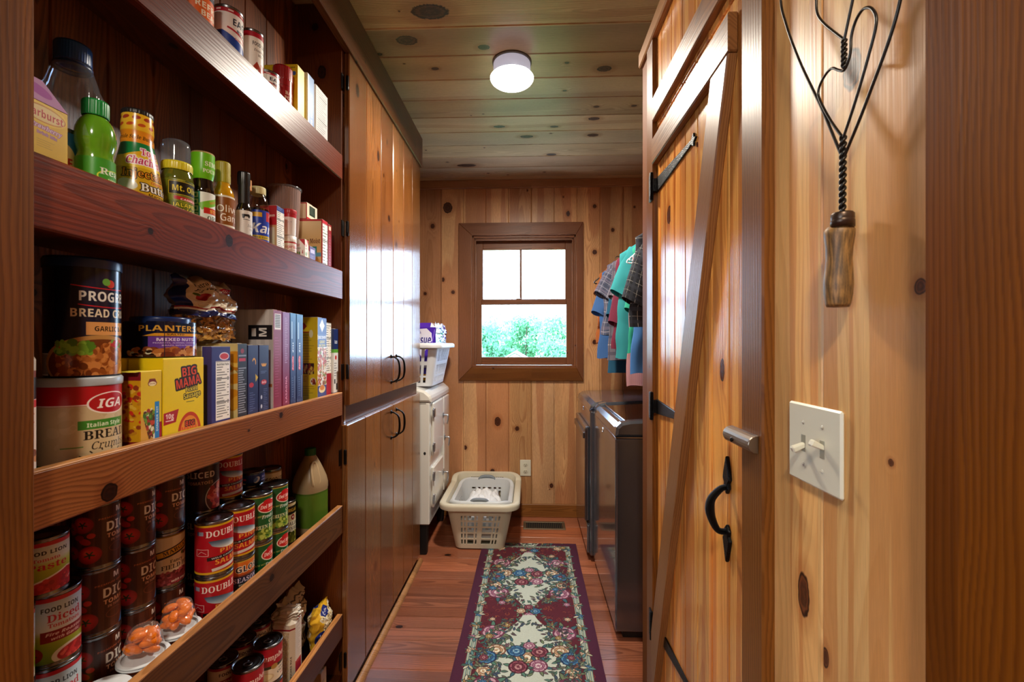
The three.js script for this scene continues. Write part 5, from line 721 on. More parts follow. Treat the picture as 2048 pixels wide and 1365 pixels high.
L.bis = print(140, 300, (x, w, h) => { fill(x, '#e0bf12', 0, 0, w, h); poly(x, '#a8321c', [[38, 20], [62, 34], [38, 48], [14, 34]]); fill(x, '#c2401c', 10, 54, 80, 4); lines(x, '#8a7410', 10, 66, 116, 12, 10, 3); oval(x, '#e9dfae', 92, 62, 15); fill(x, '#3a2010', 26, 172, 88, 40); bits(x, 30, 174, 80, 36, ['#b8521c', '#d8843a', '#7a2c14', '#c9b04a'], 40, 5, 10, 7); lines(x, '#a8521c', 10, 220, 60, 4, 6); oval(x, '#e2dcc8', 108, 240, 22, 14); bits(x, 94, 232, 28, 16, ['#b8421c', '#7a2c14'], 16, 3, 6); lines(x, '#8a7410', 10, 258, 120, 5, 8, 5); }, 0.83);
L.bisSide = print(90, 300, (x, w, h) => { fill(x, '#e8e6e2', 0, 0, w, h); fill(x, '#1d3f8e', 0, 0, w, 66); poly(x, '#e2e6ee', [[45, 6], [70, 30], [45, 56], [20, 30]]); tx(x, 'DISCOVER', 45, 76, 14, '#fff', { w: 74, stroke: '#1d3f8e', sw: 8 }); fill(x, '#1d3f8e', 0, 84, w, 28); tx(x, 'GREAT', 48, 92, 14, '#e8d23a', { w: 54 }); tx(x, 'RECIPES', 46, 106, 13, '#e8d23a', { w: 66 }); for (let i = 0; i < 5; i++) for (let j = 0; j < 2; j++) bits(x, 4 + j * 44, 118 + i * 28, 36, 22, ['#c86a34', '#e8d8b8', '#8a3a1c', '#b8432c', '#7a8a3a'], 24, 4, 8, i * 2 + j); fill(x, '#23357e', 0, 258, w, 42); oval(x, '#e8d8a8', 46, 272, 32, 14); oval(x, '#d8862c', 46, 266, 22, 10); }, 0.83);
L.redNutri = print(70, 280, (x, w, h) => { nutrition(x, 0, 0, w, h * 0.7, 22); fill(x, '#b01c34', 0, h * 0.7, w, h * 0.3); }, 0.83);
L.greenWhite = print(90, 260, (x, w, h) => { fill(x, '#e6e8ea', 0, 0, w, h); fill(x, '#17306a', 0, 0, w, 84); fill(x, '#5aa83a', 0, 84, w, 14); tx(x, 'taco', 46, 54, 22, '#e2e8f4', { w: 50 }); oval(x, '#c8343c', 44, 118, 16, 9); lines(x, '#4a4a58', 14, 140, 60, 6, 10, 6, 2); fill(x, '#2a2a34', 16, 206, 20, 18); fill(x, '#2a2a34', 50, 224, 26, 26); }, 0.8);
L.spice = print(256, 300, (x, w, h) => { fill(x, '#e2cfc2', 0, 0, w, h); fill(x, '#1b1513', 0, 0, w, 54); tx(x, 'De', 150, 26, 26, '#ddd'); fill(x, '#c42a2a', 0, 56, w, 18); tx(x, 'CHILI', 140, 100, 34, '#c43a34', { w: 80 }); tx(x, 'BEAN', 140, 138, 30, '#c43a34', { w: 80 }); bits(x, 40, 170, 190, 120, ['#7a3a22', '#a85232', '#5c2616', '#c98a5a'], 90, 7, 15, 8); fill(x, '#d8442c', 0, 282, w, 18); });
L.noodle = print(420, 300, (x, w, h) => { fill(x, '#e4d8c0', 0, 0, w, h); fill(x, '#1b2a6a', 0, 0, 46, h); x.save(); x.translate(210, 80); x.rotate(0.0); oval(x, '#b3202c', 120, -10, 78, 30); tx(x, 'GIA RUSSA', 120, -10, 26, '#f4e6d8', { w: 128 }); tx(x, 'Extra Wide', -60, -20, 32, '#1c1a24', { w: 150, fam: 'serif', it: 1 }); tx(x, 'Egg Noodles', -60, 18, 30, '#1c1a24', { w: 160, fam: 'serif', it: 1 }); x.restore(); oval(x, '#a8242c', 110, 150, 34, 26); oval(x, '#5a7a2c', 80, 132, 12); lines(x, '#4a3c3a', 60, 190, 80, 6, 11); fill(x, '#9c1d2a', 0, 232, w, 10); fill(x, '#e8e0d4', 0, 242, w, 14); fill(x, '#16245c', 0, 256, w, 44); });
L.rice = print(200, 330, (x, w, h) => { fill(x, '#d9cdb6', 0, 0, w, h); fill(x, '#b8a98e', 40, 50, 120, 260); bits(x, 40, 50, 120, 262, ['#cdb98f', '#d9c9a4', '#b99f6e', '#c4ae80'], 900, 2, 5, 31); fill(x, '#8e1f2a', 0, 36, w, 7); oval(x, '#b8283a', 20, 120, 16, 12); tx(x, 'EXTRA LONG GRAIN', 26, 220, 17, '#3a3026', { rot: -1.5708, w: 150 }); tx(x, 'ENRICHED RICE', 174, 220, 15, '#4a3c2e', { rot: -1.5708, w: 120 }); });
L.riceSide = print(80, 330, (x, w, h) => { fill(x, '#ddd4c6', 0, 0, w, h); lines(x, '#8a7c6c', 10, 40, 56, 26, 9, 3); fill(x, '#a8283a', 16, 190, 44, 60); });
L.flour = print(220, 200, (x, w, h) => { fill(x, '#cdb890', 0, 0, w, h); x.strokeStyle = '#3a2c1c'; x.lineWidth = 3; for (let i = 0; i < 5; i++) { x.beginPath(); x.moveTo(10, 20 + i * 12); x.quadraticCurveTo(100, 4 + i * 14, 210, 30 + i * 10); x.stroke(); } oval(x, '#e9ddc6', 150, 92, 60, 34, 0.3); tx(x, 'CORN', 136, 84, 26, '#b8283a', { rot: 0.3, w: 56 }); tx(x, 'MEAL', 158, 108, 22, '#b8283a', { rot: 0.3, w: 46 }); tx(x, 'HOT', 150, 150, 22, '#241c18', { rot: 0.2, w: 40 }); });
L.beanBag = print(220, 200, (x, w, h) => { fill(x, '#d9a82c', 0, 0, w, h); fill(x, '#e2cf9a', 50, 20, 150, 170); bits(x, 48, 18, 156, 176, ['#efe6cc', '#e6d8b4', '#d8c496', '#b59c6a', '#f4eedc'], 360, 5, 9, 14); const R = rng(6); for (let i = 0; i < 90; i++) oval(x, '#4a3826', 52 + R() * 146, 22 + R() * 164, 2); oval(x, '#23307e', 110, 26, 48, 20); tx(x, 'HURST', 110, 26, 20, '#e8e6f2', { w: 66 }); oval(x, '#23307e', 34, 130, 22, 34, 0.2); tx(x, 'PEAS', 34, 130, 16, '#e8e6f2', { rot: -1.5, w: 44 }); });
L.kraft = print(80, 120, (x, w, h) => { fill(x, '#a98a64', 0, 0, w, h); fill(x, '#b0242c', 44, 60, 30, 40); tx(x, 'RICE', 28, 40, 18, '#3a2a1a', { w: 40 }); });
L.jug = print(256, 200, (x, w, h) => { fill(x, '#527420', 0, 0, w, h); fill(x, '#44641a', 0, 0, w, 10); oval(x, '#b8232c', 196, 60, 26, 32); oval(x, '#d84a3c', 190, 52, 10, 12); tx(x, 'Apple', 206, 108, 26, '#f0ecd0', { fam: 'serif', w: 60 }); tx(x, 'Cider', 206, 132, 24, '#f0ecd0', { fam: 'serif', w: 54 }); tx(x, 'Vinegar', 206, 156, 20, '#f0ecd0', { fam: 'serif', w: 62 }); });
L.tissue = print(360, 200, (x, w, h) => { const g = x.createLinearGradient(0, 0, w, h); g.addColorStop(0, '#2a1e8c'); g.addColorStop(0.5, '#5a2fb4'); g.addColorStop(1, '#3a209a'); fill(x, g, 0, 0, w, h); x.strokeStyle = '#8a6ad8'; x.lineWidth = 6; x.beginPath(); x.moveTo(270, h); x.quadraticCurveTo(330, 120, 352, 30); x.stroke(); poly(x, '#e6e2f2', [[150, 50], [190, 30], [290, 26], [330, 46], [334, 80], [300, 104], [244, 152], [200, 108], [150, 96]]); tx(x, 'Bath', 220, 44, 16, '#3a2a8a', { w: 44 }); tx(x, 'Tissue', 240, 76, 50, '#2a1f7c', { w: 168, it: 1 }); fill(x, '#cfc9e6', 0, 170, w, 30); });
L.tissueEnd = print(160, 200, (x, w, h) => { fill(x, '#dfe2f2', 0, 0, w, h); poly(x, '#3a22a8', [[90, 20], [160, 30], [160, 120], [100, 110]]); poly(x, '#2a7ac8', [[30, 40], [80, 30], [90, 140], [40, 190]]); bits(x, 30, 110, 110, 90, ['#2f66c8', '#1d8a9c', '#e6eaf6', '#3a2ab0', '#c8d4ee'], 60, 6, 14, 4); x.strokeStyle = '#f2f4fa'; x.lineWidth = 5; x.beginPath(); x.moveTo(60, 20); x.lineTo(110, 90); x.lineTo(60, 180); x.stroke(); });
L.detergent = print(160, 160, (x, w, h) => { fill(x, '#d8a020', 0, 0, w, h); fill(x, '#3a2a9a', 0, 0, w, 60); fill(x, '#18182a', 0, 120, w, 40); tx(x, '23', 80, 40, 40, '#e88a9a'); });
// ---------------------------------------------------------------- goods on the shelves
const S = [2.055, 1.56, 1.125, 0.685, 0.28, 0.11];
const geoCache = new Map(), cached = (k, f) => { if (!geoCache.has(k)) geoCache.set(k, f()); return geoCache.get(k); };
// surface turned about Y whose print runs left to right seen from outside, its middle facing the aisle
function wrap(prof, rect = [0, 0, 1, 1], o = {}) {
  const { seg = 44, pow = 2, rib = 0, nrib = 40, sx = 1, sz = 1 } = o, pos = [], uv = [], idx = [], y0 = prof[0][1], y1 = prof[prof.length - 1][1], len = [0];
  for (let j = 1; j < prof.length; j++) len.push(len[j - 1] + Math.hypot(prof[j][0] - prof[j - 1][0], prof[j][1] - prof[j - 1][1]));
  prof.forEach(([r, y], j) => { for (let i = 0; i <= seg; i++) { const th = (i / seg - 0.5) * 6.283185, c = Math.cos(th), s = Math.sin(th), k = pow === 2 ? 1 : (Math.abs(c) ** pow + Math.abs(s) ** pow) ** (-1 / pow), q = r * k * (1 + rib * Math.cos(nrib * th)); pos.push(c * q * sx, y, -s * q * sz); uv.push(lerp(rect[0], rect[2], i / seg), lerp(rect[1], rect[3], o.byY ? (y - y0) / (y1 - y0) : len[j] / len[len.length - 1])); } });
  for (let j = 0; j < prof.length - 1; j++) for (let i = 0; i < seg; i++) { const a = j * (seg + 1) + i, b = a + 1, c = a + seg + 1, d = c + 1; idx.push(a, b, d, a, d, c); }
  const g = new THREE.BufferGeometry(); g.setAttribute('position', new THREE.Float32BufferAttribute(pos, 3)); g.setAttribute('uv', new THREE.Float32BufferAttribute(uv, 2)); g.setIndex(idx); g.computeVertexNormals();
  const n = g.attributes.normal; for (let j = 0; j < prof.length; j++) { const a = j * (seg + 1), b = a + seg; const v = new THREE.Vector3(n.getX(a) + n.getX(b), n.getY(a) + n.getY(b), n.getZ(a) + n.getZ(b)).normalize(); for (const k of [a, b]) n.setXYZ(k, v.x, v.y, v.z); }
  return g;
}
const TINLID = M('#83868c', 0.25, { metalness: 1 });
function tin(label, lab, x, d, y, r, h, o = {}) {
  const t = thing(o.name ?? 'food_can', label, o.cat ?? 'can', [x, y + 0.0003, d], (o.turn ?? 0) - 0.42, o.group);
  part(t, 'can_body', cached(`tin${r}${h}`, () => lathe([[0, 0.003], [r * 0.9, 0.003], [r * 0.94, 0], [r * 1.0, 0], [r * 1.02, 0.002], [r * 1.0, 0.0045], [r * 0.975, 0.006], [r * 0.975, h - 0.006], [r * 1.0, h - 0.0049], [r * 1.02, h - 0.0019], [r * 1.0, h - 0.0004], [r * 0.95, h - 0.0004], [r * 0.92, h - 0.005], [r * 0.8, h - 0.005], [r * 0.78, h - 0.0038], [r * 0.74, h - 0.0038], [r * 0.72, h - 0.005], [r * 0.5, h - 0.005], [r * 0.48, h - 0.004], [r * 0.45, h - 0.0045], [0, h - 0.0045]], 44)), TINLID);
  part(t, 'paper_label', cached(`lab${r}${h}${lab.rect}`, () => wrap([[r * 0.99, 0.0075], [r * 0.992, h - 0.0075]], lab.rect)), ink(lab, 0.32));
  if (o.pull) { const p = part(t, 'pull_tab', new THREE.TorusGeometry(r * 0.26, r * 0.055, 8, 20).scale(1, 0.75, 0.5).rotateX(-Math.PI / 2).rotateY(0.8).translate(r * 0.1, h - 0.0025, r * 0.05), TIN); part(p, 'rivet', new THREE.SphereGeometry(r * 0.08, 10, 6).scale(1, 0.4, 1).translate(-r * 0.2, h - 0.0025, -r * 0.1), TIN); }
  return t;
}
const CARD = M('#b9a58a', 0.8);
// carton: x0 is the aisle face
function carton(name, label, x0, depth, d0, d1, y, h, faces, o = {}) {
  const t = thing(name, label, o.cat ?? 'box', [x0 - depth / 2, y + 0.0004, (d0 + d1) / 2], o.turn ?? 0, o.group), w = d1 - d0;
  const g = cbox(depth, h, w, 0.0012), R = (l) => l.rect, f = { all: R(faces.all ?? faces.px) }; for (const k of ['px', 'pz', 'py', 'nx', 'nz']) if (faces[k]) f[k] = R(faces[k]);
  const page = (faces.px ?? faces.all).page; for (const k of Object.keys(faces)) if (faces[k].page !== page) f[k] = R(faces.px ?? faces.all);
  part(t, 'carton', faceRects(g.translate(0, h / 2, 0), f), ink(faces.px ?? faces.all, o.rough ?? 0.36));
  const fl = part(t, 'flap', merge([cbox(depth * 0.96, 0.0008, w * 0.5, 0.0002).translate(0, h + 0.0005, w * 0.235)]), M(o.flap ?? '#c9bfae', 0.6)); if (o.tilt) fl.rotation.x = o.tilt;
  return t;
}
// pillow-shaped bag, its face towards the aisle; thickness t, w along the corridor
function pillow(w, h, t, rect, seed, o = {}) {
  const { amp = 0.012, pu = 3, pv = 4, v0 = 0, v1 = 1, side = 0, lean = 0, top = 1 } = o, n = createNoise2D(rng(seed)), NU = 28, NV = 28, pos = [], uv = [], idx = [];
  for (const s of [1, -1]) { const b = pos.length / 3; for (let j = 0; j <= NV; j++) for (let i = 0; i <= NU; i++) {
    const u = i / NU, v = lerp(v0, v1, j / NV), e = (1 - Math.abs(2 * u - 1) ** pu) * (1 - Math.abs(2 * v - 1) ** pv), wv = w * lerp(1, top, v), rid = Math.abs(n(u * 5 + 3, v * 4)) * 2 + n(u * 11, v * 9 + 7);
    pos.push(s * (t / 2) * e + lean * v * v + amp * rid * Math.sqrt(Math.max(0, e)) * s * 0.6 + amp * 0.7 * n(v * 4, 5), h * v + amp * n(u * 4, 9) * v, -((u - 0.5) * wv + amp * n(v * 5, 2 + u)));
    uv.push(lerp(rect[0], rect[2], s > 0 ? u : 1 - u), lerp(rect[1], rect[3], j / NV));
  } for (let j = 0; j < NV; j++) for (let i = 0; i < NU; i++) { const a = b + j * (NU + 1) + i, c = a + NU + 1; s > 0 ? idx.push(a, a + 1, c + 1, a, c + 1, c) : idx.push(a, c + 1, a + 1, a, c, c + 1); } }
  const g = new THREE.BufferGeometry(); g.setAttribute('position', new THREE.Float32BufferAttribute(pos, 3)); g.setAttribute('uv', new THREE.Float32BufferAttribute(uv, 2)); g.setIndex(idx); g.computeVertexNormals();
  return g;
}
const CLEAR = new THREE.MeshPhysicalMaterial({ color: '#f0f6ff', roughness: 0.07, transmission: 0.9, thickness: 0, ior: 1.6, clearcoat: 1, clearcoatRoughness: 0.04 });
const FILM = new THREE.MeshPhysicalMaterial({ color: '#ffffff', roughness: 0.1, transmission: 1, thickness: 0, ior: 1.3 });
const glassM = (c, r = 0.05) => M(c, r, { clearcoat: 1, clearcoatRoughness: 0.03 });
// bottle or jar from parts: liquid-coloured body, printed label, ribbed cap
function bottle(name, label, cat, x, d, y, o) {
  const t = thing(name, label, cat, [x, y + 0.0004, d], o.pow ? o.turn ?? 0 : (o.turn ?? 0) - 0.32);
  part(t, 'body', wrap(o.body, undefined, { seg: 40, pow: o.pow }), o.mat);
  if (o.inner) part(t, 'contents', wrap(o.inner, undefined, { seg: 36, pow: o.pow }), o.innerMat);
  for (const [lab, prof, nm] of o.labels ?? []) part(t, nm ?? 'label', wrap(prof, lab.rect, { seg: 44, pow: o.pow }), ink(lab, o.lrough ?? 0.3));
  if (o.cap) part(t, 'cap', wrap(o.cap, undefined, { seg: 120, rib: o.rib ?? 0.012, nrib: 30 }), o.capMat);
  return t;
}
const shelfNames = ['top shelf', 'second shelf', 'middle shelf', 'fourth shelf', 'lowest shelf'];

// ---- top shelf
tin('tall orange and navy bean can at the near end of the top shelf', L.beansCan, -0.761, 1.006, S[0], 0.036, 0.13, { turn: 0.1 });
tin('white milk can with red rim and big blue scoop on the top shelf', L.eagle, -0.756, 1.112, S[0], 0.033, 0.14, { turn: -0.1 });
tin('slim white milk can with a red barn picture on the top shelf', L.evap, -0.75, 1.202, S[0], 0.0265, 0.148, { turn: -0.15 });
tin('short white and red milk can sunk behind the top shelf lip', L.eagle, -0.755, 1.282, S[0], 0.031, 0.085, { turn: -0.3 });
bottle('baking_powder_tin', 'round red lidded tin beside the yellow box on the top shelf', 'tin', -0.752, 1.356, S[0], { body: [[0, 0], [0.0255, 0], [0.026, 0.002], [0.026, 0.112]], mat: M('#7d1015', 0.4), labels: [[L.redJar, [[0.0263, 0.004], [0.0263, 0.11]]]], cap: [[0.0268, 0.106], [0.0272, 0.108], [0.0272, 0.142], [0.026, 0.147], [0, 0.148]], capMat: M('#9c1a1e', 0.3) });
carton('drink_mix_box', 'bright yellow box standing on the top shelf', -0.724, 0.108, 1.391, 1.434, S[0], 0.182, { px: L.yellowSpine, pz: L.yellowFace, all: L.yellow }, { flap: '#d9bb18' });
carton('sugar_box', 'narrow blue box with upright white lettering on the top shelf', -0.724, 0.1, 1.455, 1.5, S[0], 0.195, { px: L.sugar, pz: L.plainWhite, all: L.plainWhite });
carton('grey_box', 'pale grey box with printed text lines at the far end of the top shelf', -0.724, 0.11, 1.512, 1.602, S[0], 0.19, { px: L.grey, pz: L.plainWhite, all: L.plainWhite });

// ---- second shelf
{
  const t = carton('candy_drink_box', 'yellow box with lilac gable top at the near end of the second shelf', -0.722, 0.06, 0.612, 0.684, S[1], 0.163, { px: L.burst, pz: L.yellow, all: L.yellow }, { flap: '#d6a9d6' });
  const r = new THREE.BufferGeometry(), a = 0.03, b = 0.036, p = [[a, 0, b], [a, 0, -b], [-0.012, 0.054, -b], [-0.012, 0.054, b], [-a, 0, -b], [-a, 0, b]], q = [[0, 1, 2, 3], [4, 5, 3, 2]], pos = [], uv = [], R = L.burstRoof.rect;
  for (const f of q) for (const k of [0, 1, 2, 0, 2, 3]) { pos.push(...p[f[k]]); uv.push([R[0], R[2], R[2], R[0]][k], [R[1], R[1], R[3], R[3]][k]); }
  for (const f of [[1, 4, 2], [0, 3, 5]]) for (const k of f) { pos.push(...p[k]); uv.push(R[0] + 0.002, R[1] + 0.002); }
  r.setAttribute('position', new THREE.Float32BufferAttribute(pos, 3)); r.setAttribute('uv', new THREE.Float32BufferAttribute(uv, 2)); r.computeVertexNormals();
  part(t, 'gable_top', r.translate(0, 0.163, 0), ink(L.burstRoof, 0.4));
}
tin('small blue fruit can squeezed between yellow box and green lime bottle', L.dole, -0.787, 0.736, S[1], 0.0185, 0.165, { turn: -0.75 });
{
  const t = thing('plastic_jug', 'big clear dimpled plastic jug with dark blue lid on the second shelf', 'jug', [-0.83, S[1], 0.795]);
  const prof = []; for (let i = 0; i <= 40; i++) { const k = i / 40, y = 0.315 * k; prof.push([k < 0.06 ? 0.043 : k < 0.72 ? 0.0455 : lerp(0.0455, 0.024, ((k - 0.72) / 0.28) ** 1.5), y]); }
  const g = wrap(prof, undefined, { seg: 72 }), p = g.attributes.position;
  for (let i = 0; i < p.count; i++) { const y = p.getY(i), th = Math.atan2(p.getZ(i), p.getX(i)), k = y > 0.02 && y < 0.26 ? 1 + 0.07 * Math.cos(9 * th + 110 * y) * Math.cos(9 * th - 110 * y) : 1; p.setX(i, p.getX(i) * k); p.setZ(i, p.getZ(i) * k); } g.computeVertexNormals();
  part(t, 'body', g, CLEAR);
  part(t, 'lid', wrap([[0.0255, 0.313], [0.026, 0.315], [0.026, 0.343], [0.024, 0.347], [0, 0.348]], undefined, { seg: 120, rib: 0.012, nrib: 40 }), M('#1c4c9a', 0.35)); part(t, 'collar', wrap([[0.024, 0.302], [0.0275, 0.304], [0.0275, 0.309], [0.024, 0.311]]), M('#0f2c66', 0.35));
}
bottle('lime_juice_bottle', 'green lime juice bottle with lime shaped top and green cap', 'bottle', -0.75, 0.757, S[1], { body: [[0, 0], [0.024, 0], [0.0265, 0.004], [0.0265, 0.105], [0.025, 0.122], [0.0236, 0.13], [0.0252, 0.138], [0.0278, 0.148], [0.0282, 0.158], [0.0268, 0.172], [0.023, 0.184], [0.017, 0.193], [0.0135, 0.196], [0.0125, 0.2]], mat: new THREE.MeshPhysicalMaterial({ color: '#5f9c1e', roughness: 0.12, clearcoat: 0.8, clearcoatRoughness: 0.05 }), labels: [[L.lime, [[0.0268, 0.068], [0.0268, 0.12]]]], cap: [[0.0175, 0.195], [0.0182, 0.197], [0.0182, 0.219], [0.017, 0.222], [0, 0.223]], capMat: M('#128a3c', 0.35), rib: 0.02, turn: 0.25 });
bottle('marinade_bottle', 'yellow and green wrapped butter marinade bottle with black lid', 'bottle', -0.767, 0.86, S[1], { body: [[0, 0], [0.038, 0], [0.04, 0.003], [0.0402, 0.08]], mat: M('#c99a1c', 0.3), labels: [[L.butter, [[0.0402, 0.078], [0.0405, 0.1], [0.0385, 0.12], [0.034, 0.15], [0.0292, 0.174], [0.026, 0.19], [0.0262, 0.2], [0.0245, 0.206], [0.026, 0.215], [0.0255, 0.232], [0.0245, 0.247]], 'wrapper']], lrough: 0.22, cap: [[0.0245, 0.246], [0.0252, 0.247], [0.0252, 0.253], [0.0235, 0.256], [0, 0.256]], capMat: M('#15110f', 0.4), turn: 0.06 });
bottle('pickle_jar', 'glass jar of sliced jalapenos with yellow lid on second shelf', 'jar', -0.756, 0.946, S[1], { body: [[0, 0], [0.028, 0], [0.03, 0.004], [0.03, 0.152], [0.029, 0.16], [0.0258, 0.169], [0.0245, 0.178]], mat: new THREE.MeshPhysicalMaterial({ color: '#59601a', roughness: 0.08, clearcoat: 1, clearcoatRoughness: 0.03 }), labels: [[L.olive, [[0.0304, 0.078], [0.0304, 0.15]]]], cap: [[0.0268, 0.172], [0.0278, 0.174], [0.0278, 0.186], [0.0265, 0.19], [0.022, 0.191], [0, 0.191]], capMat: M('#d9cc2c', 0.35), turn: 0.1 });
bottle('seasoning_shaker', 'tall shaker with clear dome cap behind the jalapeno jar', 'shaker', -0.846, 1.056, S[1], { body: [[0, 0], [0.029, 0], [0.0295, 0.003], [0.0295, 0.2]], mat: M('#a3835a', 0.5), cap: [[0.0275, 0.2], [0.028, 0.222], [0.024, 0.232], [0, 0.236]], capMat: M('#141826', 0.4) });
part(scene.children[scene.children.length - 1], 'dome_cap', wrap([[0.0296, 0.2], [0.0298, 0.27], [0.027, 0.284], [0.02, 0.289], [0, 0.29]]), CLEAR);
bottle('stir_fry_sauce', 'dark sauce bottle with bright green neck wrap and teal label', 'bottle', -0.749, 1.014, S[1], { body: [[0, 0], [0.0225, 0], [0.0235, 0.003], [0.0235, 0.148], [0.0225, 0.158], [0.0195, 0.176], [0.0185, 0.19]], mat: glassM('#160d0b'), labels: [[L.stir, [[0.0238, 0.072], [0.0238, 0.147]]], [L.pour, [[0.0192, 0.178], [0.0215, 0.188], [0.0232, 0.2], [0.0232, 0.236]], 'neck_wrap']], cap: [[0.0232, 0.236], [0.022, 0.2395], [0, 0.2395]], capMat: M('#b39a5c', 0.4), turn: 0.12 });
bottle('salad_dressing', 'yellow salad dressing bottle with brown label and olive cap', 'bottle', -0.75, 1.083, S[1], { body: [[0, 0], [0.0235, 0], [0.0248, 0.003], [0.0248, 0.16], [0.0242, 0.17], [0.02, 0.182], [0.0155, 0.19], [0.0148, 0.21]], mat: new THREE.MeshPhysicalMaterial({ color: '#c98f10', roughness: 0.1, clearcoat: 1, clearcoatRoughness: 0.03 }), labels: [[L.garden, [[0.0251, 0.07], [0.0251, 0.162]]]], cap: [[0.0155, 0.196], [0.0162, 0.198], [0.0162, 0.216], [0.0155, 0.218], [0.0162, 0.22], [0.0162, 0.244], [0.015, 0.2465], [0, 0.2465]], capMat: M('#a89a1e', 0.4), turn: 0.05 });
bottle('vinegar_bottle', 'slim black capped vinegar bottle with plain white label', 'bottle', -0.7445, 1.156, S[1], { body: [[0, 0], [0.018, 0], [0.019, 0.003], [0.019, 0.148], [0.0175, 0.157], [0.0135, 0.168], [0.0125, 0.17]], mat: glassM('#0b0a0c'), labels: [[L.vanilla, [[0.0193, 0.066], [0.0193, 0.148]]]], cap: [[0.0128, 0.158], [0.0135, 0.16], [0.0135, 0.216], [0.0148, 0.219], [0.0148, 0.247], [0.0135, 0.25], [0, 0.25]], capMat: M('#0d0d10', 0.25), turn: 0.2 });
part(scene.children[scene.children.length - 1], 'neck_tag', cbox(0.006, 0.03, 0.01, 0.002).translate(0.004, 0.222, -0.017), M('#d98a1c', 0.4));
bottle('corn_syrup_bottle', 'corn syrup bottle with bright blue label and cream cap', 'bottle', -0.7535, 1.233, S[1], { body: [[0, 0], [0.026, 0], [0.0272, 0.003], [0.0272, 0.178], [0.0262, 0.19], [0.0225, 0.204], [0.0175, 0.214], [0.0165, 0.222]], mat: new THREE.MeshPhysicalMaterial({ color: '#ffffff', roughness: 0.03, transmission: 1, thickness: 0 }), inner: [[0, 0.002], [0.0255, 0.002], [0.0262, 0.005], [0.0262, 0.176], [0, 0.177]], innerMat: glassM('#1c0d0a'), labels: [[L.karo, [[0.0275, 0.066], [0.0275, 0.17]]]], cap: [[0.0185, 0.217], [0.0192, 0.219], [0.0192, 0.234], [0.018, 0.237], [0, 0.237]], capMat: M('#cfc48c', 0.4), turn: 0.08 });
carton('brown_sugar_box', 'small red and tan box beside the blue labelled syrup', -0.726, 0.05, 1.277, 1.318, S[1], 0.202, { px: L.nutri, pz: L.redFace, all: L.redFace });
bottle('sprinkle_jar', 'little sprinkles jar under the frosting tub on second shelf', 'jar', -0.745, 1.381, S[1], { body: [[0, 0], [0.018, 0], [0.0195, 0.003], [0.0195, 0.132]], mat: M('#e6e0de', 0.4), labels: [[L.sprinkle, [[0.0198, 0.062], [0.0198, 0.118]]]], cap: [[0.0198, 0.118], [0.0202, 0.12], [0.0202, 0.136], [0, 0.138]], capMat: M('#e9e6e4', 0.4) });
bottle('frosting_tub', 'white and red frosting tub stacked on the sprinkles jar', 'tub', -0.7455, 1.381, S[1] + 0.138, { body: [[0, 0], [0.0175, 0], [0.0185, 0.002], [0.0205, 0.07]], mat: M('#e6e0de', 0.4), labels: [[L.frost, [[0.0183, 0.002], [0.0206, 0.07]]]], cap: [[0.021, 0.066], [0.0215, 0.068], [0.0215, 0.077], [0.02, 0.08], [0, 0.08]], capMat: M('#b51f2b', 0.35) });
{
  const t = thing('baking_cup_tub', 'clear tub of pleated brown paper baking cups behind the boxes', 'tub', [-0.826, S[1], 1.502]);
  part(t, 'paper_cups', wrap([[0.033, 0.004], [0.048, 0.322]], undefined, { seg: 144, rib: 0.035, nrib: 36 }), M('#a9765a', 0.85)); part(t, 'paper_core', wrap([[0.046, 0.318], [0.034, 0.3], [0, 0.3]], undefined, { seg: 96, rib: 0.03, nrib: 32 }), M('#8d5f46', 0.85));
  part(t, 'tub', wrap([[0, 0], [0.035, 0], [0.036, 0.003], [0.05, 0.322], [0.053, 0.323], [0.0535, 0.328], [0.05, 0.3295], [0, 0.3295]]), CLEAR);
}
carton('cake_mix_box', 'cream and red cake mix box near the far end of the second shelf', -0.724, 0.098, 1.561, 1.602, S[1], 0.24, { px: L.moistSide, pz: L.moist, all: L.creamFace });
carton('gelatin_box', 'small cream box with dark green side lying on the cake mix', -0.78, 0.042, 1.562, 1.64, S[1] + 0.2402, 0.06, { px: L.darkFace, pz: L.creamFace, all: L.creamFace }, { flap: '#d8ccb6' });
carton('red_box', 'thin dark red box wedged at the far end of the second shelf', -0.724, 0.1, 1.606, 1.634, S[1], 0.236, { px: L.redSpine, all: L.redSpine });
carton('food_colour_box', 'small white and red food colour box before the cake mix', -0.724, 0.036, 1.436, 1.462, S[1], 0.142, { px: L.color, pz: L.color, all: L.color });
carton('food_colour_box', 'tiny red box with a purple side beside the cake mix', -0.727, 0.03, 1.474, 1.516, S[1], 0.128, { px: L.colorSide, pz: L.color, all: L.color });

// ---- middle shelf
bottle('spice_jar', 'red and white bean jar half hidden by the left post', 'jar', -0.752, 0.632, S[2], { body: [[0, 0], [0.023, 0], [0.024, 0.003], [0.024, 0.2]], mat: M('#7a3320', 0.3), labels: [[L.spice, [[0.0243, 0.01], [0.0243, 0.19]]]], cap: [[0.023, 0.198], [0.0238, 0.2], [0.0238, 0.216], [0.022, 0.22], [0, 0.22]], capMat: M('#b9a892', 0.4), turn: -0.5 });
bottle('breadcrumb_tub', 'wide cream bread crumb tub with red band and grey lid', 'tub', -0.781, 0.759, S[2], { body: [[0, 0], [0.0545, 0], [0.056, 0.003], [0.056, 0.17]], mat: M('#c2ad86', 0.5), labels: [[L.iga, [[0.0562, 0.002], [0.0562, 0.172]]]], cap: [[0.0575, 0.169], [0.0582, 0.171], [0.0582, 0.18], [0.056, 0.183], [0.052, 0.1835], [0.051, 0.181], [0, 0.181]], capMat: M('#a9b0b6', 0.35), rib: 0, turn: -0.42 });
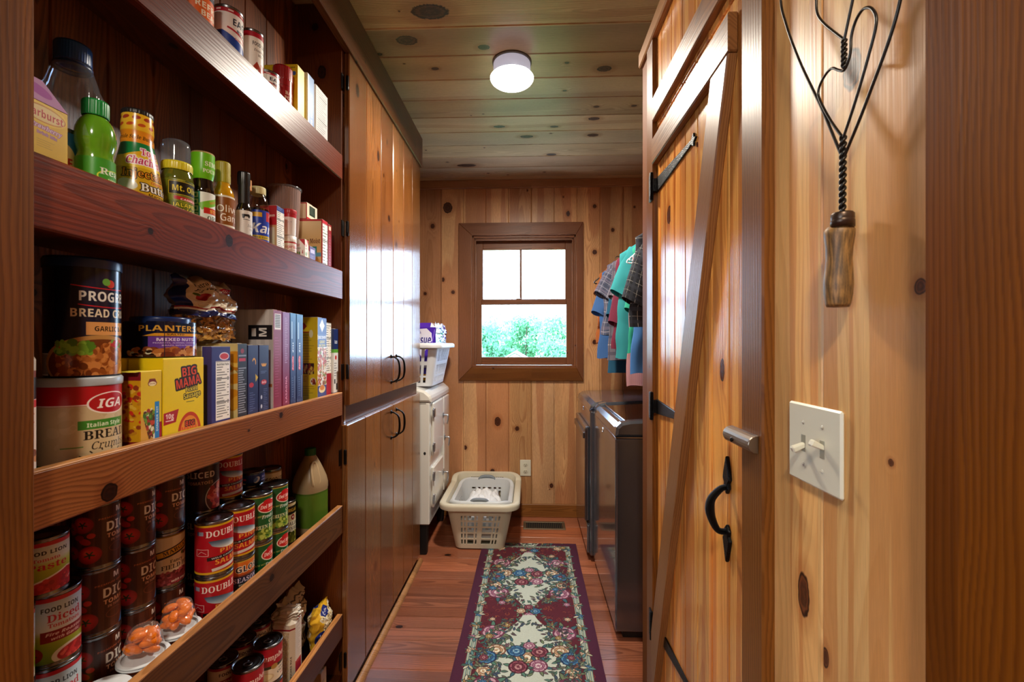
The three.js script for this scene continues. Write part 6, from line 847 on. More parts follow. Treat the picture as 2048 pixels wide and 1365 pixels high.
bottle('breadcrumb_canister', 'tall navy bread crumb canister standing on the cream tub', 'canister', -0.777, 0.762, S[2] + 0.1835, { body: [[0, 0], [0.0485, 0], [0.05, 0.003], [0.05, 0.19]], mat: M('#12172e', 0.4), labels: [[L.prog, [[0.0502, 0.003], [0.0502, 0.188]]]], lrough: 0.2, cap: [[0.0515, 0.184], [0.052, 0.186], [0.052, 0.198], [0.05, 0.2015], [0, 0.2015]], capMat: M('#16306e', 0.3), rib: 0, turn: -0.14 });
carton('taco_kit_box', 'yellow taco box with a bright blue stripe on the middle shelf', -0.724, 0.036, 0.818, 0.868, S[2], 0.188, { px: L.taco, pz: L.tacoSide, all: L.yellow }, { flap: '#d8c83a', tilt: 0.06 });
carton('sausage_box', 'yellow box pushed behind the taco box on the middle shelf', -0.798, 0.074, 0.852, 0.928, S[2], 0.21, { px: L.mamaBack, pz: L.yellow, all: L.yellow }, { flap: '#d9c01a' });
carton('sausage_box', 'yellow box with big red bubble lettering under the nut tub', -0.724, 0.072, 0.8705, 0.983, S[2], 0.21, { px: L.mama, pz: L.yellow, all: L.yellow }, { flap: '#d9c01a' });
bottle('nut_tub', 'navy square nut tub standing on the yellow boxes', 'tub', -0.782, 0.935, S[2] + 0.2115, { body: [[0, 0], [0.05, 0], [0.051, 0.002], [0.051, 0.074]], mat: M('#10152c', 0.35), pow: 4.5, labels: [[L.nuts, [[0.0513, 0.002], [0.0513, 0.073]]]], lrough: 0.18, cap: [[0.052, 0.07], [0.0525, 0.071], [0.0525, 0.08], [0.051, 0.0835], [0, 0.084]], capMat: M('#152a5c', 0.25), rib: 0 });
carton('noodle_box', 'cream and blue box with a nutrition panel on the middle shelf', -0.724, 0.11, 1.007, 1.073, S[2], 0.233, { px: L.blueNutri, pz: L.creamStripe, all: L.creamStripe });
carton('potato_box', 'golden potato box with dark spine on the middle shelf', -0.724, 0.11, 1.099, 1.138, S[2], 0.24, { px: L.darkSpine, pz: L.potato, all: L.potato });
carton('pasta_box', 'navy pasta box touching the dark spined potato box', -0.724, 0.1, 1.141, 1.186, S[2], 0.236, { px: L.barillaFace, pz: L.barilla, all: L.barillaFace });
carton('pasta_box', 'second navy pasta box beside the tall grey spaghetti box', -0.724, 0.1, 1.189, 1.235, S[2], 0.236, { px: L.barilla, pz: L.barillaFace, all: L.barillaFace });
carton('spaghetti_box', 'tall grey striped box with magenta spine on the middle shelf', -0.724, 0.12, 1.256, 1.301, S[2], 0.336, { px: L.magenta, pz: L.spag, all: L.spag });
carton('lasagne_box', 'tall lilac spined pasta box next to the magenta spine', -0.7235, 0.12, 1.304, 1.344, S[2], 0.333, { px: L.lilac, all: L.lilac });
carton('tall_pasta_box', 'tall blue pasta box touching the lilac spined box', -0.7235, 0.12, 1.347, 1.381, S[2], 0.333, { px: L.bluePasta, all: L.bluePasta });
carton('tall_pasta_box', 'tall blue pasta box beside the gap before the yellow box', -0.7235, 0.12, 1.384, 1.424, S[2], 0.332, { px: L.bluePasta, all: L.bluePasta });
carton('baking_mix_box', 'yellow recipe box with blue and white side on middle shelf', -0.724, 0.066, 1.524, 1.593, S[2], 0.33, { px: L.bisSide, pz: L.bis, all: L.yellow });
carton('stuffing_box', 'white and red nutrition panel box behind the yellow recipe box', -0.73, 0.09, 1.598, 1.645, S[2], 0.315, { px: L.redNutri, all: L.redNutri });
carton('taco_shell_box', 'white, green and navy box at the end of the middle shelf', -0.724, 0.09, 1.65, 1.692, S[2], 0.295, { px: L.greenWhite, all: L.greenWhite });
{
  const t = thing('noodle_bag', 'crumpled red, white and blue bag of egg noodles above the boxes', 'bag', [-0.792, S[2] + 0.2415, 1.078]);
  const clear = pillow(0.22, 0.156, 0.08, [0, 0, 1, 1], 3, { v0: 0, v1: 0.48, amp: 0.006 });
  part(t, 'clear_film', clear, FILM);
  part(t, 'printed_film', pillow(0.226, 0.156, 0.084, L.noodle.rect, 5, { v0: 0.4, v1: 1, amp: 0.011, top: 0.8, lean: -0.012 }), ink(L.noodle, 0.22));
  const R = rng(12), list = []; for (let i = 0; i < 170; i++) { const q = R() * 6, s = 0.011 + 0.006 * R(), pts = []; for (let k = 0; k <= 3; k++) pts.push([k / 3]); const g = new THREE.PlaneGeometry(s * 2, 0.008, 5, 1), p = g.attributes.position; for (let k = 0; k < p.count; k++) { const a = p.getX(k) / s * 2.2, y = p.getY(k); p.setY(k, y * Math.cos(a) + 0.003 * Math.sin(a * 1.3)); p.setZ(k, y * Math.sin(a)); } g.rotateX(R() * 6).rotateY(q).rotateZ(R() * 6); const u = R() * 2 - 1, v = R(), e = 1 - Math.abs(u) ** 3; g.translate((0.006 + 0.024 * R()) * e * (R() < 0.75 ? 1 : -1), 0.01 + v * 0.066, u * 0.092); g.computeVertexNormals(); list.push(g); }
  const nd = part(t, 'noodles', merge(list), M('#d9a24a', 0.6, { side: 2 })); nd.userData.kind = 'stuff';
}

// ---- fourth shelf
const BX = -0.842, CR = 0.0362, CH2 = 0.126, y4 = (k) => S[3] + k * CH2;
const dicedWords = ['lowest brown tomato can', 'middle brown tomato can', 'topmost brown tomato can'];
for (const [d, where] of [[0.852, 'of the nearest brown stack'], [0.937, 'of the second brown stack']]) for (let k = 0; k < 3; k++) tin(`${dicedWords[k]} ${where} in the back row`, L.diced, BX, d, y4(k), CR, CH2, { group: 'brown tomato cans', turn: [0.06, -0.05, 0.1][k] });
tin('brown tomato can at the bottom beneath the field peas can', L.diced, BX, 1.021, y4(0), CR, CH2, { group: 'brown tomato cans', turn: -0.15 });
tin('cream field peas can with black ribbon between two tomato cans', L.peas, BX, 1.021, y4(1), CR, CH2, { turn: -0.1 });
tin('brown tomato can standing on top of the field peas can', L.diced, BX, 1.021, y4(2), CR, CH2, { group: 'brown tomato cans', turn: -0.1 });
tin('blue and red diced tomato can half hidden by the left post', L.dicedFood, BX, 0.694, y4(1), CR, CH2, { turn: -0.45, group: 'pale tomato cans' });
tin('pale tomato can at the bottom beside the left post', L.dicedFood, BX, 0.694, y4(0), CR, CH2, { turn: -0.3, group: 'pale tomato cans' });
tin('lower pale blue diced tomato can under the fire roasted one', L.dicedFood, BX, 0.772, y4(0), CR, CH2, { turn: -0.16, group: 'pale tomato cans' });
tin('pale blue fire roasted tomato can directly under the paste can', L.dicedFood, BX, 0.772, y4(1), CR, CH2, { turn: -0.1, group: 'pale tomato cans' });
tin('green and red tomato paste can on top of the pale cans', L.paste, BX - 0.001, 0.754, y4(2), 0.0345, 0.1, { turn: -0.2 });
for (let k = 0; k < 3; k++) tin(['bottom', 'second', 'upper'][k] + ' dark sliced tomato can behind the red salmon cans', L.tomatoSlice, BX, 1.14, y4(k), CR, CH2, { group: 'dark sliced tomato cans', turn: -0.45 });
for (let k = 0; k < 3; k++) tin(['bottom red salmon can in the back row', 'middle red salmon can in the back row', 'top red salmon can in the back row under the shelf'][k], L.salmon, BX, 1.236, y4(k), CR, CH2, { group: 'red salmon cans', turn: -0.25 });
for (let k = 0; k < 2; k++) tin(['lower', 'upper'][k] + ' bean can holding up the flat blue tuna tin', L.green, BX, 1.345, y4(k), 0.035, CH2, { turn: -0.3 });
tin('flat blue tuna tin on top of the back row', L.tuna, BX, 1.345, y4(2), 0.0355, 0.045, { turn: -0.25, name: 'tuna_tin', cat: 'tin' });
tin('lower cream gravy can in the back corner', L.creamCan, -0.842, 1.438, S[3], 0.036, 0.14, { turn: -0.25, group: 'cream gravy cans' });
tin('upper cream gravy can behind the green bean cans', L.creamCan, -0.842, 1.438, S[3] + 0.14, 0.036, 0.14, { turn: -0.25, group: 'cream gravy cans' });
tin('squat olive bean can in front of the vinegar jug', L.italian, -0.835, 1.522, S[3], 0.0325, 0.147, { turn: -0.3 });
tin('lower front red salmon can beside the fruit cups', L.salmon, -0.766, 1.075, S[3], 0.04, 0.13, { group: 'red salmon cans', turn: -0.22 });
tin('upper front red salmon can nearest the fruit cups', L.salmon, -0.766, 1.075, S[3] + 0.13, 0.04, 0.13, { group: 'red salmon cans', turn: 0.02 });
tin('orange and black collard greens can under a red salmon can', L.collard, -0.7645, 1.162, S[3], 0.0385, 0.13, { turn: -0.1 });
tin('red salmon can stacked on the collard greens can', L.salmon, -0.7645, 1.162, S[3] + 0.13, 0.039, 0.13, { group: 'red salmon cans', turn: -0.25 });
tin('lower green bean can of the stack beside collard greens', L.green, -0.763, 1.245, S[3], 0.038, 0.133, { group: 'green bean cans', turn: -0.15 });
tin('upper green bean can of the stack beside collard greens', L.green, -0.763, 1.245, S[3] + 0.133, 0.038, 0.133, { group: 'green bean cans', turn: -0.4 });
tin('lower green bean can of the farther stack by the jug', L.green, -0.763, 1.328, S[3], 0.038, 0.133, { group: 'green bean cans', turn: -0.25 });
tin('upper green bean can of the farther stack by the jug', L.green, -0.763, 1.328, S[3] + 0.133, 0.038, 0.133, { group: 'green bean cans', turn: -0.3 });
{
  const t = thing('vinegar_jug', 'tan plastic vinegar jug with green cap and green label', 'jug', [-0.797, S[3] + 0.0004, 1.622], -0.35);
  part(t, 'body', wrap([[0, 0], [0.05, 0], [0.0545, 0.006], [0.0555, 0.02], [0.054, 0.026], [0.054, 0.152], [0.0555, 0.158], [0.0555, 0.176], [0.051, 0.196], [0.042, 0.22], [0.031, 0.246], [0.021, 0.266], [0.0165, 0.274], [0.0155, 0.284]], undefined, { seg: 56, pow: 2.6 }), new THREE.MeshPhysicalMaterial({ color: '#b59c78', roughness: 0.35, transmission: 0.25, thickness: 0, clearcoat: 0.3 }));
  part(t, 'label', wrap([[0.0545, 0.03], [0.0545, 0.15]], L.jug.rect, { seg: 56, pow: 2.6 }), ink(L.jug, 0.4));
  part(t, 'cap', wrap([[0.0185, 0.276], [0.019, 0.278], [0.019, 0.298], [0.0175, 0.301], [0, 0.301]], undefined, { seg: 120, rib: 0.016, nrib: 30 }), M('#15602c', 0.4));
  part(t, 'handle', tube([[0.046, 0.176, 0.03], [0.046, 0.19, 0.034], [0.036, 0.226, 0.03], [0.026, 0.25, 0.018], [0.026, 0.25, 0.004], [0.037, 0.222, 0.002], [0.048, 0.19, 0.004], [0.049, 0.178, 0.014]].map((p) => new THREE.Vector3(...p)), 0.005, 60, 8, true), M('#b39a76', 0.35));
}
// fruit cups, two stacks rim to rim and one by the post
{
  const FRUIT = new THREE.MeshPhysicalMaterial({ color: '#e0700a', roughness: 0.3, clearcoat: 0.3 }), RIM = M('#d6dade', 0.3), SYR = M('#b0601c', 0.15, { clearcoat: 1 });
  const CUPCLEAR = new THREE.MeshPhysicalMaterial({ color: '#ffffff', roughness: 0.05, transmission: 0.955, thickness: 0, ior: 1.5, clearcoat: 0.4, clearcoatRoughness: 0.03 });
  const segs = (h, seed) => { const R = rng(seed), out = []; for (let i = 0; i < 30; i++) { const yy = 0.009 + R() * (h - 0.016), a = R() * 6.28, r = (0.008 + 0.008 * R()) * lerp(0.9, 1.5, yy / h), g = new THREE.SphereGeometry(0.0125, 12, 8).scale(1.25, 0.62, 0.8); const p = g.attributes.position; for (let k = 0; k < p.count; k++) p.setY(k, p.getY(k) + 6 * p.getX(k) ** 2); g.rotateZ((R() - 0.5) * 1.2).rotateY(R() * 6).translate(Math.cos(a) * r, yy, Math.sin(a) * r); g.computeVertexNormals(); out.push(g); } return merge(out); };
  const cup = (label, x, d, y, flip, seed) => {
    const t = thing('fruit_cup', label, 'fruit cup', [x, y, d], 0), h = 0.059, m = (yy) => flip ? h - yy : yy;
    const prof = [[0, 0.001], [0.019, 0], [0.024, 0.003], [0.0305, 0.03], [0.0345, 0.05], [0.0365, 0.055]].map(([r, yy]) => [r, m(yy)]);
    part(t, 'cup', wrap(flip ? prof.reverse() : prof, undefined, { rib: 0.012, nrib: 10, seg: 80 }), CUPCLEAR);
    part(t, 'rim', lathe([[0.0355, m(0.055)], [0.0415, m(0.055)], [0.0435, m(0.057)], [0.0415, m(0.059)], [0, m(0.059)]], 48), RIM);
    part(t, 'fruit', merge([segs(0.05, seed)].map((g) => flip ? g.scale(1, -1, 1).translate(0, h, 0) : g)), FRUIT);
    if (flip) { const g = t.children[2].geometry; const idx = g.attributes.position; for (let i = 0; i < idx.count; i += 3) { for (const at of ['position', 'normal', 'uv']) { const A = g.attributes[at], n = A.itemSize; for (let k = 0; k < n; k++) { const s = A.array[i * n + n + k]; A.array[i * n + n + k] = A.array[i * n + 2 * n + k]; A.array[i * n + 2 * n + k] = s; } } } g.computeVertexNormals(); }
  };
  const xs = -0.7655;
  cup('bottom fruit cup under the farther dome of orange segments', xs, 0.962, S[3], false, 3); cup('farther upside-down clear dome of orange segments beside salmon cans', xs, 0.962, S[3] + 0.0595, true, 5);
  cup('bottom fruit cup under the middle dome of orange segments', xs, 0.873, S[3], false, 7); cup('middle upside-down clear dome of orange segments before brown cans', xs, 0.873, S[3] + 0.0595, true, 9);
  cup('single upright fruit cup nearest the left post', xs, 0.784, S[3], false, 11);
}
// ---- lowest shelves
const y5 = (k) => S[4] + 0.111 * k;
for (const [x, d, lab, w, r] of [[-0.7635, 1.203, L.soup, 'nearest red and white soup can', 0.0385], [-0.7635, 1.297, L.soup, 'farther red and white soup can', 0.0385], [-0.843, 1.302, L.whiteCan, 'pale tomato soup can behind the soup cans', 0.0365], [-0.846, 1.384, L.whiteCan, 'farthest pale tomato soup can by the rice', 0.0365], [-0.843, 1.218, L.whiteCan, 'pale soup can at the bottom edge behind red soup', 0.0365]]) for (let k = 0; k < 2; k++) tin(k ? `${w}, upper of its stack` : `${w}, lower of its stack`, lab, x, d, y5(k), r, 0.111, { pull: k && lab === L.soup || k, turn: -0.22, group: lab === L.soup ? 'red and white soup cans' : 'pale soup cans' });
{
  const t = thing('rice_bag', 'tall plastic bag of rice with clear window on the lowest shelf', 'bag', [-0.767, S[4], 1.407]);
  const g = faceRects(cbox(0.075, 0.225, 0.062, 0.012), { pz: L.rice.rect, px: L.riceSide.rect, all: L.riceSide.rect }).translate(0, 0.1125, 0), p = g.attributes.position, n = createNoise2D(rng(21)); part(t, 'bag', g, ink(L.rice, 0.25));
  part(t, 'folded_top', pillow(0.066, 0.045, 0.07, L.riceSide.rect, 9, { amp: 0.008, top: 0.7 }).rotateY(0.4).translate(0, 0.205, 0), ink(L.riceSide, 0.2));
}
{
  const t = thing('cornmeal_bag', 'crumpled tan paper bag behind the speckled bean bag', 'bag', [-0.826, S[4], 1.54]);
  part(t, 'bag', pillow(0.15, 0.225, 0.05, L.flour.rect, 31, { amp: 0.011, pv: 6 }), ink(L.flour, 0.5));
  const b = thing('bean_bag', 'yellow and clear bag of pale speckled beans on the lowest shelf', 'bag', [-0.757, S[4] + 0.0006, 1.61]);
  part(b, 'bag', pillow(0.12, 0.14, 0.056, L.beanBag.rect, 33, { amp: 0.007 }), ink(L.beanBag, 0.2));
}
carton('small_carton', 'small brown carton at the very bottom of the shelving', -0.724, 0.05, 1.55, 1.592, S[5], 0.108, { px: L.kraft, all: L.kraft });
// ---------------------------------------------------------------- runner rug
{
  const W = 640, H = 2200 - 152, c = document.createElement('canvas'); c.width = W; c.height = H; const x = c.getContext('2d'), R = rng(77), PX = W / 0.632, LEN = H / PX;
  fill(x, '#4a1230', 0, 0, W, H);
  const field = { x0: 44, x1: W - 44, y0: 46, y1: H - 46 };
  fill(x, '#5a1626', field.x0, field.y0, field.x1 - field.x0, field.y1 - field.y0);
  for (let i = 0; i < 900; i++) { const a = field.x0 + R() * (field.x1 - field.x0), b = field.y0 + R() * (field.y1 - field.y0); x.strokeStyle = ['#8a3a2c', '#a5562e', '#3f0e1c'][i % 3]; x.lineWidth = 2.6; x.beginPath(); x.arc(a, b, 4 + R() * 7, R() * 6, R() * 6 + 2.4); x.stroke(); }
  const leaf = (a, b, l, t, col) => { x.save(); x.translate(a, b); x.rotate(t); x.fillStyle = '#2b2226'; x.beginPath(); x.moveTo(-1, 0); x.quadraticCurveTo(l * 0.5, -l * 0.46, l * 1.1, 0); x.quadraticCurveTo(l * 0.5, l * 0.46, -1, 0); x.fill(); x.fillStyle = col; x.beginPath(); x.moveTo(1, 0); x.quadraticCurveTo(l * 0.5, -l * 0.32, l, 0); x.quadraticCurveTo(l * 0.5, l * 0.32, 1, 0); x.fill(); x.restore(); };
  const PAL = { pink: ['#caa0ac', '#a56a82', '#6e2f4a', '#e0c4c6'], blue: ['#4f86ac', '#2c5f8c', '#1c3458', '#8ab4c8'], cream: ['#ddcdae', '#c09a70', '#7a4a38', '#efe6cc'], rose: ['#9a5060', '#702a3c', '#451422', '#c08a8a'], gold: ['#c8a468', '#94703a', '#50381c', '#e0cc9a'] };
  const flower = (a, b, r, pal) => { const P = PAL[pal]; const t0 = R() * 6; for (let k = 0; k < 6; k++) leaf(a + Math.cos(t0 + k) * r * 0.6, b + Math.sin(t0 + k) * r * 0.6, r * 0.95, t0 + k, ['#55826e', '#3a6670', '#6f7f5c', '#44685a'][k % 4]); oval(x, P[2], a, b, r * 1.02, r * 0.92); for (let ring = 0; ring < 3; ring++) { const n = 7 - ring * 2, q = r * (0.66 - ring * 0.24); for (let k = 0; k < n; k++) { const t = t0 + k / n * 6.28 + ring * 0.5; oval(x, P[2], a + Math.cos(t) * q, b + Math.sin(t) * q * 0.9, r * 0.36, r * 0.27, t + 1.57); oval(x, P[ring === 1 ? 1 : ring === 2 ? 3 : 0], a + Math.cos(t) * q, b + Math.sin(t) * q * 0.9, r * 0.31, r * 0.21, t + 1.57); } } oval(x, P[1], a, b, r * 0.16); };
  const both = (f) => { f(1); x.save(); x.translate(W, 0); x.scale(-1, 1); f(-1); x.restore(); };
  // ribbons along both sides with little flower ties
  both(() => { for (let k = 0; k < 8; k++) fill(x, ['#8fae9e', '#c8c2a2', '#5f8c8c', '#b8b090', '#7aa09a', '#d4ceb4', '#4f7f84', '#a8a284'][k], 50 + k * 4, 44, 4, H - 88); for (let b = 60; b < H - 60; b += 5) { x.strokeStyle = 'rgba(60,40,50,0.25)'; x.lineWidth = 1; x.beginPath(); x.moveTo(50, b); x.lineTo(82, b + 4); x.stroke(); } });
  const PER = 690, C0 = 452;                               // medallions, counted from the far end
  for (let m = -1; m < 4; m++) {
    const cy = C0 + m * PER, top = cy - 310, bot = cy + 310;
    x.fillStyle = '#c9d0c0'; x.beginPath(); x.moveTo(W / 2 - 30, top); x.bezierCurveTo(W / 2 - 60, top + 110, W / 2 - 205, cy - 130, W / 2 - 190, cy); x.bezierCurveTo(W / 2 - 205, cy + 130, W / 2 - 60, bot - 110, W / 2 - 30, bot); x.lineTo(W / 2 + 30, bot); x.bezierCurveTo(W / 2 + 60, bot - 110, W / 2 + 205, cy + 130, W / 2 + 190, cy); x.bezierCurveTo(W / 2 + 205, cy - 130, W / 2 + 60, top + 110, W / 2 + 30, top); x.fill();
    both(() => { for (let k = 0; k < 90; k++) { const t = (k % 45) / 44, yy = lerp(top + 60, bot - 60, t), w = (k < 45 ? 126 : 150) * Math.sin(Math.PI * t) ** 0.8 + (k < 45 ? 8 : 22); leaf(W / 2 - w, yy, 26 + 8 * R(), -1.2 + R() * 3.4 + (k % 2 ? 1.6 : -0.9), ['#4f6a5c', '#3c5068', '#6a6a58', '#5c4a52', '#56806e'][k % 5]); } });
    for (let k = 0; k < 44; k++) leaf(W / 2 + (R() - 0.5) * 200, cy + (R() - 0.5) * 210, 32, R() * 6.28, ['#55826e', '#3a6670', '#6f7f5c', '#7a5a62'][k % 4]);
    flower(W / 2 - 8, cy + 8, 56, 'cream'); flower(W / 2 + 50, cy - 34, 40, 'rose'); flower(W / 2 - 54, cy - 38, 42, 'blue'); flower(W / 2 + 44, cy + 52, 40, 'pink'); flower(W / 2 - 42, cy + 62, 42, 'rose'); flower(W / 2 + 4, cy - 76, 28, 'pink');
    both(() => { flower(150, cy - 168, 56, 'pink'); flower(176, cy - 40, 44, 'cream'); flower(136, cy + 6, 46, 'blue'); flower(150, cy + 176, 60, 'pink'); flower(132, cy + 92, 34, 'cream'); flower(212, cy - 226, 22, 'gold'); flower(214, cy + 246, 24, 'gold'); for (let k = 0; k < 26; k++) leaf(124 + R() * 110, cy - 250 + k * 20, 24, R() * 6.28, ['#55826e', '#2f6a70', '#6f7f5c', '#3f5a50'][k % 4]); });
    flower(W / 2 - 40, bot + 35, 24, 'cream'); flower(W / 2 + 34, bot + 38, 28, 'blue'); flower(W / 2, bot + 2, 24, 'rose'); flower(W / 2, bot + 72, 24, 'pink');
  }
  for (let m = -1; m < 4; m++) both(() => { const cy = C0 + m * PER; for (let k = 0; k < 120; k++) { const t = R() * 2 - 1, w = 186 * Math.cos(t * 1.5) ** 0.8 + 24; leaf(W / 2 - w + (R() - 0.6) * 46, cy + t * 300, 20 + 12 * R(), R() * 6.28, ['#3f6a5c', '#2f5a68', '#6a6a50', '#4a3a44', '#7a8a6c', '#8a5a4a'][k % 6]); } for (let k = 0; k < 5; k++) flower(112 + R() * 70, cy - 290 + k * 140 + R() * 30, 13 + R() * 8, ['cream', 'gold', 'rose', 'blue', 'pink'][k]); });
  both(() => { for (let b = 96; b < H - 60; b += 92) { flower(60 + 14 * R(), b, 19, ['cream', 'blue', 'gold', 'pink'][Math.floor(b / 92) % 4]); for (let k = 0; k < 4; k++) leaf(66, b, 34, R() * 6.28, ['#b8b090', '#5f8c8c', '#d4ceb4', '#44685a'][k]); } });
  for (const b of [56, H - 56]) { fill(x, '#7f8a7c', 66, b - 12, W - 132, 22); for (let a = 80; a < W - 70; a += 15) { leaf(a, b, 24, R() * 6.28, ['#d4ceb4', '#5f7f74', '#b8a890', '#8a9a8c'][Math.floor(a / 15) % 4]); } both(() => { flower(130, b + (b < 200 ? 26 : -26), 30, 'cream'); flower(96, b + (b < 200 ? 8 : -8), 20, 'gold'); }); }
  const id = x.getImageData(0, 0, W, H), D = id.data; for (let i = 0; i < D.length; i += 4) { const y = Math.floor(i / 4 / W), xx = i / 4 % W, k = (0.9 + 0.16 * R()) * (1 - 0.1 * ((y % 4 < 1) || (xx % 4 < 1))); D[i] *= k; D[i + 1] *= k; D[i + 2] *= k; } x.putImageData(id, 0, 0);
  const tex = new THREE.CanvasTexture(c); tex.colorSpace = THREE.SRGBColorSpace;
  const n = createNoise2D(rng(3)), d1 = 3.1, d0 = d1 - LEN, NU = 24, NV = 90, pos = [], uv = [], idx = [];
  const P = (u, v, t) => { const xx = -0.322 + u * 0.632 + 0.004 * n(v * 3, 1), e = Math.min(u, 1 - u) * 0.632; return [xx, (t ? 0.007 : 0.0005) + (t ? 0.0016 * n(u * 3, v * 9) * Math.min(1, e * 20) : 0), -(lerp(d0, d1, v))]; };
  for (let j = 0; j <= NV; j++) for (let i = 0; i <= NU; i++) { pos.push(...P(i / NU, j / NV, 1)); uv.push(i / NU, j / NV); }
  for (let j = 0; j < NV; j++) for (let i = 0; i < NU; i++) { const a = j * (NU + 1) + i, b = a + NU + 1; idx.push(a, a + 1, b + 1, a, b + 1, b); }
  const ring = []; for (let i = 0; i <= NU; i++) ring.push([i, 0]); for (let j = 1; j <= NV; j++) ring.push([NU, j]); for (let i = NU - 1; i >= 0; i--) ring.push([i, NV]); for (let j = NV - 1; j > 0; j--) ring.push([0, j]);
  ring.forEach(([i, j], k) => { const [i2, j2] = ring[(k + 1) % ring.length], b = pos.length / 3; pos.push(...P(i / NU, j / NV, 0), ...P(i2 / NU, j2 / NV, 0)); uv.push(0.01, 0.5, 0.01, 0.5); const a = j * (NU + 1) + i, a2 = j2 * (NU + 1) + i2; idx.push(b, b + 1, a2, b, a2, a); });
  const g = new THREE.BufferGeometry(); g.setAttribute('position', new THREE.Float32BufferAttribute(pos, 3)); g.setAttribute('uv', new THREE.Float32BufferAttribute(uv, 2)); g.setIndex(idx); g.computeVertexNormals();
  const rug = new THREE.Mesh(g, new THREE.MeshPhysicalMaterial({ map: tex, roughness: 0.95, sheen: 0.2 })); rug.name = 'runner_rug'; rug.castShadow = rug.receiveShadow = true;
  rug.userData = { label: 'long burgundy runner rug with floral medallions on the wooden floor', category: 'rug' }; scene.add(rug);
}
// ---------------------------------------------------------------- tissue pack and things in the white basket
{
  const t = thing('tissue_pack', 'purple and white wrapped tissue pack on top of the white basket', 'tissue pack', [-0.77, 1.2052, 3.205]);
  const g = faceRects(cbox(0.28, 0.3, 0.43, 0.03), { pz: L.tissue.rect, px: L.tissueEnd.rect, all: L.tissueEnd.rect }).translate(0, 0.15, 0), p = g.attributes.position, n = createNoise2D(rng(9));
  part(t, 'wrapper', g, ink(L.tissue, 0.15, { clearcoat: 0.6 }));
  part(t, 'wrap_fold', pillow(0.36, 0.17, 0.02, L.tissueEnd.rect, 44, { amp: 0.01 }).translate(0.139, 0.13, 0), ink(L.tissueEnd, 0.12, { clearcoat: 0.8 }));
  carton('detergent_box', 'yellow and violet carton seen through the slots of the white basket', -0.672, 0.2, 3.02, 3.38, 1.0925, 0.11, { px: L.detergent, pz: L.detergent, all: L.detergent });
}
// ---------------------------------------------------------------- hanging clothes
const CLOTHROD = M('#8d8f92', 0.3, { metalness: 0.9 });
{
  const t = thing('closet_rod', 'metal clothes rod holding the row of shirts above the machines', 'clothes rod', [0.655, 1.945, 2.7]);
  part(t, 'rod', lathe([[0, -0.98], [0.014, -0.98], [0.014, 0.9], [0, 0.9]], 20).rotateX(Math.PI / 2), CLOTHROD);
  part(t, 'bracket', cbox(0.05, 0.07, 0.012, 0.004).translate(0, 0, -0.896), IRON); part(t, 'bracket', merge([cbox(0.04, 0.05, 0.012, 0.004).translate(0, 0, 0.97), cbox(0.04, 0.74, 0.012, 0.003).translate(0, 0.36, 0.974)]), IRON);
}
const weave = (draw) => { const c = document.createElement('canvas'); c.width = c.height = 256; const x = c.getContext('2d'); draw(x); const id = x.getImageData(0, 0, 256, 256), D = id.data, R = rng(5); for (let i = 0; i < D.length; i += 4) { const k = 0.92 + 0.12 * R(); D[i] *= k; D[i + 1] *= k; D[i + 2] *= k; } x.putImageData(id, 0, 0); const t = new THREE.CanvasTexture(c); t.colorSpace = THREE.SRGBColorSpace; t.wrapS = t.wrapT = THREE.RepeatWrapping; t.repeat.set(5, 4); return new THREE.MeshPhysicalMaterial({ map: t, roughness: 0.9, sheen: 0.3, side: 2 }); };
const plaid = (base, bars) => weave((x) => { fill(x, base, 0, 0, 256, 256); for (const [p, w, c] of bars) { x.globalAlpha = 0.75; fill(x, c, p, 0, w, 256); fill(x, c, 0, p, 256, w); } x.globalAlpha = 1; });
const stripe = (a, b, n) => weave((x) => { fill(x, a, 0, 0, 256, 256); for (let i = 0; i < n; i++) fill(x, b, i * 256 / n, 0, 128 / n, 256); });
const solid = (c) => new THREE.MeshPhysicalMaterial({ color: c, roughness: 0.9, sheen: 0.3, side: 2 });
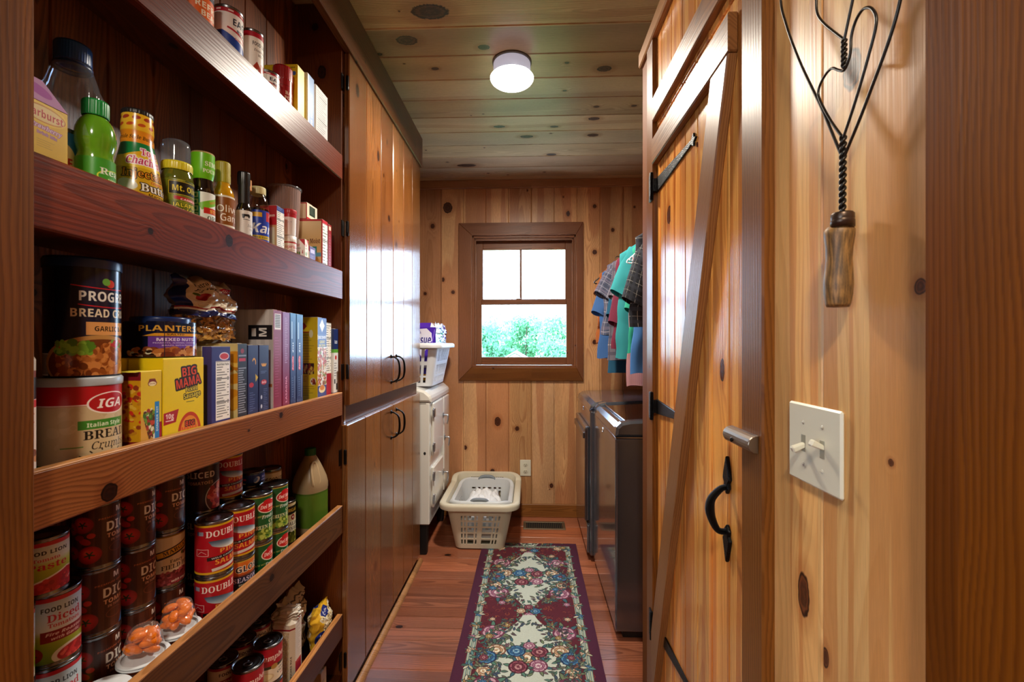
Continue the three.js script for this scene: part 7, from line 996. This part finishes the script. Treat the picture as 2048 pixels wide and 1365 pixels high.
function shirt(label, mat, d, o = {}) {
  const { hem = 1.24, half = 0.2, tip = [0.432, 1.6], xc = 0.655, top = 1.9, turn = 0, cuff = 0.092 } = o;
  const t = thing('shirt', label, 'shirt', [xc, top, d], turn), n = createNoise2D(rng(Math.round(d * 1000))), H = top - hem;
  // body: flattened tube hanging from the shoulders
  part(t, 'body', gridShell(56, 30, (u, v) => {
    const a = u * 6.2832, w = v > 0.86 ? lerp(half * 0.92, 0.055, ((v - 0.86) / 0.14) ** 0.9) : lerp(half * 1.04, half * 0.88, v / 0.86), dp = (v > 0.86 ? lerp(0.026, 0.02, (v - 0.86) / 0.14) : lerp(0.023, 0.026, v)) + 0.007 * n(u * 7, v * 1.3 + d) * (1 - v * 0.7);
    const cx = Math.cos(a), sx = Math.sin(a); return new THREE.Vector3(Math.sign(cx) * Math.abs(cx) ** 0.7 * w + 0.008 * n(v * 3, d + u), -H * (1 - v) + 0.02 - 0.006 * n(u * 4, d), -sx * dp - 0.005 * n(v * 2 + d, 3));
  }, null, 0.0018), mat);
  for (const s of [-1, 1]) {
    const tp = s < 0 ? [tip[0] - xc, tip[1] - top] : [xc - tip[0], tip[1] - top + 0.02], sh = [s * half * 0.62, -0.045];
    part(t, 'sleeve', gridShell(28, 14, (u, v) => {
      const a = u * 6.2832, px = lerp(tp[0] - s * 0.0, sh[0], v), py = lerp(tp[1] + 0.015, sh[1], v) + 0.02 * Math.sin(Math.PI * v), L = Math.hypot(tp[0] - sh[0], tp[1] - sh[1]), dx = (tp[0] - sh[0]) / L, dy = (tp[1] - sh[1]) / L, w = lerp(cuff, 0.062, v), dep = lerp(0.028, 0.024, v) + 0.004 * n(u * 6 + d, v * 3 + s);
      const q = Math.cos(a) * w; return new THREE.Vector3(px + dy * q * -s * 1 + (s < 0 ? w * 0.9 : -w * 0.9) * 0.9, py + dx * q * s + 0.012 * Math.sin(a * 2 + d) * (1 - v), Math.sin(a) * dep * -s * -1);
    }, null, 0.0016), mat);
  }
  part(t, 'collar', gridShell(28, 4, (u, v) => { const a = u * 6.2832; return new THREE.Vector3(Math.cos(a) * lerp(0.07, 0.052, v), 0.008 + 0.028 * v + 0.006 * Math.cos(a), Math.sin(a) * lerp(0.03, 0.026, v)); }, null, 0.002), mat);
  return t;
}
function hanger(label, d, mat, x = 0.655) {
  const t = thing('clothes_hanger', label, 'hanger', [x, 1.945, d]);
  const P = (a) => a.map((p) => new THREE.Vector3(p[0], p[1], p[2] ?? 0));
  part(t, 'hook', tube(P([[-0.016, 0.004], [-0.012, 0.014], [0, 0.0185], [0.013, 0.013], [0.016, 0.0], [0.008, -0.014], [0, -0.026], [0, -0.04]]), 0.0025, 40, 8), mat);
  part(t, 'arms', tube(P([[0, -0.045], [-0.05, -0.075], [-0.14, -0.14], [-0.158, -0.158], [-0.14, -0.168], [0, -0.168], [0.14, -0.168], [0.158, -0.158], [0.14, -0.14], [0.05, -0.075], [0, -0.045]]), 0.0042, 90, 8), mat);
}
{
  const S1 = solid('#2a8c92'), items = [
    ['charcoal and white windowpane plaid shirt nearest the front', plaid('#1c1e26', [[20, 5, '#c9c6bc'], [148, 4, '#b9b6ac'], [60, 40, '#343844'], [190, 30, '#2c303c']]), 2.13, { tip: [0.44, 1.53], hem: 1.42, half: 0.19 }],
    ['light blue shirt hanging low behind the charcoal plaid', solid('#3f74b4'), 2.208, { tip: [0.5, 1.6], hem: 1.2, half: 0.165 }],
    ['sea green shirt sleeve between light blue and teal', solid('#249a7c'), 2.282, { tip: [0.485, 1.5], hem: 1.3, half: 0.16 }],
    ['pale red striped shirt with the lowest hem', stripe('#b06a72', '#c9a2a4', 30), 2.35, { tip: [0.53, 1.58], hem: 1.13, half: 0.155 }],
    ['plain teal shirt with short sleeve facing the aisle', S1, 2.42, { tip: [0.436, 1.595], hem: 1.27, half: 0.2 }],
    ['maroon pinstriped shirt behind the teal one', stripe('#7e2440', '#5e1a32', 24), 2.58, { tip: [0.455, 1.45], hem: 1.32, half: 0.19 }],
    ['grey checked shirt hanging under the maroon one', plaid('#6a6470', [[30, 26, '#3a3e52'], [110, 10, '#c8bcb4'], [180, 30, '#4a4656']]), 2.66, { tip: [0.47, 1.6], hem: 1.25, half: 0.2 }],
    ['dark petrol blue shirt reaching below the teal hem', solid('#17506e'), 2.74, { tip: [0.47, 1.5], hem: 1.175, half: 0.185 }],
    ['blue grey plaid shirt with wide open sleeve', plaid('#54586e', [[10, 50, '#3c4256'], [90, 14, '#9a96a4'], [150, 40, '#6c6478'], [215, 10, '#b2aab0']]), 2.88, { tip: [0.412, 1.63], hem: 1.4, half: 0.2 }],
    ['mid blue shirt farthest left with straight hem', solid('#3d66a0'), 3.03, { tip: [0.418, 1.53], hem: 1.25, half: 0.2 }],
    ['rust orange shirt at the far end of the rod', solid('#b0602a'), 3.14, { tip: [0.445, 1.66], hem: 1.35, half: 0.2 }],
  ];
  for (const [l, m, d, o] of items) shirt(l, m, d, o);
  hanger('black wire hanger in front of the charcoal plaid shirt', 2.13, IRON); hanger('pale yellow plastic hanger in the teal shirt', 2.42, M('#e2dc9a', 0.35)); hanger('black hanger poking out beside the rust orange shirt', 3.14, M('#141416', 0.4), 0.6);
  for (const [d, w] of [[2.208, 'light blue'], [2.282, 'sea green'], [2.35, 'pale red striped'], [2.58, 'maroon'], [2.66, 'grey checked'], [2.74, 'petrol blue'], [2.88, 'blue grey plaid'], [3.03, 'mid blue']]) hanger(`plain white hanger holding the ${w} shirt`, d, M('#dfe2e6', 0.4));
}
// ---------------------------------------------------------------- outside the window
{
  const lawn = struct('ground_outside'); part(lawn, 'lawn', (() => { const g = new THREE.PlaneGeometry(120, 70, 40, 30).rotateX(-Math.PI / 2), p = g.attributes.position, n = createNoise2D(rng(2)); for (let i = 0; i < p.count; i++) p.setY(i, 0.2 * n(p.getX(i) / 9, p.getZ(i) / 9)); g.computeVertexNormals(); return g.translate(0, -1.6, -42); })(), M('#5f8a4a', 0.95));
  const shed = thing('garden_shed', 'small white roofed shed whose gable peak shows above the sill', 'shed', [-0.66, -1.6, 21]);
  part(shed, 'walls', cbox(1.7, 2.05, 2.4, 0.01).translate(0, 1.02, 0), M('#e8e6e0', 0.7));
  part(shed, 'gable', slab([[-0.85, 0], [0.85, 0], [0, 0.5]], -1.19, 1.19, 'xy', 0.004).translate(0, 2.04, 0), M('#e8e6e0', 0.7));
  for (const s of [-1, 1]) part(shed, 'roof_slope', cbox(1.12, 0.05, 2.7, 0.01).rotateZ(-s * 0.53).translate(s * 0.48, 2.33, 0), M('#f2f2f0', 0.5));
  const leafGeo = (() => { const g = new THREE.BufferGeometry(); g.setAttribute('position', new THREE.Float32BufferAttribute([0, 0, 0, 0.09, 0.13, 0.02, 0, 0.3, 0.05, 0, 0, 0, 0, 0.3, 0.05, -0.09, 0.13, 0.02], 3)); g.setAttribute('uv', new THREE.Float32BufferAttribute([0, 0, 1, 0, 1, 1, 0, 0, 1, 1, 0, 1], 2)); g.computeVertexNormals(); return g; })();
  const FOL = ['#86c79a', '#98d2a8', '#6cb588'].map((c) => new THREE.MeshPhysicalMaterial({ color: c, roughness: 0.8, transmission: 0.35, thickness: 0, side: 2 })), BARK = M('#5a4a3c', 0.9);
  const tree = (label, x, d, h, w, k, seed) => {
    const t = thing('leafy_tree', label, 'tree', [x, -1.65, d], 0, undefined), R = rng(seed);
    part(t, 'trunk', taperTube([V(0, 0, 0), V(0.05, h * 0.3, 0.03), V(-0.04, h * 0.62, -0.05), V(0.02, h * 0.85, 0)], [0.12, 0.09, 0.05, 0.02], 16, 8), BARK);
    const N = 11000, im = new THREE.InstancedMesh(leafGeo, FOL[k], N), m = new THREE.Matrix4(), q = new THREE.Quaternion(), e = new THREE.Euler(), col = new THREE.Color();
    const blobs = []; for (let i = 0; i < 40; i++) { const a = R() * 6.28, rr = Math.sqrt(R()) * w * 0.75, y = h * (0.22 + 0.7 * R()); blobs.push([Math.cos(a) * rr * (1.2 - y / h * 0.6), y, Math.sin(a) * rr * 0.8, w * (0.16 + 0.2 * R())]); }
    for (let i = 0; i < N; i++) { const b = blobs[Math.floor(R() * blobs.length)], u = R() * 2 - 1, a = R() * 6.28, rr = b[3] * (0.75 + 0.3 * R()), s = Math.sqrt(1 - u * u); e.set(R() * 6.28, R() * 6.28, R() * 6.28); m.compose(new THREE.Vector3(b[0] + Math.cos(a) * s * rr, Math.max(0.2, b[1] + u * rr), b[2] + Math.sin(a) * s * rr), q.setFromEuler(e), new THREE.Vector3(1, 1, 1).multiplyScalar(0.35 + 0.4 * R())); im.setMatrixAt(i, m); im.setColorAt(i, col.setScalar(0.7 + 0.6 * R())); }
    im.name = 'foliage'; im.castShadow = im.receiveShadow = true; im.userData.kind = 'stuff'; t.add(im);
  };
  tree('pale leafy tree at the left edge of the window view', -4.4, 27, 4.6, 2.0, 0, 1); tree('darker leafy tree left of the shed roof peak', -2.2, 24.5, 4.1, 1.7, 2, 2); tree('leafy tree behind the shed roof peak', -0.2, 26.5, 4.7, 1.9, 0, 3); tree('bright leafy tree right of the shed roof peak', 1.7, 24.5, 4.7, 1.9, 1, 4); tree('tall leafy tree at the right edge of the window view', 3.6, 27.5, 5.2, 2.1, 0, 5); tree('bushy tree low in front on the left of the shed', -3.1, 22, 2.9, 1.5, 1, 6); tree('bushy tree low in front on the right of the shed', 1.6, 21.5, 2.9, 1.4, 2, 7); tree('farthest leafy tree filling the gap behind', -2.3, 31, 5.2, 2.4, 1, 8);
}
renderer.render(scene, camera);
